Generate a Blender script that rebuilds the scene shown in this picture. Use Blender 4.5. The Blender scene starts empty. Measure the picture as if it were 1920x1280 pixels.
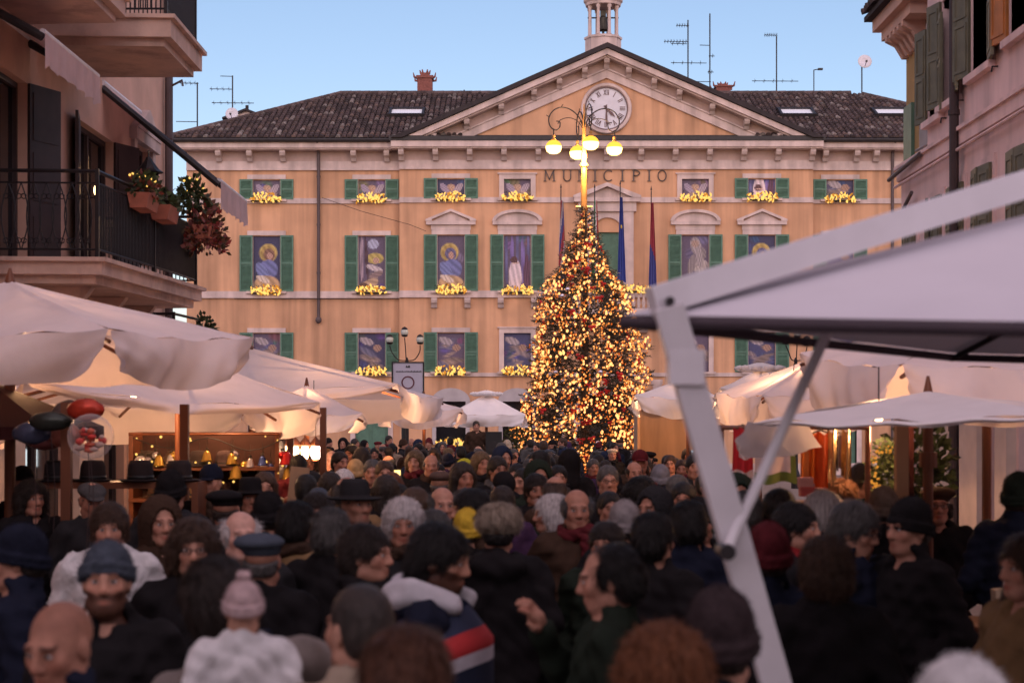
import bpy, bmesh, math, random
import numpy as np
from mathutils import Vector, Matrix

# ------------------------------------------------------------------ camera, sky, sun, exposure
SC = bpy.context.scene
COL = SC.collection
R = math.radians
rng = random.Random(7)
FPX, HORIZON, EYE = 3200.0, 780.0, 2.2          # focal length in photo pixels, horizon row, eye height

cam_d = bpy.data.cameras.new('camera')
cam = bpy.data.objects.new('camera', cam_d); COL.objects.link(cam)
cam.location = (0, 0, EYE); cam.rotation_euler = (R(90), 0, 0)
cam_d.sensor_width = 36; cam_d.lens = 60
cam_d.shift_y = (HORIZON - 640) / 1920.0
cam_d.clip_start = 0.2; cam_d.clip_end = 3000
cam_d.dof.use_dof = True; cam_d.dof.focus_distance = 42; cam_d.dof.aperture_fstop = 3.3
SC.camera = cam

SUN_EL, SUN_AZ = 27.0, 178.0                    # compass style: the afterglow behind the camera
world = bpy.data.worlds.new('World'); SC.world = world; world.use_nodes = True
wn, wl = world.node_tree.nodes, world.node_tree.links
bg = wn['Background']
sky = wn.new('ShaderNodeTexSky'); sky.sky_type = 'NISHITA'; sky.sun_disc = False
sky.sun_elevation = R(SUN_EL); sky.sun_rotation = R(SUN_AZ)
sky.air_density = 1.0; sky.dust_density = 0.8; sky.ozone_density = 4.0; sky.altitude = 60
tint = wn.new('ShaderNodeMix'); tint.data_type = 'RGBA'; tint.blend_type = 'MULTIPLY'; tint.inputs[0].default_value = 1; tint.inputs[7].default_value = (1.18, .98, .89, 1)
wl.new(sky.outputs[0], tint.inputs[6]); wl.new(tint.outputs[2], bg.inputs[0]); bg.inputs[1].default_value = 0.089

sun_d = bpy.data.lights.new('sun', 'SUN'); sun = bpy.data.objects.new('sun', sun_d); COL.objects.link(sun)
sun_d.energy = 1.6; sun_d.angle = R(168); sun_d.color = (1.0, 0.67, 0.64)
_az, _el = R(SUN_AZ), R(SUN_EL)
_d = Vector((math.sin(_az) * math.cos(_el), math.cos(_az) * math.cos(_el), math.sin(_el)))   # towards the sun
sun.rotation_euler = (-_d).to_track_quat('-Z', 'Y').to_euler()

vs = SC.view_settings
vs.view_transform = 'Standard'; vs.look = 'None'; vs.exposure = 0.85; vs.gamma = 1.0; vs.use_curve_mapping = False
SC.render.engine = 'CYCLES'
cy = SC.cycles
cy.use_denoising = True; cy.max_bounces = 6; cy.diffuse_bounces = 3; cy.glossy_bounces = 3; cy.transmission_bounces = 4
cy.transparent_max_bounces = 8; cy.sample_clamp_indirect = 4.0; cy.caustics_reflective = False; cy.caustics_refractive = False
cy.use_light_tree = True

# ------------------------------------------------------------------ helpers
def P(px, py, Y):
    """A point of the photograph at the distance Y in metres."""
    return Vector(((px - 960) / FPX * Y, Y, EYE + (HORIZON - py) / FPX * Y))

class MB:
    """Collects shapes for one mesh."""
    def __init__(s): s.v, s.f, s.c = [], [], []
    def add(s, vs, fs, col=None):
        o = len(s.v); s.v += [tuple(p) for p in vs]
        s.f += [tuple(i + o for i in f) for f in fs]
        if col is not None: s.c += [col] * len(fs)
        return s
    def box(s, c, d, rz=0, col=None, M=None):
        x, y, z = d[0] / 2, d[1] / 2, d[2] / 2
        pts = [Vector((i * x, j * y, k * z)) for i in (-1, 1) for j in (-1, 1) for k in (-1, 1)]
        m = M if M is not None else Matrix.Rotation(rz, 3, 'Z')
        pts = [m @ p + Vector(c) for p in pts]
        return s.add(pts, [(0, 1, 3, 2), (4, 6, 7, 5), (0, 4, 5, 1), (2, 3, 7, 6), (0, 2, 6, 4), (1, 5, 7, 3)], col)
    def bx(s, x0, x1, y0, y1, z0, z1, col=None):
        return s.box(((x0 + x1) / 2, (y0 + y1) / 2, (z0 + z1) / 2), (abs(x1 - x0), abs(y1 - y0), abs(z1 - z0)), col=col)
    def quad(s, a, b, c, d, col=None): return s.add([a, b, c, d], [(0, 1, 2, 3)], col)
    def tube(s, pts, r, n=8, col=None, caps=True):
        pts = [Vector(p) for p in pts]; rs = r if isinstance(r, (list, tuple)) else [r] * len(pts)
        vv, ff = [], []
        t0 = (pts[1] - pts[0]).normalized(); up = Vector((0, 0, 1)) if abs(t0.z) < .9 else Vector((0, 1, 0))
        a = t0.cross(up).normalized()
        for i, p in enumerate(pts):
            t = (pts[min(i + 1, len(pts) - 1)] - pts[max(i - 1, 0)]).normalized()
            a = (a - t * a.dot(t))
            a = a.normalized() if a.length > 1e-6 else t.orthogonal().normalized()
            b = t.cross(a)
            for k in range(n):
                w = 2 * math.pi * k / n
                vv.append(p + (a * math.cos(w) + b * math.sin(w)) * rs[i])
        for i in range(len(pts) - 1):
            for k in range(n):
                k2 = (k + 1) % n
                ff.append((i * n + k, i * n + k2, (i + 1) * n + k2, (i + 1) * n + k))
        if caps: ff += [tuple(range(n - 1, -1, -1)), tuple(range((len(pts) - 1) * n, len(pts) * n))]
        return s.add(vv, ff, col)
    def lathe(s, prof, c=(0, 0, 0), n=16, sx=1, sy=1, col=None, M=None, loop=False):
        vv, ff = [], []
        for r, z in prof:
            for k in range(n):
                w = 2 * math.pi * k / n
                p = Vector((r * math.cos(w) * sx, r * math.sin(w) * sy, z))
                if M is not None: p = M @ p
                vv.append(p + Vector(c))
        for i in range(len(prof) - 1):
            for k in range(n):
                k2 = (k + 1) % n
                ff.append((i * n + k, i * n + k2, (i + 1) * n + k2, (i + 1) * n + k))
        if loop:
            q = (len(prof) - 1) * n; ff += [(q + k, q + (k + 1) % n, (k + 1) % n, k) for k in range(n)]
        else:
            ff.append(tuple(range(n - 1, -1, -1))); ff.append(tuple(range((len(prof) - 1) * n, len(prof) * n)))
        return s.add(vv, ff, col)
    def prism(s, poly, a, b, fn=None, col=None):
        """poly: list of (u,v); extruded from w=a to w=b; fn maps (u,v,w) to a point, default (u, w, v)."""
        fn = fn or (lambda u, v, w: (u, w, v))
        n = len(poly)
        vv = [fn(u, v, a) for u, v in poly] + [fn(u, v, b) for u, v in poly]
        ff = [tuple(range(n)), tuple(range(2 * n - 1, n - 1, -1))] + [(i, i + n, (i + 1) % n + n, (i + 1) % n) for i in range(n)]
        return s.add(vv, ff, col)
    def blob(s, c, r, sub=1, col=None, jit=0, rot=None):
        bm = bmesh.new(); bmesh.ops.create_icosphere(bm, subdivisions=sub, radius=1)
        rr = r if isinstance(r, (tuple, list)) else (r, r, r)
        vv = []
        for v in bm.verts:
            j = 1 + (rng.uniform(-jit, jit) if jit else 0)
            p = Vector((v.co.x * rr[0] * j, v.co.y * rr[1] * j, v.co.z * rr[2] * j))
            if rot is not None: p = rot @ p
            vv.append(p + Vector(c))
        ff = [tuple(v.index for v in f.verts) for f in bm.faces]; bm.free()
        return s.add(vv, ff, col)
    def mesh(s, name, smooth=False):
        me = bpy.data.meshes.new(name); me.from_pydata(s.v, [], s.f)
        if s.c and len(s.c) == len(s.f):
            a = me.color_attributes.new('Col', 'FLOAT_COLOR', 'CORNER')
            arr = np.ones((len(me.loops), 4), np.float32); i = 0
            for f, c in zip(s.f, s.c): arr[i:i + len(f), :3] = c; i += len(f)
            a.data.foreach_set('color', arr.ravel())
        if smooth: me.shade_smooth()
        me.update(); return me
    def build(s, name, mat, parent=None, smooth=False, auto=None, weld=0):
        me = s.mesh(name, smooth or auto is not None); me.materials.append(mat)
        bm = bmesh.new(); bm.from_mesh(me)
        if weld: bmesh.ops.remove_doubles(bm, verts=bm.verts, dist=weld)
        bmesh.ops.recalc_face_normals(bm, faces=bm.faces)
        if auto is not None:
            for e in bm.edges:
                if len(e.link_faces) == 2 and e.calc_face_angle(0) > R(auto): e.smooth = False
        bm.to_mesh(me); bm.free()
        return link(name, me, parent)

def link(name, data, parent=None):
    o = bpy.data.objects.new(name, data); COL.objects.link(o)
    if parent is not None: o.parent = parent
    return o
def tag(o, label=None, cat=None, group=None, kind=None):
    if label: o['label'] = label
    if cat: o['category'] = cat
    if group: o['group'] = group
    if kind: o['kind'] = kind
    return o
def thing(name, label, cat, loc=(0, 0, 0), rz=0, group=None):
    o = link(name, None); o.location = loc; o.rotation_euler = (0, 0, rz); o.empty_display_size = .2
    return tag(o, label, cat, group)
def dup(o, parent=None, deep=True):
    c = o.copy(); COL.objects.link(c); c.parent = parent
    if deep:
        for ch in list(o.children): dup(ch, c)
    return c
def ring(n, r, z=0, ph=0): return [(r * math.cos(2 * math.pi * k / n + ph), r * math.sin(2 * math.pi * k / n + ph), z) for k in range(n)]

# ------------------------------------------------------------------ materials
MATS = {}
def pmat(name, col=(.5, .5, .5), rough=.7, var=.2, scale=4., bump=.15, bscale=60., metal=0., objcol=False, vcol=False, spec=.4,
         stain=0., stain_col=(.1, .08, .07), stain_scale=.5, emis=None, es=0., transl=None, streak=0., stretch=None, wave=None, sheen=0.):
    m = bpy.data.materials.new(name); m.use_nodes = True; MATS[name] = m
    n, l = m.node_tree.nodes, m.node_tree.links
    b = n['Principled BSDF']; out = n['Material Output']
    tc = n.new('ShaderNodeTexCoord'); src = tc.outputs['Object']
    if stretch:
        mp = n.new('ShaderNodeMapping'); mp.inputs['Scale'].default_value = stretch; l.new(src, mp.inputs[0]); src = mp.outputs[0]
    if objcol:
        oi = n.new('ShaderNodeObjectInfo'); base = oi.outputs['Color']
    elif vcol:
        at = n.new('ShaderNodeAttribute'); at.attribute_name = 'Col'; base = at.outputs['Color']
    else:
        rgb = n.new('ShaderNodeRGB'); rgb.outputs[0].default_value = (*col, 1); base = rgb.outputs[0]
    if objcol == 'both':
        at = n.new('ShaderNodeAttribute'); at.attribute_name = 'Col'
        mx = n.new('ShaderNodeMix'); mx.data_type = 'RGBA'; mx.blend_type = 'MULTIPLY'; mx.inputs[0].default_value = 1
        l.new(base, mx.inputs[6]); l.new(at.outputs['Color'], mx.inputs[7]); base = mx.outputs[2]
    if var:
        ns = n.new('ShaderNodeTexNoise'); ns.inputs['Scale'].default_value = scale; ns.inputs['Detail'].default_value = 6
        l.new(src, ns.inputs['Vector'])
        mr = n.new('ShaderNodeMapRange'); mr.inputs[1].default_value = .3; mr.inputs[2].default_value = .7
        mr.inputs[3].default_value = 1 - var; mr.inputs[4].default_value = 1 + var; l.new(ns.outputs[0], mr.inputs[0])
        mx = n.new('ShaderNodeMix'); mx.data_type = 'RGBA'; mx.blend_type = 'MULTIPLY'; mx.inputs[0].default_value = 1
        l.new(base, mx.inputs[6]); l.new(mr.outputs[0], mx.inputs[7]); base = mx.outputs[2]
    if streak:                                      # rain streaks and patches of faded render
        ns = n.new('ShaderNodeTexNoise'); ns.inputs['Scale'].default_value = 1.0; ns.inputs['Detail'].default_value = 7
        mp = n.new('ShaderNodeMapping'); mp.inputs['Scale'].default_value = (2.6, 2.6, .16); l.new(tc.outputs['Object'], mp.inputs[0]); l.new(mp.outputs[0], ns.inputs['Vector'])
        mr = n.new('ShaderNodeMapRange'); mr.inputs[1].default_value = .42; mr.inputs[2].default_value = .72; mr.inputs[3].default_value = 1.06; mr.inputs[4].default_value = 1 - streak; l.new(ns.outputs[0], mr.inputs[0])
        mx = n.new('ShaderNodeMix'); mx.data_type = 'RGBA'; mx.blend_type = 'MULTIPLY'; mx.inputs[0].default_value = 1; l.new(base, mx.inputs[6]); l.new(mr.outputs[0], mx.inputs[7]); base = mx.outputs[2]
    if stain:
        ns = n.new('ShaderNodeTexNoise'); ns.inputs['Scale'].default_value = stain_scale; ns.inputs['Detail'].default_value = 8
        ns.inputs['Roughness'].default_value = .65
        mp = n.new('ShaderNodeMapping'); mp.inputs['Scale'].default_value = (1, 1, .45); l.new(tc.outputs['Object'], mp.inputs[0]); l.new(mp.outputs[0], ns.inputs['Vector'])
        mr = n.new('ShaderNodeMapRange'); mr.inputs[1].default_value = .5; mr.inputs[2].default_value = .75
        mr.inputs[3].default_value = 0; mr.inputs[4].default_value = stain; l.new(ns.outputs[0], mr.inputs[0])
        mx = n.new('ShaderNodeMix'); mx.data_type = 'RGBA'; l.new(mr.outputs[0], mx.inputs[0]); l.new(base, mx.inputs[6])
        mx.inputs[7].default_value = (*stain_col, 1); base = mx.outputs[2]
    l.new(base, b.inputs['Base Color'])
    b.inputs['Roughness'].default_value = rough; b.inputs['Metallic'].default_value = metal; b.inputs['Specular IOR Level'].default_value = spec
    if sheen: b.inputs['Sheen Weight'].default_value = sheen
    if emis is not None:
        b.inputs['Emission Color'].default_value = (*emis, 1); b.inputs['Emission Strength'].default_value = es
    if bump:
        if wave:
            ns = n.new('ShaderNodeTexWave'); ns.inputs['Scale'].default_value = wave; ns.inputs['Distortion'].default_value = 1.5
            ns.bands_direction = 'X'
        else:
            ns = n.new('ShaderNodeTexNoise'); ns.inputs['Detail'].default_value = 4; ns.inputs['Scale'].default_value = bscale
        l.new(src, ns.inputs['Vector'])
        bp = n.new('ShaderNodeBump'); bp.inputs['Strength'].default_value = bump; bp.inputs['Distance'].default_value = .01
        l.new(ns.outputs[1 if wave else 0], bp.inputs['Height']); l.new(bp.outputs[0], b.inputs['Normal'])
    if transl:
        tr = n.new('ShaderNodeBsdfTranslucent'); l.new(base, tr.inputs[0])
        ms = n.new('ShaderNodeMixShader'); ms.inputs[0].default_value = transl
        l.new(b.outputs[0], ms.inputs[1]); l.new(tr.outputs[0], ms.inputs[2]); l.new(ms.outputs[0], out.inputs[0])
    return m

def emat(name, col, s):
    m = bpy.data.materials.new(name); m.use_nodes = True; n, l = m.node_tree.nodes, m.node_tree.links
    n.remove(n['Principled BSDF']); e = n.new('ShaderNodeEmission'); e.inputs[0].default_value = (*col, 1); e.inputs[1].default_value = s
    l.new(e.outputs[0], n['Material Output'].inputs[0]); return m

M_STUCCO = pmat('ochre_stucco', (.59, .33, .195), .9, .10, 1.2, .25, 45, stain=.5, stain_col=(.38, .22, .135), stain_scale=.35, streak=.35)
M_STONE = pmat('pale_stone', (.58, .455, .425), .85, .12, 2.5, .2, 40, stain=.55, stain_col=(.30, .235, .22), stain_scale=.9, streak=.3)
M_SHUT = pmat('green_shutter_paint', (.085, .175, .125), .6, .18, 5, .1, 30, stain=.3, stain_col=(.05, .13, .11), stain_scale=2)
M_TILE = pmat('roof_tile', vcol=True, rough=.9, var=.3, scale=9, bump=.3, bscale=40)
M_ROOFBASE = pmat('roof_underlay', (.035, .028, .03), .95, .2, 5)
M_DARKMETAL = pmat('dark_metal', (.03, .026, .028), .5, .2, 8, .05, metal=.3)
M_PIPE = pmat('downpipe_metal', (.085, .06, .062), .5, .15, 3, .05, metal=.2)
M_BRONZE = pmat('bronze', (.06, .055, .045), .45, .2, 10, .05, metal=.7)
M_LETTER = pmat('letter_metal', (.10, .075, .07), .5, .1, 8, 0, metal=.4)
M_CLOCK = pmat('clock_face', (.62, .60, .66), .6, .08, 3, 0)
M_CLOCKDARK = pmat('clock_dark', (.13, .075, .075), .6, .1, 5, 0)
M_BRICK = pmat('chimney_brick', (.22, .08, .065), .9, .25, 14, .3)
M_PRINT = pmat('printed_panel', vcol=True, rough=.6, var=.12, scale=14, bump=0)
M_CLOTH = pmat('umbrella_cloth', (.84, .75, .75), .9, .05, 3, .45, 8, transl=.28, stain=.12, stain_col=(.5, .43, .40), stain_scale=1.2)
M_CLOTHW = pmat('white_umbrella_cloth', (.82, .77, .77), .9, .04, 3, .4, 8, transl=.2, stain=.15, stain_col=(.52, .48, .48), stain_scale=1.2)
M_WOOD = pmat('varnished_wood', (.15, .05, .022), .45, .25, 6, .1, 30, stretch=(1, 1, .15))
M_WOODP = pmat('pale_wood', (.38, .22, .12), .6, .2, 6, .1, 30, stretch=(1, 1, .15))
M_WHITEMETAL = pmat('white_painted_metal', (.66, .63, .66), .45, .06, 6, .03, stain=.25, stain_col=(.42, .38, .38), stain_scale=4)
M_PLASTERP = pmat('pink_plaster', (.74, .54, .51), .92, .10, 1.5, .3, 40, stain=.5, stain_col=(.40, .30, .29), stain_scale=.8, streak=.25)
M_PLASTERL = pmat('rose_plaster', (.62, .39, .30), .92, .12, 1.5, .3, 40, stain=.4, stain_col=(.25, .16, .13), stain_scale=.8)
M_OCHRE = pmat('yellow_plaster', (.42, .26, .10), .92, .12, 1.5, .3, 40, stain=.4, stain_col=(.25, .17, .09), stain_scale=.8)
M_SLAB = pmat('balcony_stone', (.56, .39, .32), .85, .15, 3, .3, 40, stain=.7, stain_col=(.16, .11, .10), stain_scale=1.6)
M_IRON = pmat('wrought_iron', (.020, .016, .018), .5, .2, 10, .05, metal=.5)
M_OLIVE = pmat('olive_shutter', (.13, .12, .075), .65, .2, 4, .15, 30, stain=.3, stain_col=(.06, .055, .04), stain_scale=3)
M_BROWNPAINT = pmat('brown_paint', (.045, .028, .028), .6, .2, 4, .1)
M_CURTAIN = pmat('curtain', (.42, .27, .21), .9, .12, 4, .2, 8, stretch=(6, 6, .3))
M_GLASSD = pmat('dark_window_glass', (.012, .012, .016), .08, 0, 1, 0, spec=.6)
M_SKYGLASS = pmat('sky_reflection_pane', (.88, .92, .95), .25, 0, 1, 0)  # bright sky reflection put into the pane's pale base colour
M_PAVE = pmat('paving', (.16, .13, .12), .75, .2, 1.2, .3, 20)
M_TERRA = pmat('terracotta', (.32, .10, .06), .8, .2, 6, .15)
M_LEAF = pmat('leaf', vcol=True, rough=.6, var=.25, scale=10, bump=0, transl=.2)
M_NEEDLE = pmat('fir_needle', vcol=True, rough=.6, var=.3, scale=10, bump=0)
M_BARK = pmat('bark', (.07, .045, .03), .9, .3, 8, .5, 20)
M_RED = pmat('red_gloss', (.50, .015, .012), .3, .1, 10, 0)
M_WHITE = pmat('white_paint', (.7, .68, .68), .6, .05, 4, .05)
M_BLACK = pmat('black_plastic', (.012, .012, .013), .5, .1, 5, .05)
M_COLOR = pmat('plain_coloured', objcol=True, rough=.6, var=.12, scale=6, bump=.08)
M_FABRIC = pmat('woven_fabric', objcol=True, rough=.9, var=.15, scale=14, bump=.3, bscale=220, transl=.12)
M_VCOL = pmat('many_coloured', vcol=True, rough=.5, var=.1, scale=8, bump=0)
E_GARLAND = emat('garland_bulb', (1.0, .56, .13), 0.85)
E_GARLAND2 = emat('garland_bulb_dim', (1.0, .38, .05), .42)
E_TREE = [emat('tree_bulb_bright', (1.0, .40, .125), 1.45), emat('tree_bulb', (1.0, .31, .065), .75), emat('tree_bulb_dim', (1.0, .19, .028), .4)]
E_LAMP = emat('street_lamp_glass', (1.0, .62, .17), 4.0)
E_LAMPTOP = emat('street_lamp_top_glass', (1.0, .42, .05), 1.2)
E_STALL = emat('stall_bulb', (1.0, .62, .28), 10.0)
E_COOL = emat('cool_shop_light', (.85, .95, 1.0), 2.2)
E_WARMWIN = emat('lit_window', (1.0, .55, .18), 2.2)
# ------------------------------------------------------------------ ground
g = MB()
g.quad((-400, -60, 0), (400, -60, 0), (400, 900, 0), (-400, 900, 0))
tag(g.build('ground', M_PAVE), kind='structure')
slab_me = MB().bx(-.49, .49, -.24, .24, 0, .018).mesh('paving_stone'); slab_me.materials.append(pmat('paving_slab', (.19, .155, .145), .6, .2, 2, .3, 25))
pave = link('pavement', None); tag(pave, kind='structure')
for i in range(12):
    for j in range(16):
        o = link('paving_stone', slab_me, pave); o.location = (-5.5 + i * 1.0 + (.5 if j % 2 else 0), 3 + j * .5, rng.uniform(.001, .004))

# ------------------------------------------------------------------ town hall
def wall_open(mb, u0, u1, v0, v1, opens, depth, fn):
    us = sorted({u0, u1} | {a for o in opens for a in o[:2]}); vsx = sorted({v0, v1} | {a for o in opens for a in o[2:]})
    for a, b in zip(us, us[1:]):
        for c, d in zip(vsx, vsx[1:]):
            m, k = (a + b) / 2, (c + d) / 2
            if any(o[0] < m < o[1] and o[2] < k < o[3] for o in opens): continue
            mb.quad(fn(a, c, 0), fn(b, c, 0), fn(b, d, 0), fn(a, d, 0))
    for a, b, c, d in opens:
        for p, q in (((a, c), (b, c)), ((b, c), (b, d)), ((b, d), (a, d)), ((a, d), (a, c))):
            mb.quad(fn(*p, 0), fn(*q, 0), fn(*q, depth), fn(*p, depth))
fx = lambda px: (px - 960) * .02
fz = lambda py: 17.8 - .02 * py
TH = thing('town_hall', 'ochre town hall with stone pediment, clock and green shutters across the square', 'building', (0, 0, 0))
XC, YW, YC = fx(1136), 64.0, 63.7
WING_L, CEN_L, CEN_R, WING_R = fx(350), fx(750), fx(1522), fx(1922)
cols_w = [500, 697, 1575, 1772]; cols_c = [846, 970, 1302, 1426]
ROWS = {'top': (374, 338), 'tall': (546, 443), 'lower': (697, 625)}
def openings(cols):
    o = []
    for c in cols:
        for k, (b, t) in ROWS.items(): o.append((fx(c) - .5, fx(c) + .5, fz(b), fz(t)))
        if c in (697, 1575): o.append((fx(c) - .62, fx(c) + .62, 0.0, 2.75))
        else: o.append((fx(c) - .55, fx(c) + .55, 1.25, 2.75))
    return o
ZT = fz(268)
def front(y0): return lambda u, v, w: (u, y0 + w, v)
w = MB()
wall_open(w, WING_L, CEN_L, 0, ZT, openings([500, 697]), .3, front(YW))
wall_open(w, CEN_R, WING_R, 0, ZT, openings([1575, 1772]), .3, front(YW))
cen_open = openings(cols_c) + [(fx(1110), fx(1166), fz(560), fz(437)), (XC - .9, XC + .9, 0, 3.0)]
wall_open(w, CEN_L, CEN_R, 0, ZT, cen_open, .3, front(YC))
for x in (CEN_L, CEN_R): w.quad((x, YC, 0), (x, YW, 0), (x, YW, ZT), (x, YC, ZT))
for x in (WING_L, WING_R): w.quad((x, YW, 0), (x, 77, 0), (x, 77, ZT), (x, YW, ZT))
w.quad((WING_L, 77, 0), (WING_R, 77, 0), (WING_R, 77, ZT), (WING_L, 77, ZT))
# arch head over the balcony door
arch = [(fx(1110) , fz(437))] + [(fx(1138) + .56 * math.cos(a), fz(437) + .54 * math.sin(a)) for a in [math.pi * (1 - i / 10) for i in range(11)]]
w.build('wall', M_STUCCO, TH)
# tympanum
ty = MB(); ty.prism([(fx(850), fz(262)), (fx(1422), fz(262)), (XC, fz(139))], YC, YC + .2); ty.build('tympanum', M_STUCCO, TH)
# dark rooms behind openings
bk = MB()
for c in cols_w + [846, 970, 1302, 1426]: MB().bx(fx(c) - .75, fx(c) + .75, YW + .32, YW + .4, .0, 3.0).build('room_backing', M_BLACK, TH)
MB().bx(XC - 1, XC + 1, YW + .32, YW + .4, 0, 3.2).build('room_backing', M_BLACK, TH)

# bands and cornices
bd = MB()
def band(x0, x1, y, p0, p1, out): bd.bx(x0, x1, y - out, y + .02, fz(p1), fz(p0))
for x0, x1, y in ((WING_L, CEN_L - .004, YW), (CEN_R + .004, WING_R, YW), (CEN_L, CEN_R, YC)):
    band(x0, x1, y, 303, 318, .07); band(x0, x1, y, 316, 320, .10)
    band(x0, x1, y, 372, 382, .06); band(x0, x1, y, 546, 557, .07); band(x0, x1, y, 555.5, 559, .10)
    band(x0, x1, y, 699, 706, .07)
    band(x0, x1, y, 868, 891, .06)
bd.build('string_course', M_STONE, TH)
fr = MB()
for x0, x1, y in ((WING_L, CEN_L - .004, YW), (CEN_R + .004, WING_R, YW), (CEN_L, CEN_R, YC)):
    fr.bx(x0, x1, y - .03, y + .02, fz(303) + .002, fz(282) - .002)
M_FRIEZE = pmat('rose_frieze', (.46, .33, .30), .88, .12, 2, .2, 40, stain=.5, stain_col=(.28, .20, .18), stain_scale=.9)
fr.build('frieze', M_FRIEZE, TH)
co = MB()
for x0, x1, y in ((WING_L - .5, CEN_L - .3, YW), (CEN_R + .3, WING_R + .5, YW), (CEN_L - .28, CEN_R + .28, YC)):
    co.bx(x0, x1, y - .62, y + .02, fz(282), fz(271)); co.bx(x0, x1, y - .55, y + .02, fz(284.5), fz(282))
co.build('cornice', M_STONE, TH)
gu = MB()
gu.tube([(WING_L - .55, YW - .72, fz(268)), (CEN_L - .35, YW - .72, fz(268))], .085, 10); gu.tube([(CEN_R + .35, YW - .72, fz(268)), (WING_R + .5, YW - .72, fz(268))], .085, 10)
gu.bx(CEN_L - .35, CEN_R + .35, YC - .66, YC + .1, fz(270.5), fz(262.5))
gu.build('gutter', M_DARKMETAL, TH)
bp_ = [(0, 0), (-.46, 0), (-.46, -.10), (-.40, -.2), (-.24, -.27), (-.16, -.40), (0, -.42)]
bm_ = MB().prism(bp_, -.10, .10, fn=lambda u, v, ww: (ww, u, v)).mesh('bracket'); bm_.materials.append(M_STONE)
for i in range(13):
    o = link('bracket', bm_, TH); o.location = (fx(754 + i * 63.7), YC - .03, fz(284.6))
for px in (412, 470, 532, 664, 726, 1545, 1604, 1640, 1735):
    o = link('bracket', bm_, TH); o.location = (fx(px), YW - .03, fz(284.6))
# raking cornice of the pediment
def rake(mb, a, t, y0, y1, end=262):
    for s in (-1, 1):
        L = (end - a) / .438 * .02; L2 = (end - a - t) / .438 * .02
        mb.prism([(XC, fz(a)), (XC + s * L, fz(end)), (XC + s * L2, fz(end)), (XC, fz(a + t))], y0, y1)
rk = MB(); rake(rk, 101, 11, YC - .68, YC + .1); rake(rk, 112.2, 3, YC - .55, YC + .1); rake(rk, 133, 17, YC - .10, YC + .15); rake(rk, 131.5, 3, YC - .16, YC + .1)
rk.build('raking_cornice', M_STONE, TH)
rf = MB(); rake(rf, 115, 18, YC - .03, YC + .15); rf.build('raking_frieze', M_FRIEZE, TH)
for d in (0, 41, 88, 135, 196, 260, 321):
    for s in ((-1, 1) if d else (1,)):
        o = link('bracket', bm_, TH); o.location = (XC + s * d * .02, YC - .03, fz(115.5 + .438 * d)); o.scale = (1, 1, .9)
gr_ = MB()
for s in (-1, 1):
    L = (266 - 91) / .438 * .02
    gr_.prism([(XC, fz(91)), (XC + s * L, fz(266)), (XC + s * (L - .4), fz(266)), (XC, fz(100))], YC - .78, 71.5)
gr_.build('gable_roof', M_ROOFBASE, TH)

# main hip roof with tiles
E0, E1 = Vector((WING_L - .6, YW - .78, ZT + .04)), Vector((WING_R + .6, YW - .78, ZT + .04))
G0, G1 = Vector((-7.0, 70.2, 15.42)), Vector((14.2, 70.2, 15.42))
B0, B1 = Vector((WING_L - .6, 77.6, ZT + .04)), Vector((WING_R + .6, 77.6, ZT + .04))
rb = MB(); rb.quad(E0, E1, G1, G0); rb.quad(B1, B0, G0, G1); rb.add([E0, G0, B0], [(0, 1, 2)]); rb.add([E1, B1, G1], [(0, 1, 2)])
roof = rb.build('roof', M_ROOFBASE, TH)
def tile_cols(mb, O, U, S, ulen, slen, inside, du=.205, ds=.34, r=.092):
    N = U.cross(S).normalized()
    if N.z < 0: N = -N
    nu, ns = int(ulen / du), int(slen / ds) + 1
    for i in range(nu + 1):
        for j in range(ns):
            u, s = i * du + rng.uniform(-.012, .012), j * ds + rng.uniform(-.02, .02)
            if not inside(u, s): continue
            k = rng.random(); b = rng.uniform(.55, 1.35)
            col = (.072 * b, .050 * b, .050 * b) if k < .7 else ((.12 * b, .080 * b, .070 * b) if k < .9 else (.20 * b, .17 * b, .16 * b))
            vv = []
            for e, (sv, rr, h) in enumerate(((s, r, .045), (s + ds * 1.08, r * .82, .012))):
                for q in range(5):
                    a = math.pi * q / 4
                    vv.append(O + U * (u + rr * math.cos(a)) + S * sv + N * (h + rr * math.sin(a)))
            mb.add(vv, [(q, q + 1, q + 6, q + 5) for q in range(4)] + [(0, 1, 2, 3, 4)], col)
tl = MB()
U = (E1 - E0).normalized(); W = (E1 - E0).length; Sv = Vector((0, G0.y - E0.y, G0.z - E0.z)); SL = Sv.length; Sv.normalize()
i0, i1 = G0.x - E0.x, E1.x - G1.x
tile_cols(tl, E0, U, Sv, W, SL, lambda u, s: i0 * s / SL - .05 < u < W - i1 * s / SL + .05 and s < SL - .1 and not (CEN_L - E0.x + 1.6 + s * 2.05 < u < CEN_R - E0.x - 1.6 - s * 2.05))
for a, b in ((E0, G0), (E1, G1), (G0, G1)):         # ridge tiles
    n = int((b - a).length / .38); t = (b - a).normalized()
    for i in range(n):
        k = rng.uniform(.6, 1.5); p = a + t * (i * .38)
        tl.tube([p + Vector((0, 0, .02)), p + t * .42 + Vector((0, 0, .05))], [.13, .11], 8, (.08 * k, .055 * k, .052 * k))
tag(tl.build('roof_tiles', M_TILE, roof), kind='stuff')
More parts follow.
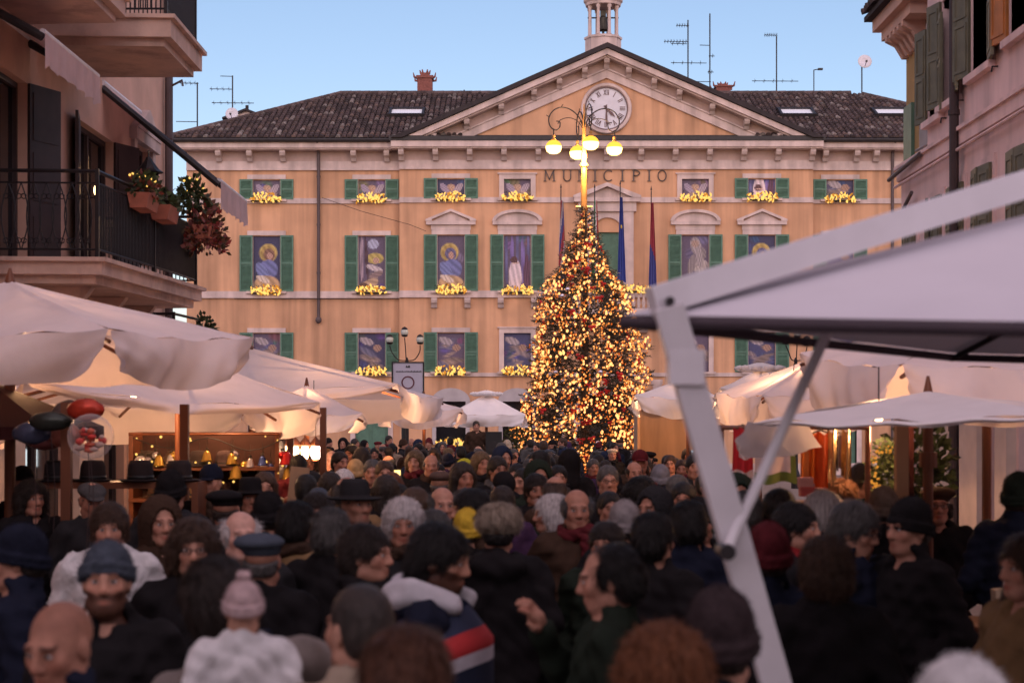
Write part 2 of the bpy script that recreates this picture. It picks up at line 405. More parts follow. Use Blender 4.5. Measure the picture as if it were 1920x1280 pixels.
# skylights
def on_roof(px, py):
    d = (P(px, py, 1) - Vector((0, 0, EYE))); d = Vector((d.x, 1, d.z))
    n = Vector((0, -Sv.z, Sv.y)); t = (E0 - Vector((0, 0, EYE))).dot(n) / d.dot(n)
    return Vector((0, 0, EYE)) + d * t
nr = Vector((0, -Sv.z, Sv.y))
for px in (763, 1493, 1670):
    c = on_roof(px, 218); Mx = Matrix((U, Sv, nr)).transposed()
    f = MB(); hw, hl = .64, .52
    for a, b, cx, cy in ((2 * hw + .16, .09, 0, hl), (2 * hw + .16, .09, 0, -hl), (.09, 2 * hl - .1, hw, 0), (.09, 2 * hl - .1, -hw, 0)):
        f.box(c + Mx @ Vector((cx, cy, .12)), (a, b, .22), M=Mx)
    fo = f.build('skylight', M_DARKMETAL, TH)
    MB().box(c + Mx @ Vector((0, 0, .15)), (2 * hw - .09, 2 * hl - .09, .03), M=Mx).build('pane', M_SKYGLASS, fo)
# chimneys
def chimney(px, py0, py1, w_, Y):
    a, b = P(px, py0, Y), P(px, py1, Y); h = b.z - a.z
    c = MB(); c.box((a.x, Y, a.z + h * .36), (w_, w_, h * .72)); c.box((a.x, Y, a.z + h * .75), (w_ * 1.15, w_ * 1.15, h * .08)); c.box((a.x, Y, a.z + h * .84), (w_ * .6, w_ * .6, h * .12))
    o = c.build('chimney', M_BRICK, TH)
    k = MB()
    for sx in (-1, 1):
        for sy in (-1, 1):
            p = Vector((a.x + sx * w_ * .5, Y + sy * w_ * .5, a.z + h * .70))
            k.tube([p, p + Vector((sx * .12, sy * .12, .03)), p + Vector((sx * .16, sy * .16, .2))], [.05, .045, .015], 6)
    for q in range(6):
        an = q * math.pi / 3; k.tube([(a.x + .17 * math.cos(an), Y + .17 * math.sin(an), a.z + h * .88), (a.x + .22 * math.cos(an), Y + .22 * math.sin(an), a.z + h)], [.05, .02], 6)
    k.build('crown_ornament', M_BRICK, o)
chimney(797, 190, 132, .62, 71.5); chimney(1355, 190, 155, .6, 71.5)

# bell turret
YT = 66.3; sT = YT / FPX
zt = lambda py: EYE + (HORIZON - py) * sT
XT = XC + .02
tb = MB(); tb.lathe([(.70, 15.2), (.70, zt(76)), (.74, zt(75)), (.74, zt(71)), (.62, zt(70.5))], (XT, YT, 0), 8); tur = tb.build('bell_turret', M_STONE, TH)
cm = MB().lathe([(.085, 0), (.085, .05), (.062, .07), (.055, zt(16) - zt(71) - .1), (.085, zt(16) - zt(71) - .05), (.085, zt(13) - zt(71))], n=10).mesh('column', True); cm.materials.append(M_STONE)
for k in range(8):
    a = math.pi / 8 + k * math.pi / 4
    o = link('column', cm, tur); o.location = (XT + .56 * math.cos(a), YT + .56 * math.sin(a), zt(70.6))
MB().lathe([(.50, zt(13)), (.68, zt(13)), (.70, zt(8)), (.76, zt(5)), (.76, zt(0)), (.62, zt(-4)), (.5, zt(-18)), (.25, zt(-30)), (.05, zt(-36))], (XT, YT, 0), 16).build('dome', M_STONE, tur)
be = MB(); be.lathe([(.05, zt(30)), (.14, zt(33)), (.16, zt(40)), (.18, zt(48)), (.26, zt(57)), (.24, zt(57.5)), (.10, zt(50))], (XT, YT, 0), 16)
be.box((XT, YT, zt(27)), (.22, .1, .26)); be.tube([(XT - .6, YT, zt(34)), (XT + .6, YT, zt(34))], .03, 6); be.tube([(XT, YT, zt(50)), (XT, YT, zt(63))], [.03, .045], 6); be.tube([(XT + .03, YT, zt(55)), (XT + .05, YT, zt(70))], .01, 5)
be.build('bell', M_BRONZE, tur, auto=40)

# clock
ck = MB(); CX, CZ = fx(1136), fz(207)
Mf = Matrix.Rotation(R(90), 3, 'X')
ck.lathe([(.80, -.1), (.80, .10), (.84, .15), (.92, .15), (.95, .10), (.95, -.1)], (CX, YC, CZ), 48, M=Mf, loop=True)
clock = ck.build('clock', M_STONE, TH)
MB().lathe([(.0, .0), (.80, .0), (.80, .06), (.0, .06)], (CX, YC, CZ), 48, M=Mf).build('clock_dial', M_CLOCK, clock)
MB().lathe([(.765, .05), (.80, .05), (.80, .12), (.765, .12)], (CX, YC, CZ), 48, M=Mf, loop=True).build('dial_rim', M_CLOCKDARK, clock)
ROM = ['XII', 'I', 'II', 'III', 'IIII', 'V', 'VI', 'VII', 'VIII', 'IX', 'X', 'XI']
for h in range(12):
    nb = MB(); s = ROM[h]; wd = {'I': .055, 'V': .11, 'X': .11}; tot = sum(wd[c] for c in s); k = min(1, .25 / tot); u = -tot * k / 2
    for c in s:
        ww = wd[c] * k; m = u + ww / 2; u += ww
        segs = {'I': [((0, -.1), (0, .1))], 'V': [((-.36, .1), (0, -.1)), ((.36, .1), (0, -.1))], 'X': [((-.36, .1), (.36, -.1)), ((.36, .1), (-.36, -.1))]}[c]
        for (a0, b0), (a1, b1) in segs:
            p, q = Vector((m + a0 * ww, 0, .60 + b0)), Vector((m + a1 * ww, 0, .60 + b1))
            d = q - p; ang = math.atan2(d.x, d.z)
            nb.box((p + q) / 2, (.026, .012, d.length), M=Matrix.Rotation(ang, 3, 'Y'))
    o = nb.build('numeral', M_CLOCKDARK, clock); o.location = (CX, YC - .068, CZ); o.rotation_euler = (0, h * math.pi / 6, 0)
for L, wdt, a in ((.66, .05, 180), (.46, .07, 135)):
    hb = MB(); hb.prism([(-.02, -.14), (.02, -.14), (wdt / 2, .1), (wdt * .8, L * .6), (0, L), (-wdt * .8, L * .6), (-wdt / 2, .1)], -.005, .005)
    o = hb.build('clock_hand', M_CLOCKDARK, clock); o.location = (CX, YC - (.085 if L > .5 else .10), CZ); o.rotation_euler = (0, R(a), 0)

# MUNICIPIO
def glyph(ch, h=.40):
    m = MB(); t = .038; D = .05
    def st(x0, z0, x1, z1, th=t):
        p, q = Vector((x0, 0, z0)), Vector((x1, 0, z1)); d = q - p
        m.box((p + q) / 2, (th, D, d.length + th * .3), M=Matrix.Rotation(math.atan2(d.x, d.z), 3, 'Y'))
    def serif(x, z, w_=.11): m.box((x, -.002, z), (w_, D * 1.04, .022))
    def arc(cx, cz, rx, rz, a0, a1, n=14):
        pts = [(cx + rx * math.cos(R(a0 + (a1 - a0) * i / n)), cz + rz * math.sin(R(a0 + (a1 - a0) * i / n))) for i in range(n + 1)]
        for (a, b), (c, d) in zip(pts, pts[1:]): st(a, b, c, d)
    if ch == 'I': st(0, 0, 0, h, .055); serif(0, 0, .15); serif(0, h, .15)
    if ch == 'M':
        st(-.17, 0, -.15, h); st(.17, 0, .15, h, .05); st(-.15, h, 0, .06); st(.15, h, 0, .06); serif(-.17, 0); serif(.17, 0); serif(-.16, h, .08); serif(.16, h, .08)
    if ch == 'U': st(-.13, .14, -.13, h, .05); st(.13, .14, .13, h); arc(0, .14, .13, .14, 180, 360); serif(-.13, h); serif(.13, h)
    if ch == 'N': st(-.14, 0, -.14, h); st(.14, 0, .14, h); st(-.14, h, .14, 0, .05); serif(-.14, 0); serif(.14, h); serif(-.15, h, .08)
    if ch == 'C': arc(0, h / 2, .17, h / 2, 50, 310); st(.11, h * .86, .12, h * .97, .03); st(.11, h * .14, .12, h * .05, .03)
    if ch == 'P': st(-.1, 0, -.1, h, .055); arc(-.08, h * .74, .20, h * .26, -90, 90); st(-.1, h, -.06, h); st(-.1, h * .48, -.06, h * .48); serif(-.1, 0, .15); serif(-.12, h, .09)
    if ch == 'O': arc(0, h / 2, .15, h / 2, 0, 360, 22)
    return m
for ch, px in zip('MUNICIPIO', (1030, 1063, 1092, 1115, 1140, 1166, 1192, 1216, 1240)):
    o = glyph(ch).build('letter', M_LETTER, TH); o.location = (fx(px), YC - .03, fz(342))

# windows
def picture(w_, h_, kind, seed, nx=22):
    r = random.Random(seed); mb = MB(); ny = max(8, int(nx * h_ / w_))
    bgs = [(.05, .045, .10), (.09, .075, .16), (.06, .06, .14), (.11, .08, .13)]; b0 = r.choice(bgs)
    E = []
    def el(cx, cy, rx, ry, ang, col, soft=.12): E.append((cx, cy, rx, ry, R(ang), col, soft))
    for _ in range(5): el(r.random(), r.random() * h_ / w_, r.uniform(.1, .4), r.uniform(.1, .3), r.uniform(0, 180), tuple(c * r.uniform(.6, 1.9) for c in b0), .5)
    H = h_ / w_
    if kind == 'halo':
        cx = r.uniform(.42, .6); cy = H * .70
        el(cx, cy, .36, .36, 0, (.46, .33, .11)); el(cx, cy, .29, .29, 0, (.36, .24, .08)); el(cx + .04, cy - .07, .22, .26, 15, r.choice([(.20, .10, .07), (.12, .10, .19)]))
        el(cx + .06, cy - .12, .11, .14, 10, (.42, .24, .19)); el(.55, H * .40, .38, .38, 20, r.choice([(.24, .10, .06), (.14, .15, .32)])); el(.32, H * .36, .2, .4, 30, (.16, .18, .36))
        el(.5, H * .12, .52, .36, 0, (.42, .27, .16)); el(.35, H * .22, .3, .12, -25, (.55, .44, .38))
    elif kind == 'drape':
        for i in range(7): el(r.uniform(.1, .9), H * r.uniform(.05, .75), r.uniform(.25, .5), r.uniform(.06, .16), r.uniform(-40, 30), r.choice([(.24, .18, .19), (.28, .20, .18), (.18, .13, .12), (.13, .12, .19)]), .5)
        el(.3, H * .8, .3, .14, -20, (.33, .27, .29)); el(.7, H * .62, .16, .14, 0, (.30, .18, .14))
    elif kind == 'child':
        el(.62, H * .60, .34, .22, 0, (.42, .32, .10)); el(.55, H * .86, .22, .2, 0, (.36, .36, .48)); el(.12, H * .6, .08, .9, 0, (.30, .22, .27)); el(.3, H * .6, .07, .9, 4, (.07, .035, .05))
        el(.66, H * .56, .13, .12, 0, (.44, .26, .20)); el(.6, H * .42, .34, .11, -18, (.48, .40, .42)); el(.65, H * .3, .3, .12, 25, (.22, .15, .15)); el(.4, H * .12, .4, .2, 30, (.36, .25, .18)); el(.2, H * .1, .2, .12, 0, (.11, .06, .05))
    elif kind == 'robe':
        for i in range(5): el(.1 + .2 * i, H * .6, .06, H * .5, 0, (.13 + .04 * (i % 2), .12, .26 + .05 * (i % 2)))
        el(.42, H * .25, .26, .70, 0, (.60, .48, .52)); el(.38, H * .56, .15, .14, 0, (.10, .045, .05)); el(.85, H * .3, .12, .8, 0, (.11, .05, .09)); el(.42, H * .5, .13, .04, 0, (.5, .32, .28))
    elif kind == 'grey':
        for i in range(8): el(r.uniform(.2, .8), H * r.uniform(.1, .85), r.uniform(.1, .25), r.uniform(.2, .5), r.uniform(-15, 15), r.choice([(.30, .25, .26), (.22, .18, .19), (.38, .32, .31)]))
        el(.5, H * .85, .15, .14, 0, (.34, .23, .19))
    elif kind == 'angel':
        el(.5, H * .45, .2, .24, 0, (.40, .24, .18)); el(.52, H * .62, .10, .10, 0, (.42, .27, .2)); el(.28, H * .5, .12, .3, 40, (.30, .24, .33)); el(.75, H * .5, .12, .3, -40, (.34, .27, .33)); el(.5, H * .2, .4, .14, 10, (.34, .25, .25))
    for i in range(nx):
        for j in range(ny):
            u, v = (i + .5) / nx, (j + .5) / ny * H
            c = list(b0)
            for cx, cy, rx, ry, a, col, soft in E:
                dx, dy = u - cx, v - cy; p, q = dx * math.cos(a) + dy * math.sin(a), -dx * math.sin(a) + dy * math.cos(a)
                d = math.hypot(p / rx, q / ry)
                if d < 1:
                    k = min(1, (1 - d) / soft); sh = 1.0 + .25 * math.sin(9 * p / rx + 5 * q / ry)
                    for m in range(3): c[m] += (col[m] * sh - c[m]) * k
            mb.quad((-w_ / 2 + w_ * i / nx, 0, h_ * j / ny), (-w_ / 2 + w_ * (i + 1) / nx, 0, h_ * j / ny), (-w_ / 2 + w_ * (i + 1) / nx, 0, h_ * (j + 1) / ny), (-w_ / 2 + w_ * i / nx, 0, h_ * (j + 1) / ny), tuple(c))
    return mb
def shutter_mesh(w_, h_):
    m = MB(); t = .05
    m.bx(0, .06, 0, t, 0, h_); m.bx(w_ - .06, w_, 0, t, 0, h_)
    for z in (0, h_ * .5 - .03, h_ - .07): m.bx(.06, w_ - .06, .002, t - .002, z, z + .07)
    z = .09
    while z < h_ - .08:
        if abs(z + .02 - h_ * .5) > .06: m.box((w_ / 2, t / 2, z), (w_ - .12, .034, .012), M=Matrix.Rotation(R(40), 3, 'X'))
        z += .048
    m.bx(.06, w_ - .06, t - .012, t - .006, .05, h_ - .05)
    return m
SHUT = {}
def garland(name, x, y, z, w_, label, h_=.36, n=60):
    t = thing(name, label, 'garland', (x, y, z), group='light garlands on the town hall')
    a, b, c = MB(), MB(), MB()
    for i in range(n):
        p = Vector((rng.uniform(-w_ / 2, w_ / 2), rng.uniform(-.10, .06), rng.uniform(0, h_ * (1 - .25 * rng.random()))))
        p.z *= .55 + .45 * math.sin(math.pi * (p.x / w_ + .5)) ** .4
        rt = Matrix.Rotation(rng.uniform(-1.2, 1.2), 3, 'Y')
        (a if rng.random() < .72 else b).blob(p, (rng.uniform(.028, .042), .028, rng.uniform(.05, .095)), 1, rot=rt)
    for i in range(70):
        p = Vector((rng.uniform(-w_ / 2, w_ / 2), rng.uniform(-.06, .1), rng.uniform(-.02, h_ * .9)))
        d = Vector((rng.uniform(-.1, .1), rng.uniform(-.06, .04), rng.uniform(-.05, .1))); k = d.orthogonal().normalized() * .02
        c.add([p, p + d * .5 + k, p + d, p + d * .5 - k], [(0, 1, 2, 3)], (.02, .035, .02))
    c.tube([(-w_ / 2, 0, .03), (0, .02, .05), (w_ / 2, 0, .03)], .03, 6, (.02, .03, .02))
    tag(a.build('light_bulbs', E_GARLAND, t), kind='stuff'); tag(b.build('dim_light_bulbs', E_GARLAND2, t), kind='stuff'); tag(c.build('greenery', M_LEAF, t), kind='stuff')
    return t
KIND = {('top', 500): 'angel', ('top', 697): 'angel', ('top', 846): 'angel', ('top', 970): 'angel', ('top', 1302): 'angel', ('top', 1426): 'robe', ('top', 1575): 'drape', ('top', 1772): 'angel',
        ('tall', 500): 'halo', ('tall', 697): 'child', ('tall', 846): 'halo', ('tall', 970): 'robe', ('tall', 1302): 'grey', ('tall', 1426): 'halo', ('tall', 1575): 'drape', ('tall', 1772): 'grey'}
ORD = {500: 'first', 697: 'second', 846: 'third', 970: 'fourth', 1302: 'fifth', 1426: 'sixth', 1575: 'seventh', 1772: 'eighth'}
for c in (500, 697, 846, 970, 1302, 1426, 1575, 1772):
    y = YW if c in cols_w else YC; x = fx(c)
    for row, (b, t) in ROWS.items():
        z0, z1 = fz(b), fz(t); h_ = z1 - z0
        framed = c in (970, 1302) and row != 'tall'
        f = MB()
        if framed:
            f.bx(x - .68, x - .5, y - .07, y + .1, z0, z1 + .18); f.bx(x + .5, x + .68, y - .07, y + .1, z0, z1 + .18); f.bx(x - .5, x + .5, y - .07, y + .1, z1, z1 + .18)
            f.bx(x - .74, x + .74, y - .11, y + .1, z1 + .18, z1 + .23)
        else:
            f.bx(x - .72, x + .72, y - .06, y + .05, z1 + .03, z1 + .2); f.bx(x - .56, x - .5, y - .015, y + .2, z0, z1); f.bx(x + .5, x + .56, y - .015, y + .2, z0, z1)
        wo = f.build('window', M_STONE, TH)
        sl = MB(); sl.bx(x - .75, x + .75, y - .16, y + .1, z0 - .09, z0 - .003); sl.build('sill', M_STONE, wo)
        pk = KIND.get((row, c), 'drape')
        po = picture(1.0, h_, pk, c * 7 + len(row)).build('painted_panel', M_PRINT, wo); po.location = (x, y + .06, z0)
        if not framed:
            key = round(h_, 2)
            if key not in SHUT:
                SHUT[key] = shutter_mesh(.49, h_ + .04).mesh('shutter'); SHUT[key].materials.append(M_SHUT)
            for s in (-1, 1):
                o = link('shutter', SHUT[key], wo); o.location = (x + s * .52 if s > 0 else x - .52, y - .075, z0 - .01)
                o.rotation_euler = (0, 0, rng.uniform(-.06, .02) if s > 0 else 0)
                if s < 0: o.location.x = x - 1.01; o.rotation_euler.z = rng.uniform(-.02, .02)
        if row == 'tall' and c in cols_c:
            pd = MB(); zb = fz(417)
            pd.bx(x - .74, x + .74, y - .06, y + .05, z1 + .204, zb - .13); pd.bx(x - .92, x + .92, y - .16, y + .05, zb - .13, zb)
            if c in (846, 1426):
                for s in (-1, 1): pd.prism([(x + s * .94, zb), (x + s * .94, zb + .07), (x, zb + .46), (x, zb + .36), (x + s * .70, zb + .07), (x + s * .7, zb)], y - .18, y + .02)
                pd.prism([(x - .7, zb + .01), (x + .7, zb + .01), (x, zb + .36)], y - .05, y + .02)
            else:
                n = 14; rr = 1.06
                out = [(x + .94 * math.cos(math.pi * i / n), zb + .44 * math.sin(math.pi * i / n)) for i in range(n + 1)]
                inn = [(x + .80 * math.cos(math.pi * i / n), zb + .33 * math.sin(math.pi * i / n)) for i in range(n + 1)]
                for i in range(n): pd.prism([out[i], out[i + 1], inn[i + 1], inn[i]], y - .18, y + .02)
                pd.prism(inn, y - .05, y + .02)
            pd.build('window_pediment', M_STONE, wo)
            for s in (-1, 1):
                o = link('console', bm_, wo); o.location = (x + s * .62, y - .02, fz(560)); o.scale = (1.1, .5, .9)
        if not (row == 'lower' and c in (500, 1302, 1426, 1575, 1772)):
            nm = {'top': 'small top-row', 'tall': 'tall middle-row', 'lower': 'lower-row'}[row]
            garland('light_garland', x, y - .24, z0 - .12, 1.12, f'glowing yellow light garland on the sill of the {ORD[c]} {nm} town hall window')
    # ground floor openings
    if c in (697, 1575):
        d = MB(); d.bx(x - .80, x - .62, y - .06, y + .2, 0, 2.93); d.bx(x + .62, x + .8, y - .06, y + .2, 0, 2.93); d.bx(x - .62, x + .62, y - .06, y + .2, 2.75, 2.93)
        do = d.build('doorway', M_STONE, TH)
        for s in (-1, 1):
            l_ = MB(); l_.bx(x + s * .005, x + s * .6, y + .14, y + .2, 0.02, 2.74)
            for z in (.2, 1.0, 1.8): l_.bx(x + s * .1, x + s * .5, y + .115, y + .14, z, z + .68)
            l_.build('door_leaf', M_SHUT, do)
    else:
        d = MB(); d.bx(x - .7, x - .55, y - .06, y + .2, 1.25, 2.75); d.bx(x + .55, x + .7, y - .06, y + .2, 1.25, 2.75); d.bx(x - .8, x + .8, y - .13, y + .1, 1.15, 1.247)
        n = 12; out = [(x + .72 * math.cos(math.pi * i / n), 2.752 + .5 * math.sin(math.pi * i / n)) for i in range(n + 1)]
        d.prism(out, y - .06, y + .02)
        wo = d.build('ground_window', pmat('grey_stone', (.40, .36, .38), .85, .1, 3) if 'grey_stone' not in MATS else MATS['grey_stone'], TH)
        MB().bx(x - .55, x + .55, y + .2, y + .22, 1.25, 2.75).build('pane', M_GLASSD, wo)
garland('light_garland', fx(846), YC - .3, 1.05, 1.1, 'glowing yellow light garland on a ground floor sill behind the crowd')

# balcony door with aedicule
ae = MB()
for s in (-1, 1): ae.bx(XC + s * .60 + .03, XC + s * .98 + .03, YC - .16, YC + .1, fz(548), fz(399))
cxa = fx(1138)
for i in range(10):
    a0, a1 = math.pi * i / 10, math.pi * (i + 1) / 10
    p = lambda a, r0: (cxa + r0 * math.cos(a), fz(437) + r0 * .97 * math.sin(a))
    ae.prism([p(a0, .56), p(a1, .56), p(a1, .72), p(a0, .72)], YC - .10, YC + .1)
    e = lambda a: (cxa + .6 * (1 if math.cos(a) > 0 else -1) * min(1, abs(math.cos(a)) * 1.6), fz(399))
ae.prism([(cxa - .60, fz(437)), (cxa - .60, fz(399)), (cxa + .60, fz(399)), (cxa + .60, fz(437))] + [(cxa + .57 * math.cos(math.pi * i / 12), fz(437) + .55 * math.sin(math.pi * i / 12)) for i in range(0, 13)], YC - .06, YC + .1)
ae.bx(XC - 1.05, XC + 1.11, YC - .2, YC + .1, fz(399), fz(382)); ae.bx(XC - 1.22, XC + 1.26, YC - .32, YC + .1, fz(382) + .002, fz(374))
for s in (-1, 1): ae.prism([(XC + .02 + s * 1.26, fz(374)), (XC + .02 + s * 1.26, fz(370)), (XC + .02, fz(346)), (XC + .02, fz(353)), (XC + .02 + s * .95, fz(373.9))], YC - .34, YC + .1)
ae.prism([(XC - .93, fz(373)), (XC + .97, fz(373)), (XC + .02, fz(354))], YC - .1, YC + .1)
aed = ae.build('balcony_door_surround', M_STONE, TH)
dl = MB(); dl.prism([(fx(1110), fz(560)), (fx(1166), fz(560)), (fx(1166), fz(437))] + [(cxa + .56 * math.cos(math.pi * i / 12), fz(437) + .54 * math.sin(math.pi * i / 12)) for i in range(1, 12)] + [(fx(1110), fz(437))], YC + .12, YC + .18)
dl.bx(cxa - .012, cxa + .012, YC + .1, YC + .12, fz(560), fz(412)); dl.build('balcony_door', M_SHUT, TH)
bl = MB(); bl.bx(fx(1058), fx(1218), YC - 1.0, YC, fz(592), fz(582)); bl.bx(fx(1056), fx(1220), YC - 1.02, YC - .86, fz(553), fz(547))
bal = bl.build('balcony', M_STONE, TH)
bsm = MB().lathe([(.07, 0), (.045, .06), (.08, .2), (.04, .36), (.05, .5), (.07, .56)], n=8).mesh('baluster', True); bsm.materials.append(M_STONE)
for i in range(17):
    o = link('baluster', bsm, bal); o.location = (fx(1064 + i * 9.2), YC - .94, fz(582) + .002); o.scale.z = 1.03
for px in (1068, 1204):
    o = link('bracket', bm_, bal); o.location = (fx(px), YC, fz(592) - .003); o.scale = (1.6, 2, 1.6)
garland('light_garland', fx(1138), YC - 1.05, fz(553), 3.1, 'long glowing garland along the balcony rail behind the tree top', .32, 150)
# main portal on the ground floor
po_ = MB(); po_.bx(XC - 1.2, XC - .9, YC - .1, YC + .1, 0, 3.3); po_.bx(XC + .9, XC + 1.2, YC - .1, YC + .1, 0, 3.3); po_.bx(XC - .9, XC + .9, YC - .1, YC + .1, 3.0, 3.3)
for px in (1048, 1228): MB().lathe([(.22, 0), (.22, .2), (.17, .25), (.15, 3.3), (.22, 3.4), (.22, 3.55)], (fx(px), YC - .5, 0), 14).build('portal_column', M_STONE, TH, auto=40)
po_.build('portal', M_STONE, TH)
# downpipes
for px, ye, z0 in ((598, YW, fz(600)), (1672, YW, 0)):
    d = MB(); d.tube([(fx(px), ye - .6, fz(270)), (fx(px), ye - .5, fz(276)), (fx(px), ye - .16, fz(288)), (fx(px), ye - .12, fz(320)), (fx(px), ye - .12, z0)], .06, 10)
    if z0 > 1: d.blob((fx(px), ye - .14, z0), (.12, .08, .14), 2)
    for py in (330, 420, 510): d.tube([(fx(px), ye - .12, fz(py)), (fx(px), ye - .12, fz(py + 4))], .075, 10)
    d.build('downpipe', M_PIPE, TH)
# cable slung along the facade
cb = MB(); cb.tube([(fx(440), YW - .13, fz(560)), (fx(600), YW - .20, fz(561)), (fx(748), YW - .13, fz(560))], .013, 5)
cb.tube([(fx(605), YW - .2, fz(372)), (fx(680), YW - .45, fz(399)), (fx(770), YC - .4, fz(425)), (fx(800), YC - .2, fz(436))], .010, 5)
cb.build('facade_cable', M_DARKMETAL, TH)

# flags
def flag(px, top, bot, stripes, label, tilt=0):
    x, y = fx(px), YC - .95
    t = thing('flag', label, 'flag', (x, y, fz(582)), group='flags on the town hall balcony')
    p = MB(); p.tube([(0, .06, 0), (0, .02, fz(top) - fz(582)), ], .02, 8); p.lathe([(.0, 0), (.035, .04), (.02, .1), (.0, .2)], (0, .02, fz(top) - fz(582)), 8)
    p.build('pole', M_DARKMETAL, t)
    c = MB(); H = fz(top + 22) - fz(bot); nx, ny = 14, 24
    pt = lambda i, j: Vector(((.03 + (.26 * (1 - j / ny) ** .55 if False else .10 + .22 * (j / ny)) * (i / nx - .45)) + tilt * j / ny, -.03 - .055 * math.sin(i * 1.35 + j * .08), fz(top + 22) - fz(582) - H * j / ny - .22 * abs(i / nx - .5) * (j / ny)))
    for i in range(nx):
        for j in range(ny):
            c.quad(pt(i, j), pt(i + 1, j), pt(i + 1, j + 1), pt(i, j + 1), stripes(i / nx, j / ny))
    c.build('cloth', M_VCOL, t, smooth=True, weld=.001)
flag(1050, 362, 540, lambda u, v: [(.34, .05, .07), (.42, .36, .40), (.10, .10, .28)][int((u * 2 + v * 5) % 3)], 'limp red white and blue flag hanging beside the tree top')
flag(1112, 362, 520, lambda u, v: [(.02, .18, .08), (.6, .55, .55), (.45, .03, .03)][min(2, int(u * 3))], 'green white and red flag half hidden by the tree top')
flag(1159, 356, 530, lambda u, v: (.03, .05, .26) if not (.35 < u < .6 and .3 < v < .36) else (.7, .55, .1), 'limp dark blue flag in front of the green balcony door')
flag(1216, 366, 552, lambda u, v: (.30, .035, .06) if v < .42 + .2 * u else (.05, .06, .24), 'limp red over blue flag furthest from the tree')
# ------------------------------------------------------------------ left building with balconies
LB = thing('apartment_building', 'rose plastered apartment building with iron balconies and awnings beside the street', 'building')
XL = -6.05
lf = lambda u, v, w_: (XL - w_, u, v)
l_open = [(19.0, 21.3, 4.0, 6.35), (23.75, 25.9, 4.0, 6.35), (27.3, 28.5, 4.6, 6.6), (20.5, 22.4, 7.45, 9.8), (23.2, 25.0, 7.45, 9.8),
          (12, 15, 0, 2.9), (17, 19.5, 0, 2.9), (21, 23.2, 0, 2.9), (25.0, 26.6, 0, 2.9)]
m = MB(); wall_open(m, 4, 30, 0, 13, l_open, .25, lf); m.quad((XL, 30, 0), (-16, 30, 0), (-16, 30, 13), (XL, 30, 13)); m.quad((XL, 4, 13), (XL, 30, 13), (-16, 30, 13), (-16, 4, 13))
m.quad((-16, 4, 0), (-16, 30, 0), (-16, 30, 13), (-16, 4, 13)); m.build('wall', M_PLASTERL, LB)
for i, (a, b, c, d) in enumerate(l_open):
    o = MB(); t = .07
    o.bx(XL - .22, XL - .12, a, a + t, c, d); o.bx(XL - .22, XL - .12, b - t, b, c, d); o.bx(XL - .22, XL - .12, a + t, b - t, d - t, d); o.bx(XL - .22, XL - .12, (a + b) / 2 - t / 2, (a + b) / 2 + t / 2, c, d - t)
    wo = o.build('window' if i in (2, 3, 4) else 'french_door', M_BROWNPAINT, LB)
    MB().bx(XL - .19, XL - .17, a + t, b - t, c, d - t).build('pane', M_GLASSD, wo)
    if i in (0, 1):
        cu = MB(); n = 40
        for k in range(n):
            y0, y1 = a + .1 + (b - a - .2) * k / n, a + .1 + (b - a - .2) * (k + 1) / n
            cu.quad((XL - .30 + .03 * math.sin(k * 1.3), y0, c), (XL - .30 + .03 * math.sin((k + 1) * 1.3), y1, c), (XL - .30 + .03 * math.sin((k + 1) * 1.3), y1, d), (XL - .30 + .03 * math.sin(k * 1.3), y0, d))
        cu.build('curtain', M_CURTAIN, wo, smooth=True, weld=.001)
    if i in (0, 1):                                 # tall open shutters folded back on the wall
        for y0, ang in ((a, 155), (b, 25)):
            s = MB(); s.bx(0, .62, -.02, .02, 0, d - c)
            for z in (.1, .9, 1.65): s.bx(.06, .56, -.03, -.02, z, z + .6); s.bx(.06, .56, .02, .03, z, z + .6)
            so = s.build('shutter', M_BROWNPAINT, wo); so.location = (XL + .02, y0, c); so.rotation_euler = (0, 0, R(90 + (ang - 155 if y0 == a else ang - 25)) if False else R(-78 if y0 == a else 68))
    if i == 2:
        pdm = MB(); pdm.bx(XL, XL + .06, a - .2, a, c, d); pdm.bx(XL, XL + .06, b, b + .2, c, d); pdm.bx(XL, XL + .12, a - .3, b + .3, d, d + .18)
        pdm.prism([(a - .3, d + .182), (b + .3, d + .182), ((a + b) / 2, d + .6)], XL, XL + .14, fn=lambda u, v, w_: (w_, u, v)); pdm.bx(XL, XL + .14, a - .25, b + .25, c - .12, c)
        pdm.build('stone_surround', M_STONE, wo)
# pilasters and stone base of the shops
M_WWS = pmat('warm_white_stone', (.55, .44, .38), .8, .1, 3, .2)
for a, b in ((23.4, 24.8), (26.8, 28.0), (28.4, 29.8), (19.7, 20.8)): MB().bx(XL, XL + .12, a, b, 0, 3.3).bx(XL, XL + .2, a - .08, b + .08, 3.3, 3.5).build('pilaster', M_WWS, LB)
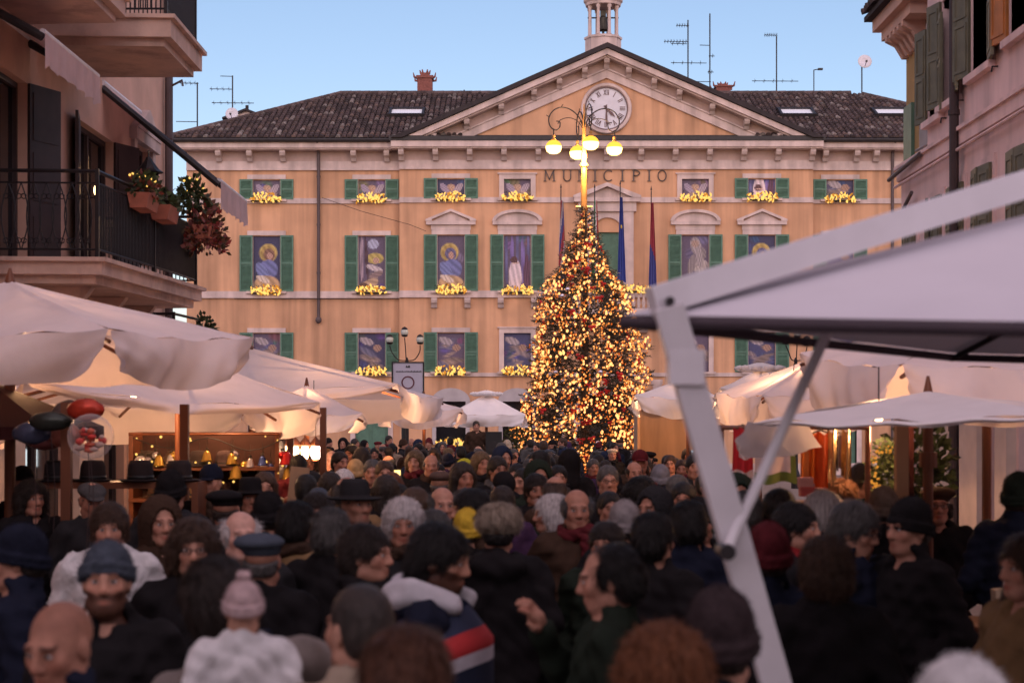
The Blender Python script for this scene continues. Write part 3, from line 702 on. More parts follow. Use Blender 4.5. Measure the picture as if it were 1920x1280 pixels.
# balconies
def slab(name, poly, z0, z1, par, lip=.06):
    s = MB(); f3 = lambda u, v, w_: (u, v, w_); s.prism(poly, z0, z1 - .05, fn=f3)
    cx, cy = sum(p[0] for p in poly) / 4, sum(p[1] for p in poly) / 4
    s.prism([(x + (lip if x > -5.5 else 0), y + lip * (1 if y > cy else -1)) for x, y in poly], z1 - .05, z1, fn=f3)
    s.prism([(x - (.10 if x > -5.5 else 0), y - .1 * (1 if y > cy else -1)) for x, y in poly], z0 - .10, z0, fn=f3)
    return s.build(name, M_SLAB, par)
def railing(par, pts, z0, h=1.02, step=.06, scroll=()):
    rb_ = MB()
    for a, b in zip(pts, pts[1:]):
        a3, b3 = Vector((*a, z0)), Vector((*b, z0)); U3 = Vector((0, 0, 1))
        for hh, r in ((h, .024), (h - .14, .012), (.10, .014)): rb_.tube([a3 + U3 * hh, b3 + U3 * hh], r, 6)
    for p in pts: rb_.bx(p[0] - .022, p[0] + .022, p[1] - .022, p[1] + .022, z0, z0 + h + .03)
    ro = rb_.build('railing', M_IRON, par)
    bar = MB().tube([(0, 0, .10), (0, 0, h - .14)], .009, 6).mesh('bar'); bar.materials.append(M_IRON)
    sc = MB()
    for w_ in (-1, 1):
        sc.tube([(w_ * .005, 0, .1)] + [(w_ * .085 * math.sin(math.pi * k / 8), 0, .1 + (h - .24) * k / 8) for k in range(1, 9)], .008, 5)
        sc.tube([(w_ * (.03 + .03 * math.cos(t)), 0, .2 + .03 * math.sin(t)) for t in [k * .6 for k in range(11)]], .007, 5)
        sc.tube([(w_ * (.03 + .03 * math.cos(t)), 0, h - .3 + .03 * math.sin(t)) for t in [k * .6 for k in range(11)]], .007, 5)
    scm = sc.mesh('scroll'); scm.materials.append(M_IRON)
    for i, (a, b) in enumerate(zip(pts, pts[1:])):
        a2, b2 = Vector(a), Vector(b); L = (b2 - a2).length; st = .14 if i in scroll else step; n = int(L / st); ang = math.atan2(b2.y - a2.y, b2.x - a2.x)
        for k in range(1, n):
            p = a2 + (b2 - a2) * k / n
            o = link('scroll_bar' if i in scroll else 'bar', scm if i in scroll else bar, ro); o.location = (p.x, p.y, z0); o.rotation_euler.z = ang
    return ro
s1 = slab('balcony', [(XL, 19.9), (-4.81, 20.0), (-4.50, 24.75), (XL, 25.0)], 3.86, 4.06, LB)
railing(LB, [(XL, 20.0), (-4.88, 20.08), (-4.70, 22.4), (-4.57, 24.65), (XL, 24.9)], 4.06, scroll=(0,))
for y in (20.6, 22.4, 24.2): MB().prism([(0, 3.755), (1.0, 3.755), (.9, 3.62), (.3, 3.4), (.12, 3.1), (0, 3.1)], y - .09, y + .09, fn=lambda u, v, w_: (XL + u, w_, v)).build('corbel', M_SLAB, LB)
slab('balcony', [(XL, 21.6), (-4.34, 21.7), (-4.34, 23.9), (XL, 23.9)], 7.02, 7.30, LB)
railing(LB, [(-5.2, 21.8), (-4.42, 21.8), (-4.42, 23.8), (XL, 23.8)], 7.30, scroll=())
slab('balcony', [(XL, 17.0), (-4.80, 17.0), (-4.80, 21.2), (XL, 21.3)], 7.16, 7.40, LB)
dp = MB(); dp.tube([(XL + .10, 29.6, 0), (XL + .10, 29.6, 11.0)], .07, 10)
for z in (3, 5, 7, 9): dp.tube([(XL + .1, 29.6, z), (XL + .1, 29.6, z + .08)], .085, 10)
dp.tube([(XL + .1, 29.6, 7.9), (XL + .35, 29.5, 8.0), (XL + .36, 29.5, 7.9)], .02, 6)
dp.build('downpipe', M_PIPE, LB)
# made-up glowing lamp standing in for an orange reflection in the door glass
lamp = MB(); lamp.blob((0, 0, 0), (.035, .035, .09), 2)
lt = thing('reflection_glow', 'small warm glow added for the reflection in the balcony door glass', 'lamp', (XL + .12, 24.35, 5.42))
lamp.build('glow_blob', E_STALL, lt); MB().tube([(0, 0, -.13), (0, 0, -.08)], .03, 8).tube([(-.12, 0, -.1), (0, 0, -.1)], .012, 6).build('bracket', M_IRON, lt)

# awnings
M_AWN = pmat('awning_stripe', (.66, .48, .47), .9, .1, 3, .1, 200, transl=.3, wave=None)
def awning(label, y0, y1, xo, zo, zw, drop, n=18):
    t = thing('awning', label, 'awning', (XL, y0, zw))
    f = lambda x, y, z: (x - XL, y - y0, z - zw)
    c = MB(); K = 10
    for i in range(n):
        for k in range(K):
            ya, yb = y0 + (y1 - y0) * i / n, y0 + (y1 - y0) * (i + 1) / n
            q = lambda s, y: f(XL + (xo - XL) * s, y, zw + (zo - zw) * s - .05 * math.sin(math.pi * s))
            c.quad(q(k / K, ya), q(k / K, yb), q((k + 1) / K, yb), q((k + 1) / K, ya))
    c.build('fabric', M_AWN, t, smooth=True, weld=.001)
    b = MB(); b.tube([f(xo, y0, zo), f(xo, y1, zo)], .035, 8); b.build('front_bar', M_WHITEMETAL, t); MB().tube([f(XL, y0, zw), f(XL, y1, zw)], .05, 8).build('wall_roller', M_WHITEMETAL, t)
    for y in (y0 + .02, y1 - .02): MB().tube([f(XL, y, zw - .08), f(xo, y, zo - .06)], .05, 8).build('arm', M_DARKMETAL, t)
    v = MB(); NN = 60
    for i in range(NN):
        u0, u1 = i / NN, (i + 1) / NN
        d = lambda u: drop * (1 - .16 * abs(math.sin(u * math.pi * 5.5)) ** .5) if True else drop
        ofs = lambda u: .02 * math.sin(u * 40)
        ya, yb = y0 + (y1 - y0) * u0, y0 + (y1 - y0) * u1
        v.quad(f(xo + .03, ya, zo - .02), f(xo + .03, yb, zo - .02), f(xo + .03 + ofs(u1), yb, zo - d(u1)), f(xo + .03 + ofs(u0), ya, zo - d(u0)))
    v.build('valance', M_AWN, t, smooth=True, weld=.001)
awning('faded pink awning sloping over the lower balcony with scalloped fringe', 25.2, 27.7, -4.33, 5.68, 7.12, .46)
awning('short awning with scalloped fringe under the upper balcony', 18.9, 21.4, -5.2, 6.46, 6.95, .42)
# rail boxes and plants
def leafy(mb, c, r, n, cols, size=.06, droop=0.0):
    for _ in range(n):
        v = Vector((rng.gauss(0, 1), rng.gauss(0, 1), rng.gauss(0, 1))).normalized() * rng.random() ** .4
        p = Vector(c) + Vector((v.x * r[0], v.y * r[1], v.z * r[2])); p.z -= droop * (v.x ** 2 + v.y ** 2)
        d = (v + Vector((rng.uniform(-.6, .6), rng.uniform(-.6, .6), rng.uniform(-.6, .6)))).normalized() * size * rng.uniform(.6, 1.4)
        k = d.orthogonal().normalized(); k.rotate(Matrix.Rotation(rng.uniform(0, 6.28), 3, d.normalized())); k *= size * .38
        b = rng.uniform(.6, 1.4); cc = rng.choice(cols)
        mb.add([p, p + d * .5 + k, p + d, p + d * .5 - k], [(0, 1, 2, 3)], tuple(x * b for x in cc))
def rail_plant(label, x, y, z, cols, r, n, droop, lights=False, box=True):
    t = thing('potted_plant', label, 'plant', (x, y, z), group='plants on the balcony rail')
    if box:
        b = MB(); b.prism([(-.10, -.19), (.10, -.19), (.14, 0), (-.14, 0)], -.32, .32, fn=lambda u, v, w_: (u, w_, v)); b.build('planter', M_TERRA, t)
    l_ = MB(); leafy(l_, (0, 0, r[2] * .5), r, n, cols, .09, droop); tag(l_.build('foliage', M_LEAF, t), kind='stuff')
    if lights:
        e = MB()
        for _ in range(12): e.blob((rng.uniform(-.14, .14), rng.uniform(-.2, .2), r[2] * .7 + rng.uniform(-.05, .12)), .018, 1)
        tag(e.build('light_bulbs', E_GARLAND, t), kind='stuff')
GRN = [(.05, .075, .025), (.07, .09, .035), (.04, .05, .02)]; REDL = [(.22, .035, .03), (.17, .06, .03), (.26, .10, .09), (.06, .05, .02)]
rail_plant('terracotta planter with yellow fairy lights on the balcony rail', -4.64, 21.5, 4.98, GRN + [(.2, .05, .03)], (.17, .34, .2), 260, .05, True)
rail_plant('terracotta planter with low greenery further along the balcony rail', -4.58, 22.5, 4.95, GRN, (.15, .3, .16), 200, .05)
rail_plant('large red leaved plant drooping over the balcony corner', -4.30, 24.0, 4.86, REDL, (.28, .44, .28), 700, .45)
rail_plant('green plant with glowing bulbs above the red drooping plant', -4.48, 23.9, 5.24, GRN, (.22, .3, .22), 320, .2, True, box=False)
rail_plant('dark trailing plant below the balcony next to the small railing', -5.22, 29.0, 3.62, GRN, (.2, .3, .2), 220, .2, False)
br = thing('balcony_railing', 'small iron railing under the balcony end by the dark plant', 'railing', (0, 0, 0)); railing(br, [(XL, 27.5), (-5.45, 27.5), (-5.35, 29.2)], 3.3, .55)
MB().prism([(XL, 27.4), (-5.40, 27.4), (-5.28, 29.3), (XL, 29.3)], 3.14, 3.3, fn=lambda u, v, w_: (u, v, w_)).build('slab', M_SLAB, br)
lan = thing('lantern', 'black roofed lantern hanging above the balcony planters', 'lantern', (-4.75, 22.3, 5.12))
lb_ = MB()
for a in ring(4, .12, 0, math.pi / 4): lb_.tube([(a[0], a[1], 0), (a[0] * 1.2, a[1] * 1.2, .26)], .012, 5)
lb_.lathe([(.2, .26), (.14, .30), (.05, .42), (.03, .46)], n=8); lb_.lathe([(.12, 0), (.12, -.03)], n=8); lb_.tube([(0, 0, .44), (0, 0, .55)], .012, 5)
lb_.build('frame', M_IRON, lan); MB().lathe([(.085, .01), (.12, .25)], n=4).build('glass', M_GLASSD, lan)

# ------------------------------------------------------------------ right buildings
RB = thing('townhouse', 'pale pink townhouse with olive shutters and a brown downpipe beside the street', 'building')
XR = 6.0; rfn = lambda u, v, w_: (XR + w_, u, v)
low = [(25.6, .36, 4.0, 5.25), (24.1, .40, 4.0, 5.28), (22.95, .40, 4.05, 5.3), (21.65, .42, 4.1, 5.36), (20.1, .42, 4.1, 5.36)]
up = [(24.15, .36, 6.42, 7.75), (23.3, .40, 6.5, 7.95), (21.75, .45, 6.62, 8.1), (20.05, .45, 6.72, 8.2)]
grd = [(22.7, .22), (21.2, .35), (19.6, .6), (25.3, .4)]
m = MB(); wall_open(m, 6, 26.3, 0, 5.9, [(y - h, y + h, a, b) for y, h, a, b in low] + [(y - h, y + h, 0, 2.6) for y, h in grd], .22, rfn)
wall_open(m, 6, 24.65, 5.9, 12, [(y - h, y + h, a, b) for y, h, a, b in up], .22, rfn)
m.quad((XR, 26.3, 0), (16, 26.3, 0), (16, 26.3, 5.9), (XR, 26.3, 5.9)); m.quad((XR, 24.65, 5.9), (16, 24.65, 5.9), (16, 24.65, 12), (XR, 24.65, 12)); m.quad((XR, 24.65, 5.9), (XR, 26.3, 5.9), (16, 26.3, 5.9), (16, 24.65, 5.9))
m.quad((16, 6, 0), (16, 26.3, 0), (16, 26.3, 12), (16, 6, 12)); m.quad((XR, 6, 12), (XR, 24.65, 12), (16, 24.65, 12), (16, 6, 12)); m.build('wall', M_PLASTERP, RB)
sc_ = MB(); sc_.bx(XR - .07, XR, 6, 26.32, 5.80, 5.98); sc_.bx(XR - .11, XR, 6, 26.34, 5.98, 6.03); sc_.tube([(XR - .10, 6, 5.76), (XR - .10, 15, 5.74), (XR - .10, 26.3, 5.72)], .022, 6)
sc_.build('string_course', M_PLASTERP, RB)
gt = MB(); gt.tube([(XR - .12, 24.6, 5.98), (XR - .15, 26.5, 5.86)], .032, 8); gt.tube([(XR - .1, 25.2, 5.5), (XR - .05, 26.4, 5.2)], .03, 6); gt.build('gutter', M_PIPE, RB)
def leaf(w_, h_):
    s = MB(); s.bx(0, w_, -.02, .02, 0, h_)
    for z0, z1 in ((.08, h_ * .48), (h_ * .53, h_ - .08)):
        for sg in (-1, 1):
            s.bx(.05, .09, sg * .02, sg * .032, z0, z1); s.bx(w_ - .09, w_ - .05, sg * .02, sg * .032, z0, z1); s.bx(.09, w_ - .09, sg * .02, sg * .032, z0, z0 + .04); s.bx(.09, w_ - .09, sg * .02, sg * .032, z1 - .04, z1)
    return s
for i, (y, h, a, b) in enumerate(low + up):
    is_up = i >= len(low); lit = (i == len(low) + 3)
    f = MB(); f.bx(XR - .03, XR + .18, y - h - .1, y - h, a, b + .1); f.bx(XR - .03, XR + .18, y + h, y + h + .1, a, b + .1); f.bx(XR - .03, XR + .18, y - h, y + h, b, b + .1); f.bx(XR - .10, XR + .18, y - h - .14, y + h + .14, a - .09, a)
    wo = f.build('window', M_PLASTERP, RB)
    MB().bx(XR + .18, XR + .2, y - h, y + h, a, b).build('pane', E_WARMWIN if False else M_GLASSD, wo)
    lw = h * .98
    for sgn in (-1, 1):
        o = leaf(lw, b - a).build('shutter', M_OLIVE if not lit else pmat('orange_lit_shutter', (.42, .15, .035), .6, .2, 4, .15, 30), wo)  # last upper pair: orange light put into the shutter colour
        o.location = (XR - .05, y + sgn * h, a)
        if is_up: ang = (-90 - rng.uniform(8, 14)) if sgn < 0 else (90 + rng.uniform(9, 16))
        else: ang = (-90 + rng.uniform(4, 12)) if False else ((90 + 4) if sgn < 0 else (-90 - 4 - rng.uniform(0, 14) * (i % 2)))
        o.rotation_euler.z = R(ang)
    hk = MB(); hk.tube([(XR - .02, y - h - .3, a - .12), (XR - .09, y - h - .3, a - .12), (XR - .10, y - h - .3, a - .19)], .012, 5); hk.build('shutter_hook', M_IRON, wo)
dp = MB(); dp.tube([(XR - .12, 22.7, 0), (XR - .12, 22.7, 11)], .065, 10)
for z in (2, 4, 6.2, 8): dp.tube([(XR - .12, 22.7, z), (XR - .12, 22.7, z + .07)], .08, 10)
dp.build('downpipe', M_BROWNPAINT, RB)
for a, b in ((23.0, 24.7), (21.6, 22.45), (20.3, 20.8), (25.8, 26.3)): MB().bx(XR - .12, XR, a, b, .3, 2.75).bx(XR - .18, XR, a - .05, b + .05, 2.75, 2.95).bx(XR - .16, XR, a - .03, b + .03, 0, .3).build('shop_pilaster', M_WWS, RB)
for y, h in grd:
    d = MB(); d.bx(XR + .14, XR + .2, y - h, y - h + .08, 0, 2.6); d.bx(XR + .14, XR + .2, y + h - .08, y + h, 0, 2.6); d.bx(XR + .14, XR + .2, y - h + .08, y + h - .08, 2.5, 2.6)
    do = d.build('shop_door', M_BROWNPAINT, RB); MB().bx(XR + .165, XR + .18, y - h + .08, y + h - .08, 0, 2.5).build('pane', M_GLASSD, do)
tp = MB(); tp.bx(XR + .25, XR + .3, 24.75, 26.2, 5.95, 7.0); tp.bx(XR + .28, XR + 1.2, 26.1, 26.16, 5.95, 7.0)
for z in (6.25, 6.65): tp.tube([(XR + .22, 24.8, z), (XR + .2, 26.2, z + .02)], .02, 6)
tp.build('terrace_screen', pmat('grey_panel', (.30, .27, .28), .7, .15, 3, .1), RB)

BH = thing('light_block_house', 'unseen plastered house added behind the viewer to block low light', 'building')  # added out of view to keep low light off the near crowd
m = MB(); wall_open(m, -16, 16, 0, 13, [(x, x + 1.1, z, z + 1.9) for x in (-12, -8, -4, 0, 4, 8, 12) for z in (1, 4.5, 8)], .2, lambda u, v, w_: (u, -14 - w_, v)); m.quad((-16, -14, 13), (16, -14, 13), (16, -24, 13), (-16, -24, 13)); m.build('wall', M_PLASTERL, BH)
MB().bx(-16, 16, -14.4, -14.3, 0, 12.9).build('room_backing', M_GLASSD, BH)
OC = thing('ochre_house', 'yellow ochre house with deep bracketed eaves behind the pink townhouse', 'building')
XO = 6.55
m = MB(); m.bx(XO, 15, 27.0, 28.35, 0, 8.47); m.build('wall', M_OCHRE, OC)
ev = MB(); ev.bx(XO - .48, 15, 26.4, 28.75, 8.65, 8.85); ev.bx(XO - .36, 15, 26.55, 28.6, 8.47, 8.65); ev.build('eaves', M_PLASTERL, OC)
rr_ = MB(); rr_.prism([(XO - .60, 8.85), (XO - .60, 8.93), (10.8, 10.85), (15, 8.95), (15, 8.85)], 26.2, 28.85); ro = rr_.build('roof', M_ROOFBASE, OC)
tl = MB(); tile_cols(tl, Vector((XO - .64, 26.2, 8.91)), Vector((0, 1, 0)), Vector((.912, 0, .41)), 2.6, 4.4, lambda u, s: True); tag(tl.build('roof_tiles', M_TILE, ro), kind='stuff')
ebm = MB().prism([(0, 0), (-.36, 0), (-.36, -.08), (-.2, -.16), (-.08, -.36), (0, -.36)], -.07, .07, fn=lambda u, v, w_: (u, w_, v)).mesh('eaves_bracket'); ebm.materials.append(M_PLASTERL)
for k in range(5):
    o = link('eaves_bracket', ebm, OC); o.location = (XO - .003, 27.1 + k * .29, 8.47)
sh = MB(); sh.bx(XO - .06, XO - .003, 27.75, 28.3, 5.6, 7.3); sh.build('shutter', M_SHUT, OC)
# ------------------------------------------------------------------ aerials on the roofs
def aerial(label, px, y0, y1, booms, Y=72.5, dish=None, extra=None):
    b = P(px, y1, Y); t = thing('roof_aerial', label, 'aerial', b, group='roof aerials'); k = Y / FPX
    MB().tube([(0, 0, -.8), (0, 0, (y1 - y0) * k)], .028, 6).build('mast', M_DARKMETAL, t)
    for x0, x1, y, ne in booms:
        z = (y1 - y) * k; m_ = MB(); m_.tube([((x0 - px) * k, 0, z), ((x1 - px) * k, .02, z - .01)], .016, 5); bo = m_.build('boom', M_DARKMETAL, t)
        if ne:
            e = MB()
            for i in range(ne):
                x = ((x0 - px) + (x1 - x0) * (i + .3) / ne) * k; l = .25 + .05 * (i % 3); e.tube([(x, -l, z - .01), (x, l, z + .01)], .009, 4); e.tube([(x, 0, z - .09), (x, 0, z + .09)], .007, 4)
            e.build('element', M_DARKMETAL, bo)
    if dish:
        dx, dy, r = dish; z = (y1 - dy) * k; d = MB(); rr = r * k
        d.lathe([(.02, -.02), (rr * .5, .02), (rr, .10), (rr, .115), (rr * .5, .035), (.02, -.005)], ((dx - px) * k, -.08, z), 20, M=Matrix.Rotation(R(78), 3, 'X')); do = d.build('dish', M_CLOCK, t, smooth=True)
        MB().tube([((dx - px) * k, -.08, z - rr * .8), ((dx - px) * k, -.5, z - .05)], .015, 5).box(((dx - px) * k, -.52, z - .04), (.07, .1, .07)).build('feed_arm', M_DARKMETAL, do)
    return t
aerial('thin aerial with two short booms at the far left of the roof', 370, 155, 262, [(337, 372, 156, 4), (330, 370, 228, 0)], 66)
aerial('aerial with three booms and a grey dish beside the small dormer', 436, 142, 240, [(413, 437, 143, 0), (393, 437, 167, 4), (397, 476, 193, 6)], 70, (436, 216, 12))
aerial('cluttered aerial with tangled booms next to the pediment slope', 1290, 38, 160, [(1245, 1290, 78, 8), (1268, 1292, 48, 5), (1258, 1325, 118, 4), (1293, 1333, 153, 0), (1258, 1288, 82, 3)], 72)
aerial('tallest bare whip aerial with small dipoles', 1331, 26, 175, [(1312, 1332, 85, 0), (1329, 1340, 105, 2), (1327, 1338, 135, 2)], 72)
aerial('lone aerial with a long low boom near the middle skylight', 1456, 68, 180, [(1433, 1458, 66, 6), (1410, 1497, 152, 5)], 72)
aerial('white satellite dish on a short roof pole', 1616, 120, 185, [], 72, (1620, 118, 13))
t = thing('roof_lamp', 'small black floodlight on a thin roof pole', 'lamp', P(1526, 178, 72)); MB().tube([(0, 0, -.5), (0, 0, 1.05)], .022, 6).build('pole', M_DARKMETAL, t); MB().tube([(0, 0, 1.04), (.2, 0, 1.08)], .02, 5).box((.27, 0, 1.08), (.2, .16, .07)).build('lamp_head', M_DARKMETAL, t)
t = thing('weather_vane', 'tiny dark weather vane pieces on the roof ridge', 'vane', P(855, 176, 71)); MB().tube([(0, 0, -.2), (0, 0, .12)], .012, 5).tube([(-.3, 0, .08), (-.1, 0, .09)], .03, 5).tube([(.1, 0, .0), (-.2, 0, -.02)], .03, 5).tube([(.3, 0, .02), (.35, 0, .16)], .03, 5).build('vane', M_DARKMETAL, t)
t = thing('roof_dormer', 'small gabled roof dormer beside the grey dish', 'dormer', P(461, 236, 72)); MB().bx(-.75, .75, 0, 1.5, -.3, .32).prism([(-.75, .32), (.75, .32), (0, .62)], 0, 1.5).build('wall', M_STONE, t)
MB().prism([(-.98, .26), (-.98, .34), (0, .72), (.98, .34), (.98, .26), (0, .62)], -.15, 1.6).tube([(.05, 0, .66), (.05, 0, .86)], .07, 6).build('roof', M_ROOFBASE, t)

# ------------------------------------------------------------------ tall street lamp
YL = 51.0; kL = YL / FPX
lp = thing('street_lamp', 'tall street lamp with four glowing globes on curled arms above the tree', 'street lamp', P(1095, 780, YL) * 1 + Vector((0, 0, -EYE)))
zl = lambda py: EYE + (HORIZON - py) * kL
M_LPOLE = pmat('lamplit_pole_paint', (.33, .16, .04), .4, .15, 4, .05, metal=.2)  # yellow lamp light on the pole put into its base colour
pm = MB(); pm.lathe([(.22, 0), (.22, .5), (.15, .7), (.12, 1.0), (.10, zl(400)), (.085, zl(315)), (.13, zl(312)), (.13, zl(308)), (.075, zl(305)), (.10, zl(292)), (.07, zl(285)), (.06, zl(240)), (.03, zl(215)), (.015, zl(195))], n=14)
pm.tube([(-.24, 0, zl(388)), (.24, 0, zl(388))], .035, 6); pm.build('pole', M_LPOLE, lp, auto=40)
arm_px = [(3, 262), (-2, 238), (-10, 220), (-25, 207), (-43, 203), (-58, 209), (-67, 223), (-65, 238), (-55, 246), (-47, 241), (-46, 231), (-53, 229)]
def smooth(pts, n=4):
    out = []; pts = [Vector(p) for p in pts]
    for i in range(len(pts) - 1):
        p0, p1, p2, p3 = pts[max(i - 1, 0)], pts[i], pts[i + 1], pts[min(i + 2, len(pts) - 1)]
        for k in range(n):
            t_ = k / n; out.append(.5 * ((2 * p1) + (p2 - p0) * t_ + (2 * p0 - 5 * p1 + 4 * p2 - p3) * t_ * t_ + (3 * p1 - p0 - 3 * p2 + p3) * t_ ** 3))
    return out + [pts[-1]]
am = MB(); am.tube(smooth([(-d * kL, 0, zl(y)) for d, y in arm_px]), .019, 6); am.tube(smooth([(-d * kL, 0, zl(y)) for d, y in [(0, 245), (-12, 228), (-28, 222), (-44, 226), (-50, 234)]]), .014, 5)
am.tube([(44 * kL, 0, zl(203)), (40 * kL, 0, zl(197))], .012, 5); am.tube([(66 * kL, 0, zl(222)), (72 * kL, 0, zl(218))], .012, 5)
am.tube([(58 * kL, 0, zl(243)), (58 * kL, 0, zl(258))], .02, 6)
arm_me = am.mesh('arm'); arm_me.materials.append(M_IRON)
gl = MB().lathe([(.02, -.26), (.12, -.245), (.21, -.18), (.235, -.08), (.235, -.03)], n=20).mesh('lamp_globe', True); gl.materials.append(E_LAMP)
gt_ = MB().lathe([(.235, -.028), (.21, .05), (.14, .12), (.07, .15)], n=20).mesh('globe_top', True); gt_.materials.append(E_LAMPTOP)
cp = MB().lathe([(.08, .15), (.06, .2), (.03, .22), (.05, .25), (.05, .29), (.02, .31)], n=12).mesh('cap', True); cp.materials.append(M_LPOLE)
for a in (R(190), R(8), R(-80), R(100)):
    o = link('arm', arm_me, lp); o.rotation_euler.z = a
    for me in (gl, gt_, cp):
        q = link(me.name.split('.')[0], me, o); q.location = (58 * kL, 0, zl(274))
d_ = bpy.data.lights.new('street_lamp_light', 'POINT'); d_.energy = 600; d_.color = (1, .58, .28); d_.shadow_soft_size = .25; o = bpy.data.objects.new('street_lamp_light', d_); COL.objects.link(o); o.parent = lp; o.location = (0, -.3, zl(300))
# unlit three-globe lamps
def small_lamp(label, px, Y, offs):
    k = Y / FPX; t = thing('street_lamp', label, 'street lamp', (P(px, 780, Y).x, Y, 0), group='unlit globe street lamps')
    z = lambda py: EYE + (HORIZON - py) * k
    MB().lathe([(.14, 0), (.14, .4), (.07, .6), (.05, z(680)), (.06, z(676)), (.02, z(670))], n=10).build('pole', M_IRON, t)
    for dx, gy, bx_ in offs:
        a = MB(); a.tube(smooth([(0, 0, z(676)), (bx_ * k * .6, -.05, z(674)), (bx_ * k, -.08, z(660)), (dx * k, -.1, z(gy + 10))]), .018, 6); ao = a.build('arm', M_IRON, t)
        MB().blob((dx * k, -.1, z(gy)), (.125, .125, .135), 2).build('globe', pmat('milk_glass', (.42, .44, .40), .15, .1, 8, 0) if 'milk_glass' not in MATS else MATS['milk_glass'], ao, smooth=True)
        MB().lathe([(.03, 0), (.09, .02), (.11, .07), (.05, .08)], (dx * k, -.1, z(gy + 9)), 10).lathe([(.11, 0), (.08, .05), (.02, .09)], (dx * k, -.1, z(gy - 5)), 10).build('globe_holder', M_IRON, ao)
small_lamp('unlit street lamp with three globes above the square road sign', 763, 55, [(-4, 623, -2), (25, 637, 24), (-32, 637, -28)])
small_lamp('unlit street lamp with dark globes above the right-hand umbrellas', 1492, 52, [(-20, 637, -14), (20, 640, 18), (2, 625, 1)])

# road sign
sg = thing('road_sign', 'square grey road sign with a dark ring and black frame on a dark pole', 'sign', (P(765, 780, 47).x, 47, 0))
k = 47 / FPX; zs = lambda py: EYE + (HORIZON - py) * k
Mt = Matrix.Rotation(R(-2), 3, 'Y')
MB().bx(-.42, .42, -.02, .02, zs(760), zs(680)).build('panel', pmat('sign_panel', (.42, .40, .47), .5, .05, 4, 0), sg)
f = MB(); f.bx(-.45, -.41, -.045, .03, zs(762), zs(678)); f.bx(.41, .45, -.045, .03, zs(762), zs(678)); f.bx(-.41, .41, -.045, .03, zs(680), zs(678)); f.bx(-.41, .41, -.045, .03, zs(762), zs(760)); f.build('frame', M_BLACK, sg)
M_RINGS = pmat('sign_ring_paint', (.10, .02, .03), .5, .05, 4, 0)
rg = MB(); n = 32; cz = zs(717)
for i in range(n):
    a, b = 2 * math.pi * i / n, 2 * math.pi * (i + 1) / n
    rg.prism([(.18 * math.cos(a), cz + .18 * math.sin(a)), (.18 * math.cos(b), cz + .18 * math.sin(b)), (.145 * math.cos(b), cz + .145 * math.sin(b)), (.145 * math.cos(a), cz + .145 * math.sin(a))], -.032, -.02)
rg.build('ring', M_RINGS, sg)
tx = MB(); r2 = random.Random(3); x = -.33
while x < .36:
    if not -.03 < x < .0: tx.bx(x, x + .02, -.03, -.02, zs(697) - .004, zs(697) + .022 + .014 * r2.random()); tx.bx(x + .02, x + .036, -.03, -.02, zs(697) - .003, zs(697) + .008)
    x += .042
tx.bx(-.06, .06, -.03, -.02, zs(689), zs(687)); tx.prism([(-.06, zs(687)), (-.02, zs(687)), (-.04, zs(684.5))], -.03, -.02); tx.prism([(.0, zs(687)), (.06, zs(687)), (.03, zs(684))], -.03, -.02)
tx.build('small_print', M_BLACK, sg)
MB().lathe([(.065, 0), (.065, zs(680))], (-.12, .06, 0), 10).build('pole', M_BLACK, sg)

# ------------------------------------------------------------------ Christmas tree
YT_, kT = 48.0, 48.0 / FPX
tr = thing('christmas_tree', 'tall Christmas tree wrapped in golden lights in front of the town hall', 'tree', (P(1097, 780, YT_).x, YT_, 0))
zt_ = lambda py: EYE + (HORIZON - py) * kT
prof = [(386, 1), (400, 8), (430, 14), (460, 27), (490, 42), (520, 60), (545, 80), (570, 90), (620, 95), (660, 102), (700, 107), (750, 112), (800, 117), (840, 118), (868, 110), (890, 92)]
def prad(py):
    for (a, ra), (b, rb2) in zip(prof, prof[1:]):
        if a <= py <= b: return (ra + (rb2 - ra) * (py - a) / (b - a)) * kT
    return .2
def lump(a, py): return .95 + .07 * math.sin(3 * a + py * .021) + .05 * math.sin(7 * a - py * .05 + 1) + .05 * math.sin(py * .11 + 2 * a) + (.16 * math.exp(-((py - 655) / 28) ** 2) * max(0, math.cos(a)) ** 3)
MB().tube([(0, 0, 0), (0, 0, 4), (.02, 0, zt_(392))], [.16, .1, .02], 10).build('trunk', M_BARK, tr)
def surf_pick():
    while True:
        py = rng.uniform(390, 890)
        if rng.random() < prad(py) / 1.8: return py
nd = MB(); lim = MB()
for _ in range(6500):
    py = surf_pick(); a = rng.uniform(0, 2 * math.pi); rr = prad(py) * lump(a, py)
    f = rng.uniform(.25, 1.0) ** .7; out = Vector((math.cos(a), math.sin(a), rng.uniform(-.25, .3))).normalized()
    c = Vector((math.cos(a) * rr * f, math.sin(a) * rr * f, zt_(py))); L = rng.uniform(.12, .26)
    b = rng.uniform(.5, 1.5); col = (.032 * b, .027 * b, .014 * b)
    for q in range(11):
        s = q / 10; p = c + out * L * s; side = Vector((rng.gauss(0, 1), rng.gauss(0, 1), rng.gauss(0, .7))); d = (out * .7 + side * .6).normalized() * rng.uniform(.07, .12); kx = d.orthogonal().normalized() * .014
        nd.add([p - kx, p + kx, p + d], [(0, 1, 2)], col)
tag(nd.build('crown', M_NEEDLE, tr), kind='stuff')
lm = [MB(), MB(), MB()]
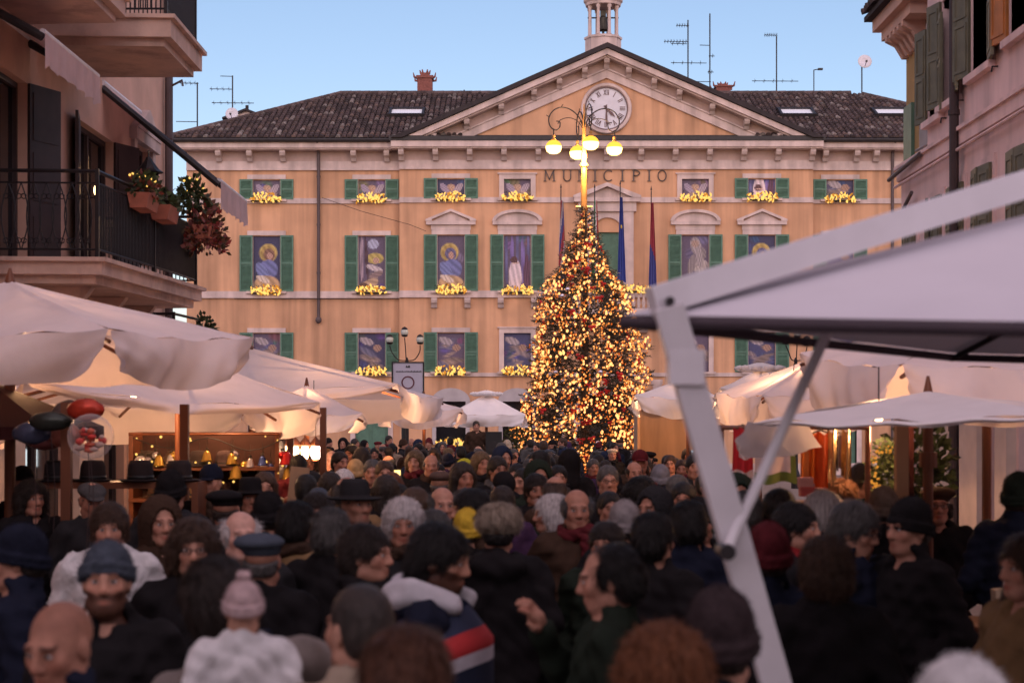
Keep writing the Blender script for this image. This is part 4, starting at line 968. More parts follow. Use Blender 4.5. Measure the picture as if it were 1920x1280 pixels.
for _ in range(4600):
    py = surf_pick(); a = rng.uniform(0, 2 * math.pi); rr = prad(py) * lump(a, py) * rng.uniform(.92, 1.06)
    if math.sin(a) > .35 and rng.random() < .8: a = -a
    if math.sin(7 * a + py * .035) + math.sin(py * .083 + 4 * a) < -1.15: continue
    q = rng.random(); i = 0 if q < .30 else (1 if q < .70 else 2); r = (rng.uniform(.018, .046), rng.uniform(.014, .034), rng.uniform(.012, .030))[i]
    lm[i].blob((math.cos(a) * rr, math.sin(a) * rr, zt_(py)), (r, r, r * rng.uniform(.8, 1.5)), 1)
for i, m_ in enumerate(lm): tag(m_.build(('bright_light_bulbs', 'light_bulbs', 'dim_light_bulbs')[i], E_TREE[i], tr), kind='stuff')
bow = MB()
for s in (-1, 1): bow.blob((s * .075, 0, .01), (.075, .04, .055), 1); bow.tube([(0, 0, 0), (s * .05, -.01, -.13)], [.02, .03], 6)
bow.blob((0, -.02, 0), .035, 1); bow_me = bow.mesh('red_bow', True); bow_me.materials.append(M_RED)
for _ in range(90):
    py = rng.choice([surf_pick(), surf_pick()]); a = rng.uniform(-math.pi, 0); rr = prad(py) * lump(a, py) * .98
    o = link('red_bow', bow_me, tr); o.location = (math.cos(a) * rr, math.sin(a) * rr, zt_(py)); o.rotation_euler = (rng.uniform(-.3, .3), rng.uniform(-.4, .4), a + math.pi / 2); o.scale = (rng.uniform(.5, .95),) * 3
bau = MB().blob((0, 0, 0), .07, 2).mesh('bauble', True); bau.materials.append(pmat('silver_bauble', (.6, .55, .62), .15, 0, 1, 0, metal=1))
for px, py in ((1190, 742), (1040, 700), (1062, 548), (1115, 828), (1052, 560), (1120, 700)):
    o = link('bauble', bau, tr); dx = (px - 1097) * kT; rr = prad(py); o.location = (dx, -math.sqrt(max(.02, rr * rr - dx * dx)) - .04, zt_(py))

# ------------------------------------------------------------------ parasols
def parasol(label, cs, apex, drop, pole_r=.028, mat=None, scallop=.5, ribs=True, frill=False, name='market_umbrella', seed=1, pole=True, sag=.10, vin=.0):
    r = random.Random(seed); mat = mat or M_CLOTH
    base = Vector((apex[0], apex[1], 0)); t = thing(name, label, 'umbrella', base)
    cs = [Vector(c) - base for c in cs]; ap = Vector(apex) - base
    cc = sum(cs, Vector()) / 4
    c = MB(); N = 14
    ph = r.uniform(0, 6)
    def edge(i, u):
        a, b = cs[i], cs[(i + 1) % 4]; p = a.lerp(b, u); k = math.sin(math.pi * u)
        p = p + (cc - p) * .04 * k; p.z -= sag * .5 * k + .008 * math.sin(u * 21 + ph); return p
    for i in range(4):
        pt = lambda u, s: (lambda e: ap.lerp(e, s) - Vector((0, 0, sag * .35 * math.sin(math.pi * s) * (.35 + .65 * math.sin(math.pi * u)) + .012 * math.sin(u * 17 + s * 9 + ph) * s)))(edge(i, u))
        for a in range(N):
            for b in range(N):
                q = [pt(a / N, b / N), pt((a + 1) / N, b / N), pt((a + 1) / N, (b + 1) / N), pt(a / N, (b + 1) / N)]
                if b == 0: c.add([q[0], q[2], q[3]], [(0, 1, 2)])
                else: c.add(q, [(0, 1, 2, 3)])
    co_ = c.build('canopy', mat, t, smooth=True, weld=.002)
    for i in range(4):
        dr = drop[i] if isinstance(drop, (list, tuple)) else drop
        if dr <= 0: continue
        v = MB(); n = 48; rows = 10; out = (edge(i, .5) - cc); out.z = 0; out.normalize(); f1, f2 = r.uniform(2.0, 3.5), r.uniform(3.5, 6); p1 = r.uniform(0, 6)
        def q(u, w_):
            k = max(0, math.sin(math.pi * u)); d = dr * (1 - scallop + scallop * k ** .55) * (1 + .06 * math.sin(f1 * math.pi * u + p1))
            fold = w_ * (.016 * math.sin(13 * math.pi * u + 4 * w_ + p1) + .03 * math.sin(9 * (w_ * 1.2 - 2.2 * min(u, 1 - u)) + p1) * (1 - k) + .055 * math.sin(f2 * math.pi * u + p1) + .07 * math.sin(f1 * math.pi * u + 2 * w_) - vin) + .06 * math.sin(w_ * math.pi) * k
            e = edge(i, u); cu = (cc - e); cu.z = 0
            pin = (1 - k) ** 3 * w_ * .10
            return e + out * (fold + .012) + Vector((0, 0, -d * w_)) + (cs[(i + 1) % 4] - cs[i]).normalized() * (pin if u < .5 else -pin)
        for a in range(n):
            for b in range(rows): v.add([q(a / n, b / rows), q((a + 1) / n, b / rows), q((a + 1) / n, (b + 1) / rows), q(a / n, (b + 1) / rows)], [(0, 1, 2, 3)])
        vo = v.build('valance', mat, t, smooth=True, weld=.001)
    hub = ap - Vector((0, 0, .45))
    if ribs:
        for i in range(4):
            for p in (cs[i], edge(i, .5)):
                rbm = MB(); rbm.tube([ap - Vector((0, 0, .10)), p - Vector((0, 0, .06 + sag * .3))], .016, 6); mid = ap.lerp(p, .5) - Vector((0, 0, .13)); rbm.tube([hub, mid], .013, 6); rbm.build('rib', M_WOOD, t)
    if pole:
        pmb = MB(); pmb.lathe([(pole_r, 0), (pole_r, ap.z - .02), (.01, ap.z + .10)], n=12); pmb.lathe([(.06, 0), (.06, .1)], (hub.x, hub.y, hub.z - .05), 12); pmb.build('pole', M_WOOD, t)
        MB().lathe([(.3, 0), (.3, .06), (.06, .09), (.05, .3)], n=16).build('base', M_IRON, t)
    if frill:
        fm = MB()
        for i in range(10):
            a = i * .628; fm.blob((.34 * math.cos(a), .34 * math.sin(a), ap.z + .0), (.11, .07, .05), 1)
        fm.lathe([(.36, ap.z - .06), (.30, ap.z + .03), (.05, ap.z + .09)], n=16); fm.build('top_frill', mat, t, smooth=True)
    return t
def quad_from(A, B, D): return [A, B, B + (D - A), D]
V = Vector
parasol('large pale umbrella with draped valance in front of the rose building', [P(205, 616, 12.0), V((-2.17, 14.3, 2.86)), V((-4.5, 15.0, 2.86)), V((-5.2, 12.7, 2.84))], (-4.0, 13.6, 3.28), .37, .045, seed=3, vin=.02, scallop=.36)
parasol('wide pale umbrella over the hat stall below the largest left umbrella', [P(600, 756, 18), V((-3.3, 21.3, 2.36)), V((-5.9, 18.6, 2.42)), P(46, 717, 14.5)], tuple(P(335, 655, 18.3)), (.34, .46, .46, .10), .04, seed=5, sag=.16, vin=.03)
parasol('pale umbrella with orange lit underside beside the road sign', [P(745, 719, 24), V((-1.13, 28, 2.5)), V((-5.2, 28.6, 2.6)), V((-5.3, 24.4, 2.6))], tuple(P(470, 652, 26)), (.42, .4, .4, .16), .04, seed=8, sag=.14)
parasol('small pale umbrella squeezed between two larger left umbrellas', [P(680, 776, 21), P(655, 768, 24), P(500, 765, 24), P(470, 770, 21)], tuple(P(575, 722, 22.5)), .22, .035, seed=9)
parasol('distant pale umbrella just left of the white pagoda', [P(866, 766, 33), P(850, 764, 36), P(730, 762, 36), P(720, 764, 33)], tuple(P(795, 742, 34.5)), .36, .035, seed=10)
parasol('white pagoda canopy with frilled top beside the tree', [P(985, 777, 43), P(980, 777, 45), P(842, 777, 45), P(838, 777, 43)], tuple(P(912, 738, 44)), .30, .04, M_CLOTHW, .1, seed=11, frill=True, sag=.03)
parasol('pale umbrella with a deep scalloped valance under the near white arm', [P(1690, 684, 12.5), P(1500, 664, 14.2), P(1830, 650, 16), P(2160, 672, 12.6)], tuple(P(1850, 575, 14.2)), .44, .04, seed=12, scallop=.55)
parasol('pale umbrella further down the right row with a scalloped valance', [P(1430, 740, 20), P(1343, 736, 22.5), P(1500, 726, 24.5), P(1650, 742, 20.5)], tuple(P(1520, 672, 22.2)), .46, .04, seed=14, scallop=.6)
parasol('low white umbrella with a flat top edge over the textile stall', [P(1405, 791, 9.8), P(1560, 764, 13.2), P(2000, 764, 12.6), P(1990, 776, 8.8)], tuple(P(1740, 733, 11.2)), (.24, 0, 0, .03), .035, M_CLOTHW, .35, seed=15, sag=.04, ribs=False)
parasol('distant white umbrella just right of the tree', [P(1190, 741, 30), P(1200, 740, 33), P(1330, 742, 33), P(1345, 744, 30)], tuple(P(1290, 706, 31.5)), .34, .035, M_CLOTHW, .4, seed=16)
parasol('far white umbrella with a crumpled top behind the right row', [P(1350, 728, 27), P(1360, 726, 30), P(1480, 724, 30), P(1490, 726, 27)], tuple(P(1425, 690, 28.5)), .3, .035, M_CLOTHW, .5, seed=17, frill=True)

# the near cantilever umbrella
A = V((.33, 5.05, 2.5)); e1, e2 = V((.866, -.5, -.045)), V((.5, .866, 0)); S_ = 3.5
cu = thing('cantilever_umbrella', 'big near white cantilever umbrella with leaning mast and steel strut', 'umbrella', (1.18, 5.2, 0)); o0 = V((1.18, 5.2, 0))
cs = [A, A + e2 * S_, A + e1 * S_ + e2 * S_, A + e1 * S_]; apx = A + (e1 + e2) * S_ / 2 + V((0, 0, .70))
M_NEARC = pmat('near_umbrella_cloth', (.60, .57, .62), .8, .04, 2, .1, 260, transl=.05, stain=.2, stain_col=(.45, .42, .45), stain_scale=1.5)
c = MB(); N = 16
for i in range(4):
    a, b = cs[i], cs[(i + 1) % 4]
    def pt(u, s):
        p = apx.lerp(a.lerp(b, u), s); p.z -= .06 * math.sin(math.pi * s) * math.sin(math.pi * u); return p - o0
    for x in range(N):
        for y in range(N): c.add([pt(x / N, y / N), pt((x + 1) / N, y / N), pt((x + 1) / N, (y + 1) / N), pt(x / N, (y + 1) / N)], [(0, 1, 2, 3)])
co_ = c.build('canopy', M_NEARC, cu, weld=.002, auto=20)
fr_ = MB()
for i in range(4):
    a, b = cs[i] - o0, cs[(i + 1) % 4] - o0; fr_.tube([a - V((0, 0, .022)), b - V((0, 0, .022))], .018, 8)
fr_.build('edge_hem', pmat('dark_hem', (.05, .035, .045), .8, .1, 5, .1), cu)
for i in range(4):
    rbm = MB(); rbm.tube([apx - o0 - V((0, 0, .08)), cs[i] - o0 - V((0, 0, .03))], .014, 6); rbm.build('rib', M_DARKMETAL, cu)
MA, MBt = P(1262, 600, 4.95) - o0, V((0, 0, 0))
d = (apx - A)
def beam(mb, a, b, w_, h_, up=V((0, 0, 1))):
    t_ = (b - a).normalized(); s_ = t_.cross(up).normalized(); u_ = s_.cross(t_)
    mb.box((a + b) / 2, (w_, (b - a).length, h_), M=Matrix((s_, t_, u_)).transposed())
ms = MB(); bot = V((.02, .02, 0)); top = P(1252, 575, 4.95) - o0; beam(ms, bot, top, .085, .105, V((0, 1, 0))); kk = bot.lerp(top, .93); ms.box(kk, (.10, .12, .10)); ms.build('mast', M_WHITEMETAL, cu)
ar = MB(); a0 = P(1222, 566, 4.98) - o0; a1 = apx + V((0, 0, .17)) - o0; beam(ar, a0, a1, .06, .085); ar.build('arm', M_WHITEMETAL, cu); MB().tube([a1 - V((.06, 0, .0)), apx - o0 - V((.03, 0, .05))], .02, 8).lathe([(.07, -.02), (.07, .02)], tuple(apx - o0), 12).build('hanger', M_WHITEMETAL, cu)
stt = MB(); s0, s1 = P(1357, 1030, 5.0) - o0, A.lerp(apx, .30) - V((0, 0, .06)) - o0; stt.tube([s0 - V((0, .06, 0)), s1], .0165, 10); stt.build('strut', M_WHITEMETAL, cu)
jn = MB(); jn.tube([s0 - V((0, .10, 0)), s0 + V((0, .03, 0))], .024, 10); jn.build('bolt', M_DARKMETAL, cu); MB().tube([a0 + V((.05, -.05, 0)), a0 + V((.05, .05, 0))], .013, 8).build('bolt', M_DARKMETAL, cu)
MB().bx(-.5, .5, -.5, .5, 0, .08).bx(-.12, .12, -.12, .12, .08, .2).build('base', M_IRON, cu)
# ------------------------------------------------------------------ lamps of the stalls
def hang_lamp(label, loc, watts, col=(1.0, .52, .25), r=.035, cord=.35):
    t = thing('hanging_bulb', label, 'lamp', loc, group='bulbs hung under the umbrellas')
    MB().blob((0, 0, 0), (r, r, r * 1.25), 2).build('bulb', E_STALL, t, smooth=True)
    MB().tube([(0, 0, r), (0, 0, r + .06)], .018, 8).tube([(0, 0, r + .06), (0, 0, cord)], .005, 5).build('cord', M_BLACK, t)
    d = bpy.data.lights.new('bulb_light', 'POINT'); d.energy = watts * 1.7; d.color = col; d.shadow_soft_size = .09
    o = bpy.data.objects.new('bulb_light', d); COL.objects.link(o); o.parent = t; o.location = (0, 0, -.11); return t
hang_lamp('bare warm bulb under the largest left umbrella', (-4.0, 13.9, 2.6), 11)
hang_lamp('bare warm bulb under the hat stall umbrella', (-3.9, 17.6, 2.42), 30)
hang_lamp('second warm bulb under the hat stall umbrella', (-3.2, 18.9, 2.45), 12)
hang_lamp('bare warm bulb under the umbrella by the road sign', (-2.2, 25.6, 2.62), 42)
hang_lamp('bare warm bulb under the small squeezed umbrella', (-2.6, 22.4, 2.32), 16)
hang_lamp('bare warm bulb under the distant left umbrella', (-1.8, 34.3, 2.35), 16)
hang_lamp('bare warm bulb inside the white pagoda', (-.65, 44.0, 2.45), 14, (1, .62, .5))
hang_lamp('bare warm bulb under the deep scalloped umbrella', (4.3, 14.5, 2.66), 22)
hang_lamp('bare warm bulb under the further scalloped umbrella', (3.6, 21.8, 2.52), 34)
hang_lamp('bare warm bulb over the hanging textiles', (2.6, 12.1, 2.20), 11)
hang_lamp('bare warm bulb under the distant right umbrella', (3.1, 31.4, 2.55), 30)
hang_lamp('bare warm bulb under the crumpled right umbrella', (4.0, 28.3, 2.55), 14)

# ------------------------------------------------------------------ hat stall
hs = thing('hat_stall', 'dark wooden shelf stall with hats along its top', 'stall', (-3.05, 13.4, 0))
for x0, x1, y0, y1, z0, z1, nm in ((-.62, .62, -.2, .2, 1.64, 1.69, 'shelf'), (-.62, .62, -.2, .2, 1.22, 1.26, 'shelf'), (-.62, .62, -.2, .2, .8, .84, 'shelf'), (-.62, -.57, -.2, .2, 0, 1.64, 'side_panel'), (.57, .62, -.2, .2, 0, 1.64, 'side_panel'), (-.03, .02, -.19, .19, .84, 1.22, 'divider'), (-.57, .57, .17, .2, 0, .8, 'front_panel')):
    MB().bx(x0, x1, y0, y1, z0, z1).build(nm, M_WOOD, hs)
HATL = [('black felt hat first on the hat stall shelf', -.50, 1), ('round black bowler hat in the middle of the hat stall shelf', -.22, 0), ('wide dark brown hat last on the hat stall shelf', .15, 1), ('dark felt hat at the shelf end beside the wooden post', .45, 1)]
for lab, dx, wide in HATL:
    h = thing('felt_hat', lab, 'hat', (-3.05 + dx, 13.32, 1.69), group='hats on the hat stall'); c = rng.choice([(.012, .010, .012), (.02, .012, .012)])
    br_ = .19 if wide else .16
    m_ = MB(); m_.lathe([(.10, .012), (br_ * .8, .0), (br_, .012), (br_, .018), (br_ * .8, .008), (.112, .02), (.112, .03), (.105, .13 if wide else .12), (.085, .165), (.05, .165 if not wide else .155), (.005, .17 if not wide else .145)], n=28, sx=.9, sy=1.1)
    m_.build('crown', M_FABRIC, h, smooth=True).color = (*c, 1)
    b_ = MB(); b_.lathe([(.1145, .022), (.113, .05), (.110, .05), (.110, .022)], n=28, sx=.9, sy=1.1, loop=True); b_.build('band', M_BLACK, h, smooth=True)
# second stall: caps, ornaments
os_ = thing('ornament_stall', 'crowded stall of Christmas ornaments and caps behind the hat stall', 'stall', (-3.35, 19.2, 0))
for z in (.85, 1.25, 1.6): MB().bx(-.9, .75, -.3, .25, z, z + .04).build('shelf', M_WOOD, os_)
for x in (-.9, .72): MB().bx(x, x + .05, -.28, .24, 0, 2.02).build('post', M_WOOD, os_)
MB().bx(-.9, .77, .2, .24, .9, 2.02).build('back_board', pmat('dark_back_board', (.05, .02, .016), .8, .3, 4), os_)
MB().tube([(-.9, -.28, 2.0), (.77, -.28, 2.0)], .015, 6).build('rail', M_WOOD, os_)
caps = [(-.72, 1.64, (.05, .035, .03)), (-.42, 1.64, (.10, .06, .04)), (-.15, 1.64, (.03, .02, .02)), (.15, 1.64, (.08, .05, .05)), (-.6, 1.29, (.06, .03, .02)), (-.25, 1.29, (.12, .07, .04)), (.12, 1.29, (.04, .02, .02)), (.45, 1.29, (.09, .03, .03))]
for i, (dx, z, c) in enumerate(caps):
    h = thing('brimmed_cap', f'{["dark", "tan", "black", "grey"][i % 4]} brimmed cap on the {"upper" if z > 1.5 else "lower"} ornament stall shelf, {["first", "second", "third", "fourth"][i % 4]} from the side', 'hat', (-3.35 + dx, 19.05, z), group='caps on the ornament stall')
    MB().lathe([(.18, 0), (.19, .01), (.12, .03), (.115, .10), (.08, .17), (.01, .18)], n=18).build('crown', M_FABRIC, h, smooth=True).color = (*c, 1)
    MB().lathe([(.124, .032), (.12, .05), (.118, .032)], n=18).build('band', M_BLACK, h)
orn_c = [((.45, .02, .02), 'red'), ((.40, .25, .05), 'gold'), ((.35, .33, .38), 'silver'), ((.06, .10, .30), 'blue'), ((.5, .48, .5), 'white')]
M_ORN = pmat('glossy_ornament', objcol=True, rough=.18, var=0, bump=0, metal=.6)
sph = MB().blob((0, 0, 0), .06, 2).mesh('ball', True); sph.materials.append(M_ORN); orc = MB().lathe([(.02, .055), (.02, .075), (.005, .08)], n=8).tube([(0, 0, .08), (0, 0, .2)], .003, 4).mesh('hook'); orc.materials.append(M_BRONZE)
bell = MB().lathe([(.075, -.07), (.06, -.05), (.045, .02), (.02, .055), (.005, .06)], n=14).mesh('bell', True); bell.materials.append(M_ORN)
r4 = random.Random(5)
ornl = sorted([(r4.uniform(-.85, .9), r4.randrange(5), r4.random() < .4, r4.uniform(0, .22)) for _ in range(30)]); seen_o = {}; ORDN = ['first', 'second', 'third', 'fourth', 'fifth', 'sixth', 'seventh', 'eighth', 'ninth', 'tenth', 'eleventh', 'twelfth']
for dx, ci, isb, dz in ornl:
    c, cn = orn_c[ci]; x = -3.35 + dx; z = 2.0 - .21 - dz; k_ = (ci, isb); seen_o[k_] = seen_o.get(k_, 0) + 1
    o = thing('hanging_ornament', f'{ORDN[seen_o[k_] - 1]} {cn} {"bell" if isb else "ball"} ornament from the hat stall end of the ornament rail', 'ornament', (x, 18.9 + r4.uniform(-.04, .2), z), group=f'{cn} {"bell" if isb else "ball"} ornaments')
    q = link('bell' if isb else 'ball', bell if isb else sph, o); q.color = (*c, 1); q.scale = (r4.uniform(.7, 1.2),) * 3; link('hook', orc, o)
fl = MB()
for i in range(34): fl.blob((-3.35 + r4.uniform(-.85, .85), 18.86 + r4.uniform(-.03, .1), r4.uniform(1.35, 1.98)), r4.uniform(.008, .018), 1)
t = thing('fairy_lights', 'tiny warm fairy lights strung through the ornament stall', 'lights'); tag(fl.build('light_bulbs', E_GARLAND, t), kind='stuff')
MB().tube(smooth([(-4.2, 18.9, 1.96), (-3.8, 18.86, 1.85), (-3.35, 18.86, 1.96), (-2.9, 18.86, 1.82), (-2.5, 18.9, 1.96)]), .006, 5).build('wire', M_BLACK, t)
# row of roofed lanterns
for i, (px, big, wt) in enumerate(((537, 0, 5), (553, 0, 5), (572, 0, 5), (592, 1, 9))):
    p = P(px, 846, 20.4); s = 1.35 if big else 1.0
    t = thing('market_lantern', ['amber lantern first in the glowing row', 'amber lantern second in the glowing row', 'amber lantern third in the glowing row', 'brightest pinkish white lantern at the end of the glowing row'][i], 'lantern', p, group='glowing lanterns at the stall')
    MB().lathe([(.028 * s, -.09), (.045 * s, -.05), (.05 * s, .02), (.035 * s, .06)], n=12).build('glass', E_STALL if not big else emat('pinkish_lantern', (1.0, .72, .62), 7), t, smooth=True)
    MB().lathe([(.085, .065), (.09, .075), (.02, .16), (.005, .18)], n=4).tube([(0, 0, .17), (0, 0, .42)], .004, 4).lathe([(.03 * s, -.09), (.03 * s, -.11), (.01, -.12)], n=8).build('roof', M_WOOD, t)
    d = bpy.data.lights.new('lantern_light', 'POINT'); d.energy = wt; d.color = (1, .55, .28); d.shadow_soft_size = .06; o = bpy.data.objects.new('lantern_light', d); COL.objects.link(o); o.parent = t; o.location = (0, -.12, -.05)
for px, Y, lab in ((545, 19.6, 'wooden stall post behind the row of lanterns'), (606, 19.8, 'wooden stall post at the end of the lantern row'), (346, 14.3, 'warm lit wooden post beside the hat stall'), (125, 12.2, 'dark wooden post under the balloons')):
    t = thing('stall_post', lab, 'post', (P(px, 780, Y).x, Y, 0), group='wooden stall posts'); MB().bx(-.035, .035, -.035, .035, 0, 2.3).build('post', M_WOOD, t); MB().bx(-.12, .12, -.12, .12, 0, .05).build('foot', M_IRON, t)
jb = thing('display_board', 'pale board leaning upright at the jewellery stall', 'board', P(556, 965, 14.6)); MB().box((0, 0, .10), (.16, .03, .62), M=Matrix.Rotation(R(6), 3, 'Y')).build('board', M_WOODP, jb); MB().tube([(0, .02, -.2), (.05, .35, -1.3)], .015, 6).tube([(0, 0, -.2), (0, 0, -1.3)], .02, 6).build('stand', M_WOOD, jb)
jt = thing('jewellery_table', 'table of glittering trinkets beside the pale board', 'table', (P(585, 780, 15.6).x, 15.6, 0)); MB().bx(-.4, .35, -.2, .25, 1.2, 1.24).build('table_top', M_WOODP, jt)
for x in (-.36, .3):
    for y in (-.17, .2): MB().bx(x, x + .05, y, y + .04, 0, 1.2).build('leg', M_WOOD, jt)
tk = MB()
for i in range(150): tk.blob((r4.uniform(-.36, .3), r4.uniform(-.18, .2), 1.25 + r4.random() ** 2 * .22), (r4.uniform(.012, .035),) * 3, 1, r4.choice([(.5, .35, .15), (.55, .5, .48), (.3, .12, .06), (.4, .2, .2)]))
tag(tk.build('trinkets', M_VCOL, jt), kind='stuff')
lit = thing('lit_display', 'warm glowing display panel in the middle of the crowd', 'lamp', P(735, 894, 17.5)); MB().bx(-.085, .085, 0, .03, -.07, .07).build('panel', emat('warm_panel', (1, .62, .22), 1.5), lit); MB().tube([(0, .015, -.07), (0, .015, -1.6)], .015, 6).bx(-.095, .095, .03, .05, -.08, .08).build('stand', M_BLACK, lit)
lit = thing('lit_display', 'white glowing shop panel beyond the hat stall', 'lamp', P(326, 858, 26)); MB().bx(-.2, .2, 0, .04, -.13, .13).build('panel', E_COOL, lit); MB().bx(-.22, .22, .04, .08, -.15, .15).tube([(0, .06, -.15), (0, .06, -1.55)], .02, 6).build('stand', M_BLACK, lit)

# ------------------------------------------------------------------ balloons
M_FOIL = pmat('foil_balloon', objcol=True, rough=.3, var=.4, scale=7, bump=.5, bscale=14, metal=.35)
M_BUB = bpy.data.materials.new('bubble_film'); M_BUB.use_nodes = True
n_, l_ = M_BUB.node_tree.nodes, M_BUB.node_tree.links; bs = n_['Principled BSDF']; bs.inputs['Roughness'].default_value = .05; bs.inputs['Base Color'].default_value = (.9, .85, .82, 1)
tp_ = n_.new('ShaderNodeBsdfTransparent'); mx_ = n_.new('ShaderNodeMixShader'); fz_ = n_.new('ShaderNodeLayerWeight'); fz_.inputs[0].default_value = .12; l_.new(fz_.outputs['Facing'], mx_.inputs[0]); l_.new(tp_.outputs[0], mx_.inputs[1]); l_.new(bs.outputs[0], mx_.inputs[2]); l_.new(mx_.outputs[0], n_['Material Output'].inputs[0])
bb = thing('bubble_balloon', 'clear bubble balloon with red ribbons inside', 'balloon', P(170, 818, 11.5))
MB().blob((0, 0, 0), .155, 3).build('film', M_BUB, bb, smooth=True)
rb_ = MB()
for i in range(26): rb_.blob((r4.uniform(-.09, .09), r4.uniform(-.07, .07), r4.uniform(-.1, .05)), (r4.uniform(.015, .045), .02, r4.uniform(.012, .03)), 1, r4.choice([(.5, .03, .02), (.5, .10, .05), (.45, .3, .25)]))
rb_.build('ribbons', M_VCOL, bb, smooth=True); MB().tube(smooth([(0, 0, -.155), (.02, 0, -.5), (-.03, .02, -.9), (0, 0, -1.2)]), .003, 4).build('string', M_BROWNPAINT, bb)
for i, (px, py, c, sx, sz, nm) in enumerate(((160, 768, (.36, .03, .012), .13, .08, 'bright red foil balloon above the clear bubble'), (95, 790, (.02, .024, .02), .15, .07, 'dark green foil balloon left of the bubble'), (60, 812, (.04, .05, .09), .14, .08, 'dark blue foil balloon at the cluster end'), (120, 815, (.30, .10, .07), .12, .09, 'rust coloured foil balloon low in the cluster'), (85, 828, (.16, .05, .05), .13, .06, 'wine coloured foil balloon at the bottom of the cluster'), (128, 775, (.10, .08, .08), .12, .10, 'grey foil balloon behind the red one'))):
    t = thing('foil_balloon', nm, 'balloon', P(px, py, 11.9 + .12 * i), group='foil balloons'); F_ = MB(); F_.blob((0, 0, 0), (sx, .06, sz), 3, jit=.05); F_.build('envelope', M_FOIL, t, smooth=True).color = (*c, 1)
    e_ = MB(); e_.tube([(-sx, 0, 0), (0, 0, sz), (sx, 0, 0)], .004, 4); e_.tube(smooth([(0, 0, -sz), (.03, 0, -.5), (0, .02, -1.0)]), .003, 4); e_.build('string', M_BROWNPAINT, t)
rp = thing('red_parasol', 'dark red cloth canopy at the left edge under the white umbrella', 'canopy', (-4.2, 13.6, 0)); M_REDC = pmat('red_cloth', (.04, .004, .004), .85, .15, 5, .2, 150, transl=.1)
c_ = MB(); ap_ = V((0, 0, 2.5)); pts = [V((.95 * math.cos(a), .95 * math.sin(a), 2.12)) for a in [k * math.pi / 4 for k in range(8)]]
for i in range(8): c_.add([ap_, pts[i], pts[(i + 1) % 8]], [(0, 1, 2)]); c_.add([pts[i], pts[(i + 1) % 8], pts[(i + 1) % 8] - V((0, 0, .1)), pts[i] - V((0, 0, .1))], [(0, 1, 2, 3)])
c_.build('canopy', M_REDC, rp, weld=.001); MB().tube([(0, 0, 0), (0, 0, 2.5)], .025, 8).build('pole', M_WOOD, rp)

# ------------------------------------------------------------------ textile stall on the right
YS = 12.0
rail = thing('textile_rail', 'wooden rail carrying the hanging textiles', 'rail', (P(1500, 780, YS).x, YS, 0)); kx = YS / FPX
MB().tube([(-.55, 0, 2.12), (.48, 0, 2.12)], .016, 8).build('rail', M_WOOD, rail)
for x in (-.55, .48): MB().tube([(x, .02, 0), (x, .02, 2.14)], .02, 8).build('post', M_WOOD, rail)
def hung(label, px0, px1, py0, py1, cols, dy=0., folds=3, cat='cloth', gloss=None):
    a, b = P(px0, py0, YS + dy), P(px1, py1, YS + dy); w_ = b.x - a.x; h_ = a.z - b.z
    t = thing('hanging_cloth', label, cat, ((a.x + b.x) / 2, YS + dy, a.z), group='textiles hung for sale'); m_ = MB(); nx, ny = 16, 20; ph = r4.uniform(0, 6)
    q = lambda i, j: (w_ * (i / nx - .5) * (1 - .10 * (1 - j / ny)), -.03 * math.sin(folds * math.pi * i / nx + ph + .6 * j / ny) * (.4 + j / ny) - .02, -h_ * j / ny - .012 * math.sin(i * .5 + ph))
    for i in range(nx):
        for j in range(ny): m_.quad(q(i, j), q(i + 1, j), q(i + 1, j + 1), q(i, j + 1), cols((i + .5) / nx, (j + .5) / ny))
    m_.build('cloth', gloss or MATS.get('hung_textile') or pmat('hung_textile', vcol=True, rough=.85, var=.12, scale=9, bump=.2, bscale=200, transl=.25), t, smooth=True, weld=.0005)
    MB().tube([(-w_ * .45, 0, .005), (0, .0, .02), (w_ * .45, 0, .005)], .006, 5).tube([(0, 0, .015), (0, 0, max(.03, 2.12 - a.z))], .004, 4).build('hanger', M_BRONZE, t)
RD, WH = (.48, .02, .025), (.60, .46, .42)
hung('red apron with white pocket and white hem', 1372, 1412, 802, 897, lambda u, v: WH if (v > .84 or (.3 < u < .95 and .30 < v < .58)) else RD, 0)
hung('white cloth with an olive green border', 1413, 1494, 832, 905, lambda u, v: (.13, .16, .03) if (v > .76 or u > .85) else (.62, .48, .44), .12, 2)
hung('orange towel beside the white cloth', 1500, 1530, 815, 908, lambda u, v: (.60, .16, .03), .05)
hung('bright red orange towel with a white foot', 1524, 1553, 812, 935, lambda u, v: (.58, .085, .015) if v < .86 else (.6, .5, .48), -.03)
M_GFOIL = pmat('gold_foil', vcol=True, rough=.25, var=.2, scale=12, bump=.6, bscale=25, metal=.7)
hung('crinkled gold wrapped cloth next to the red towel', 1550, 1569, 808, 905, lambda u, v: (.45, .28, .12), .03, 2, gloss=M_GFOIL)
hung('second gold wrapped cloth closer to the wooden post', 1577, 1597, 806, 895, lambda u, v: (.42, .26, .12), .0, 2, gloss=M_GFOIL)
hung('dark sequinned cloth between the gold wraps', 1566, 1580, 815, 880, lambda u, v: (.05, .03, .04), .08, 2)
for i, (px, py, c, nm) in enumerate(((1510, 905, (.45, .2, .17), 'striped red carton on top of the textile stall boxes'), (1512, 922, (.35, .06, .05), 'red carton under the striped one'), (1538, 925, (.20, .09, .09), 'brown patterned carton beside the red one'))):
    t = thing('carton', nm, 'box', P(px, py + 8, 11.6), group='cartons at the textile stall'); MB().bx(-.045, .045, -.05, .05, 0, .065).build('body', M_COLOR, t).color = (*c, 1); MB().bx(-.047, .047, -.052, .052, .05, .067).build('lid', M_COLOR, t).color = (*(x * 1.2 for x in c), 1)
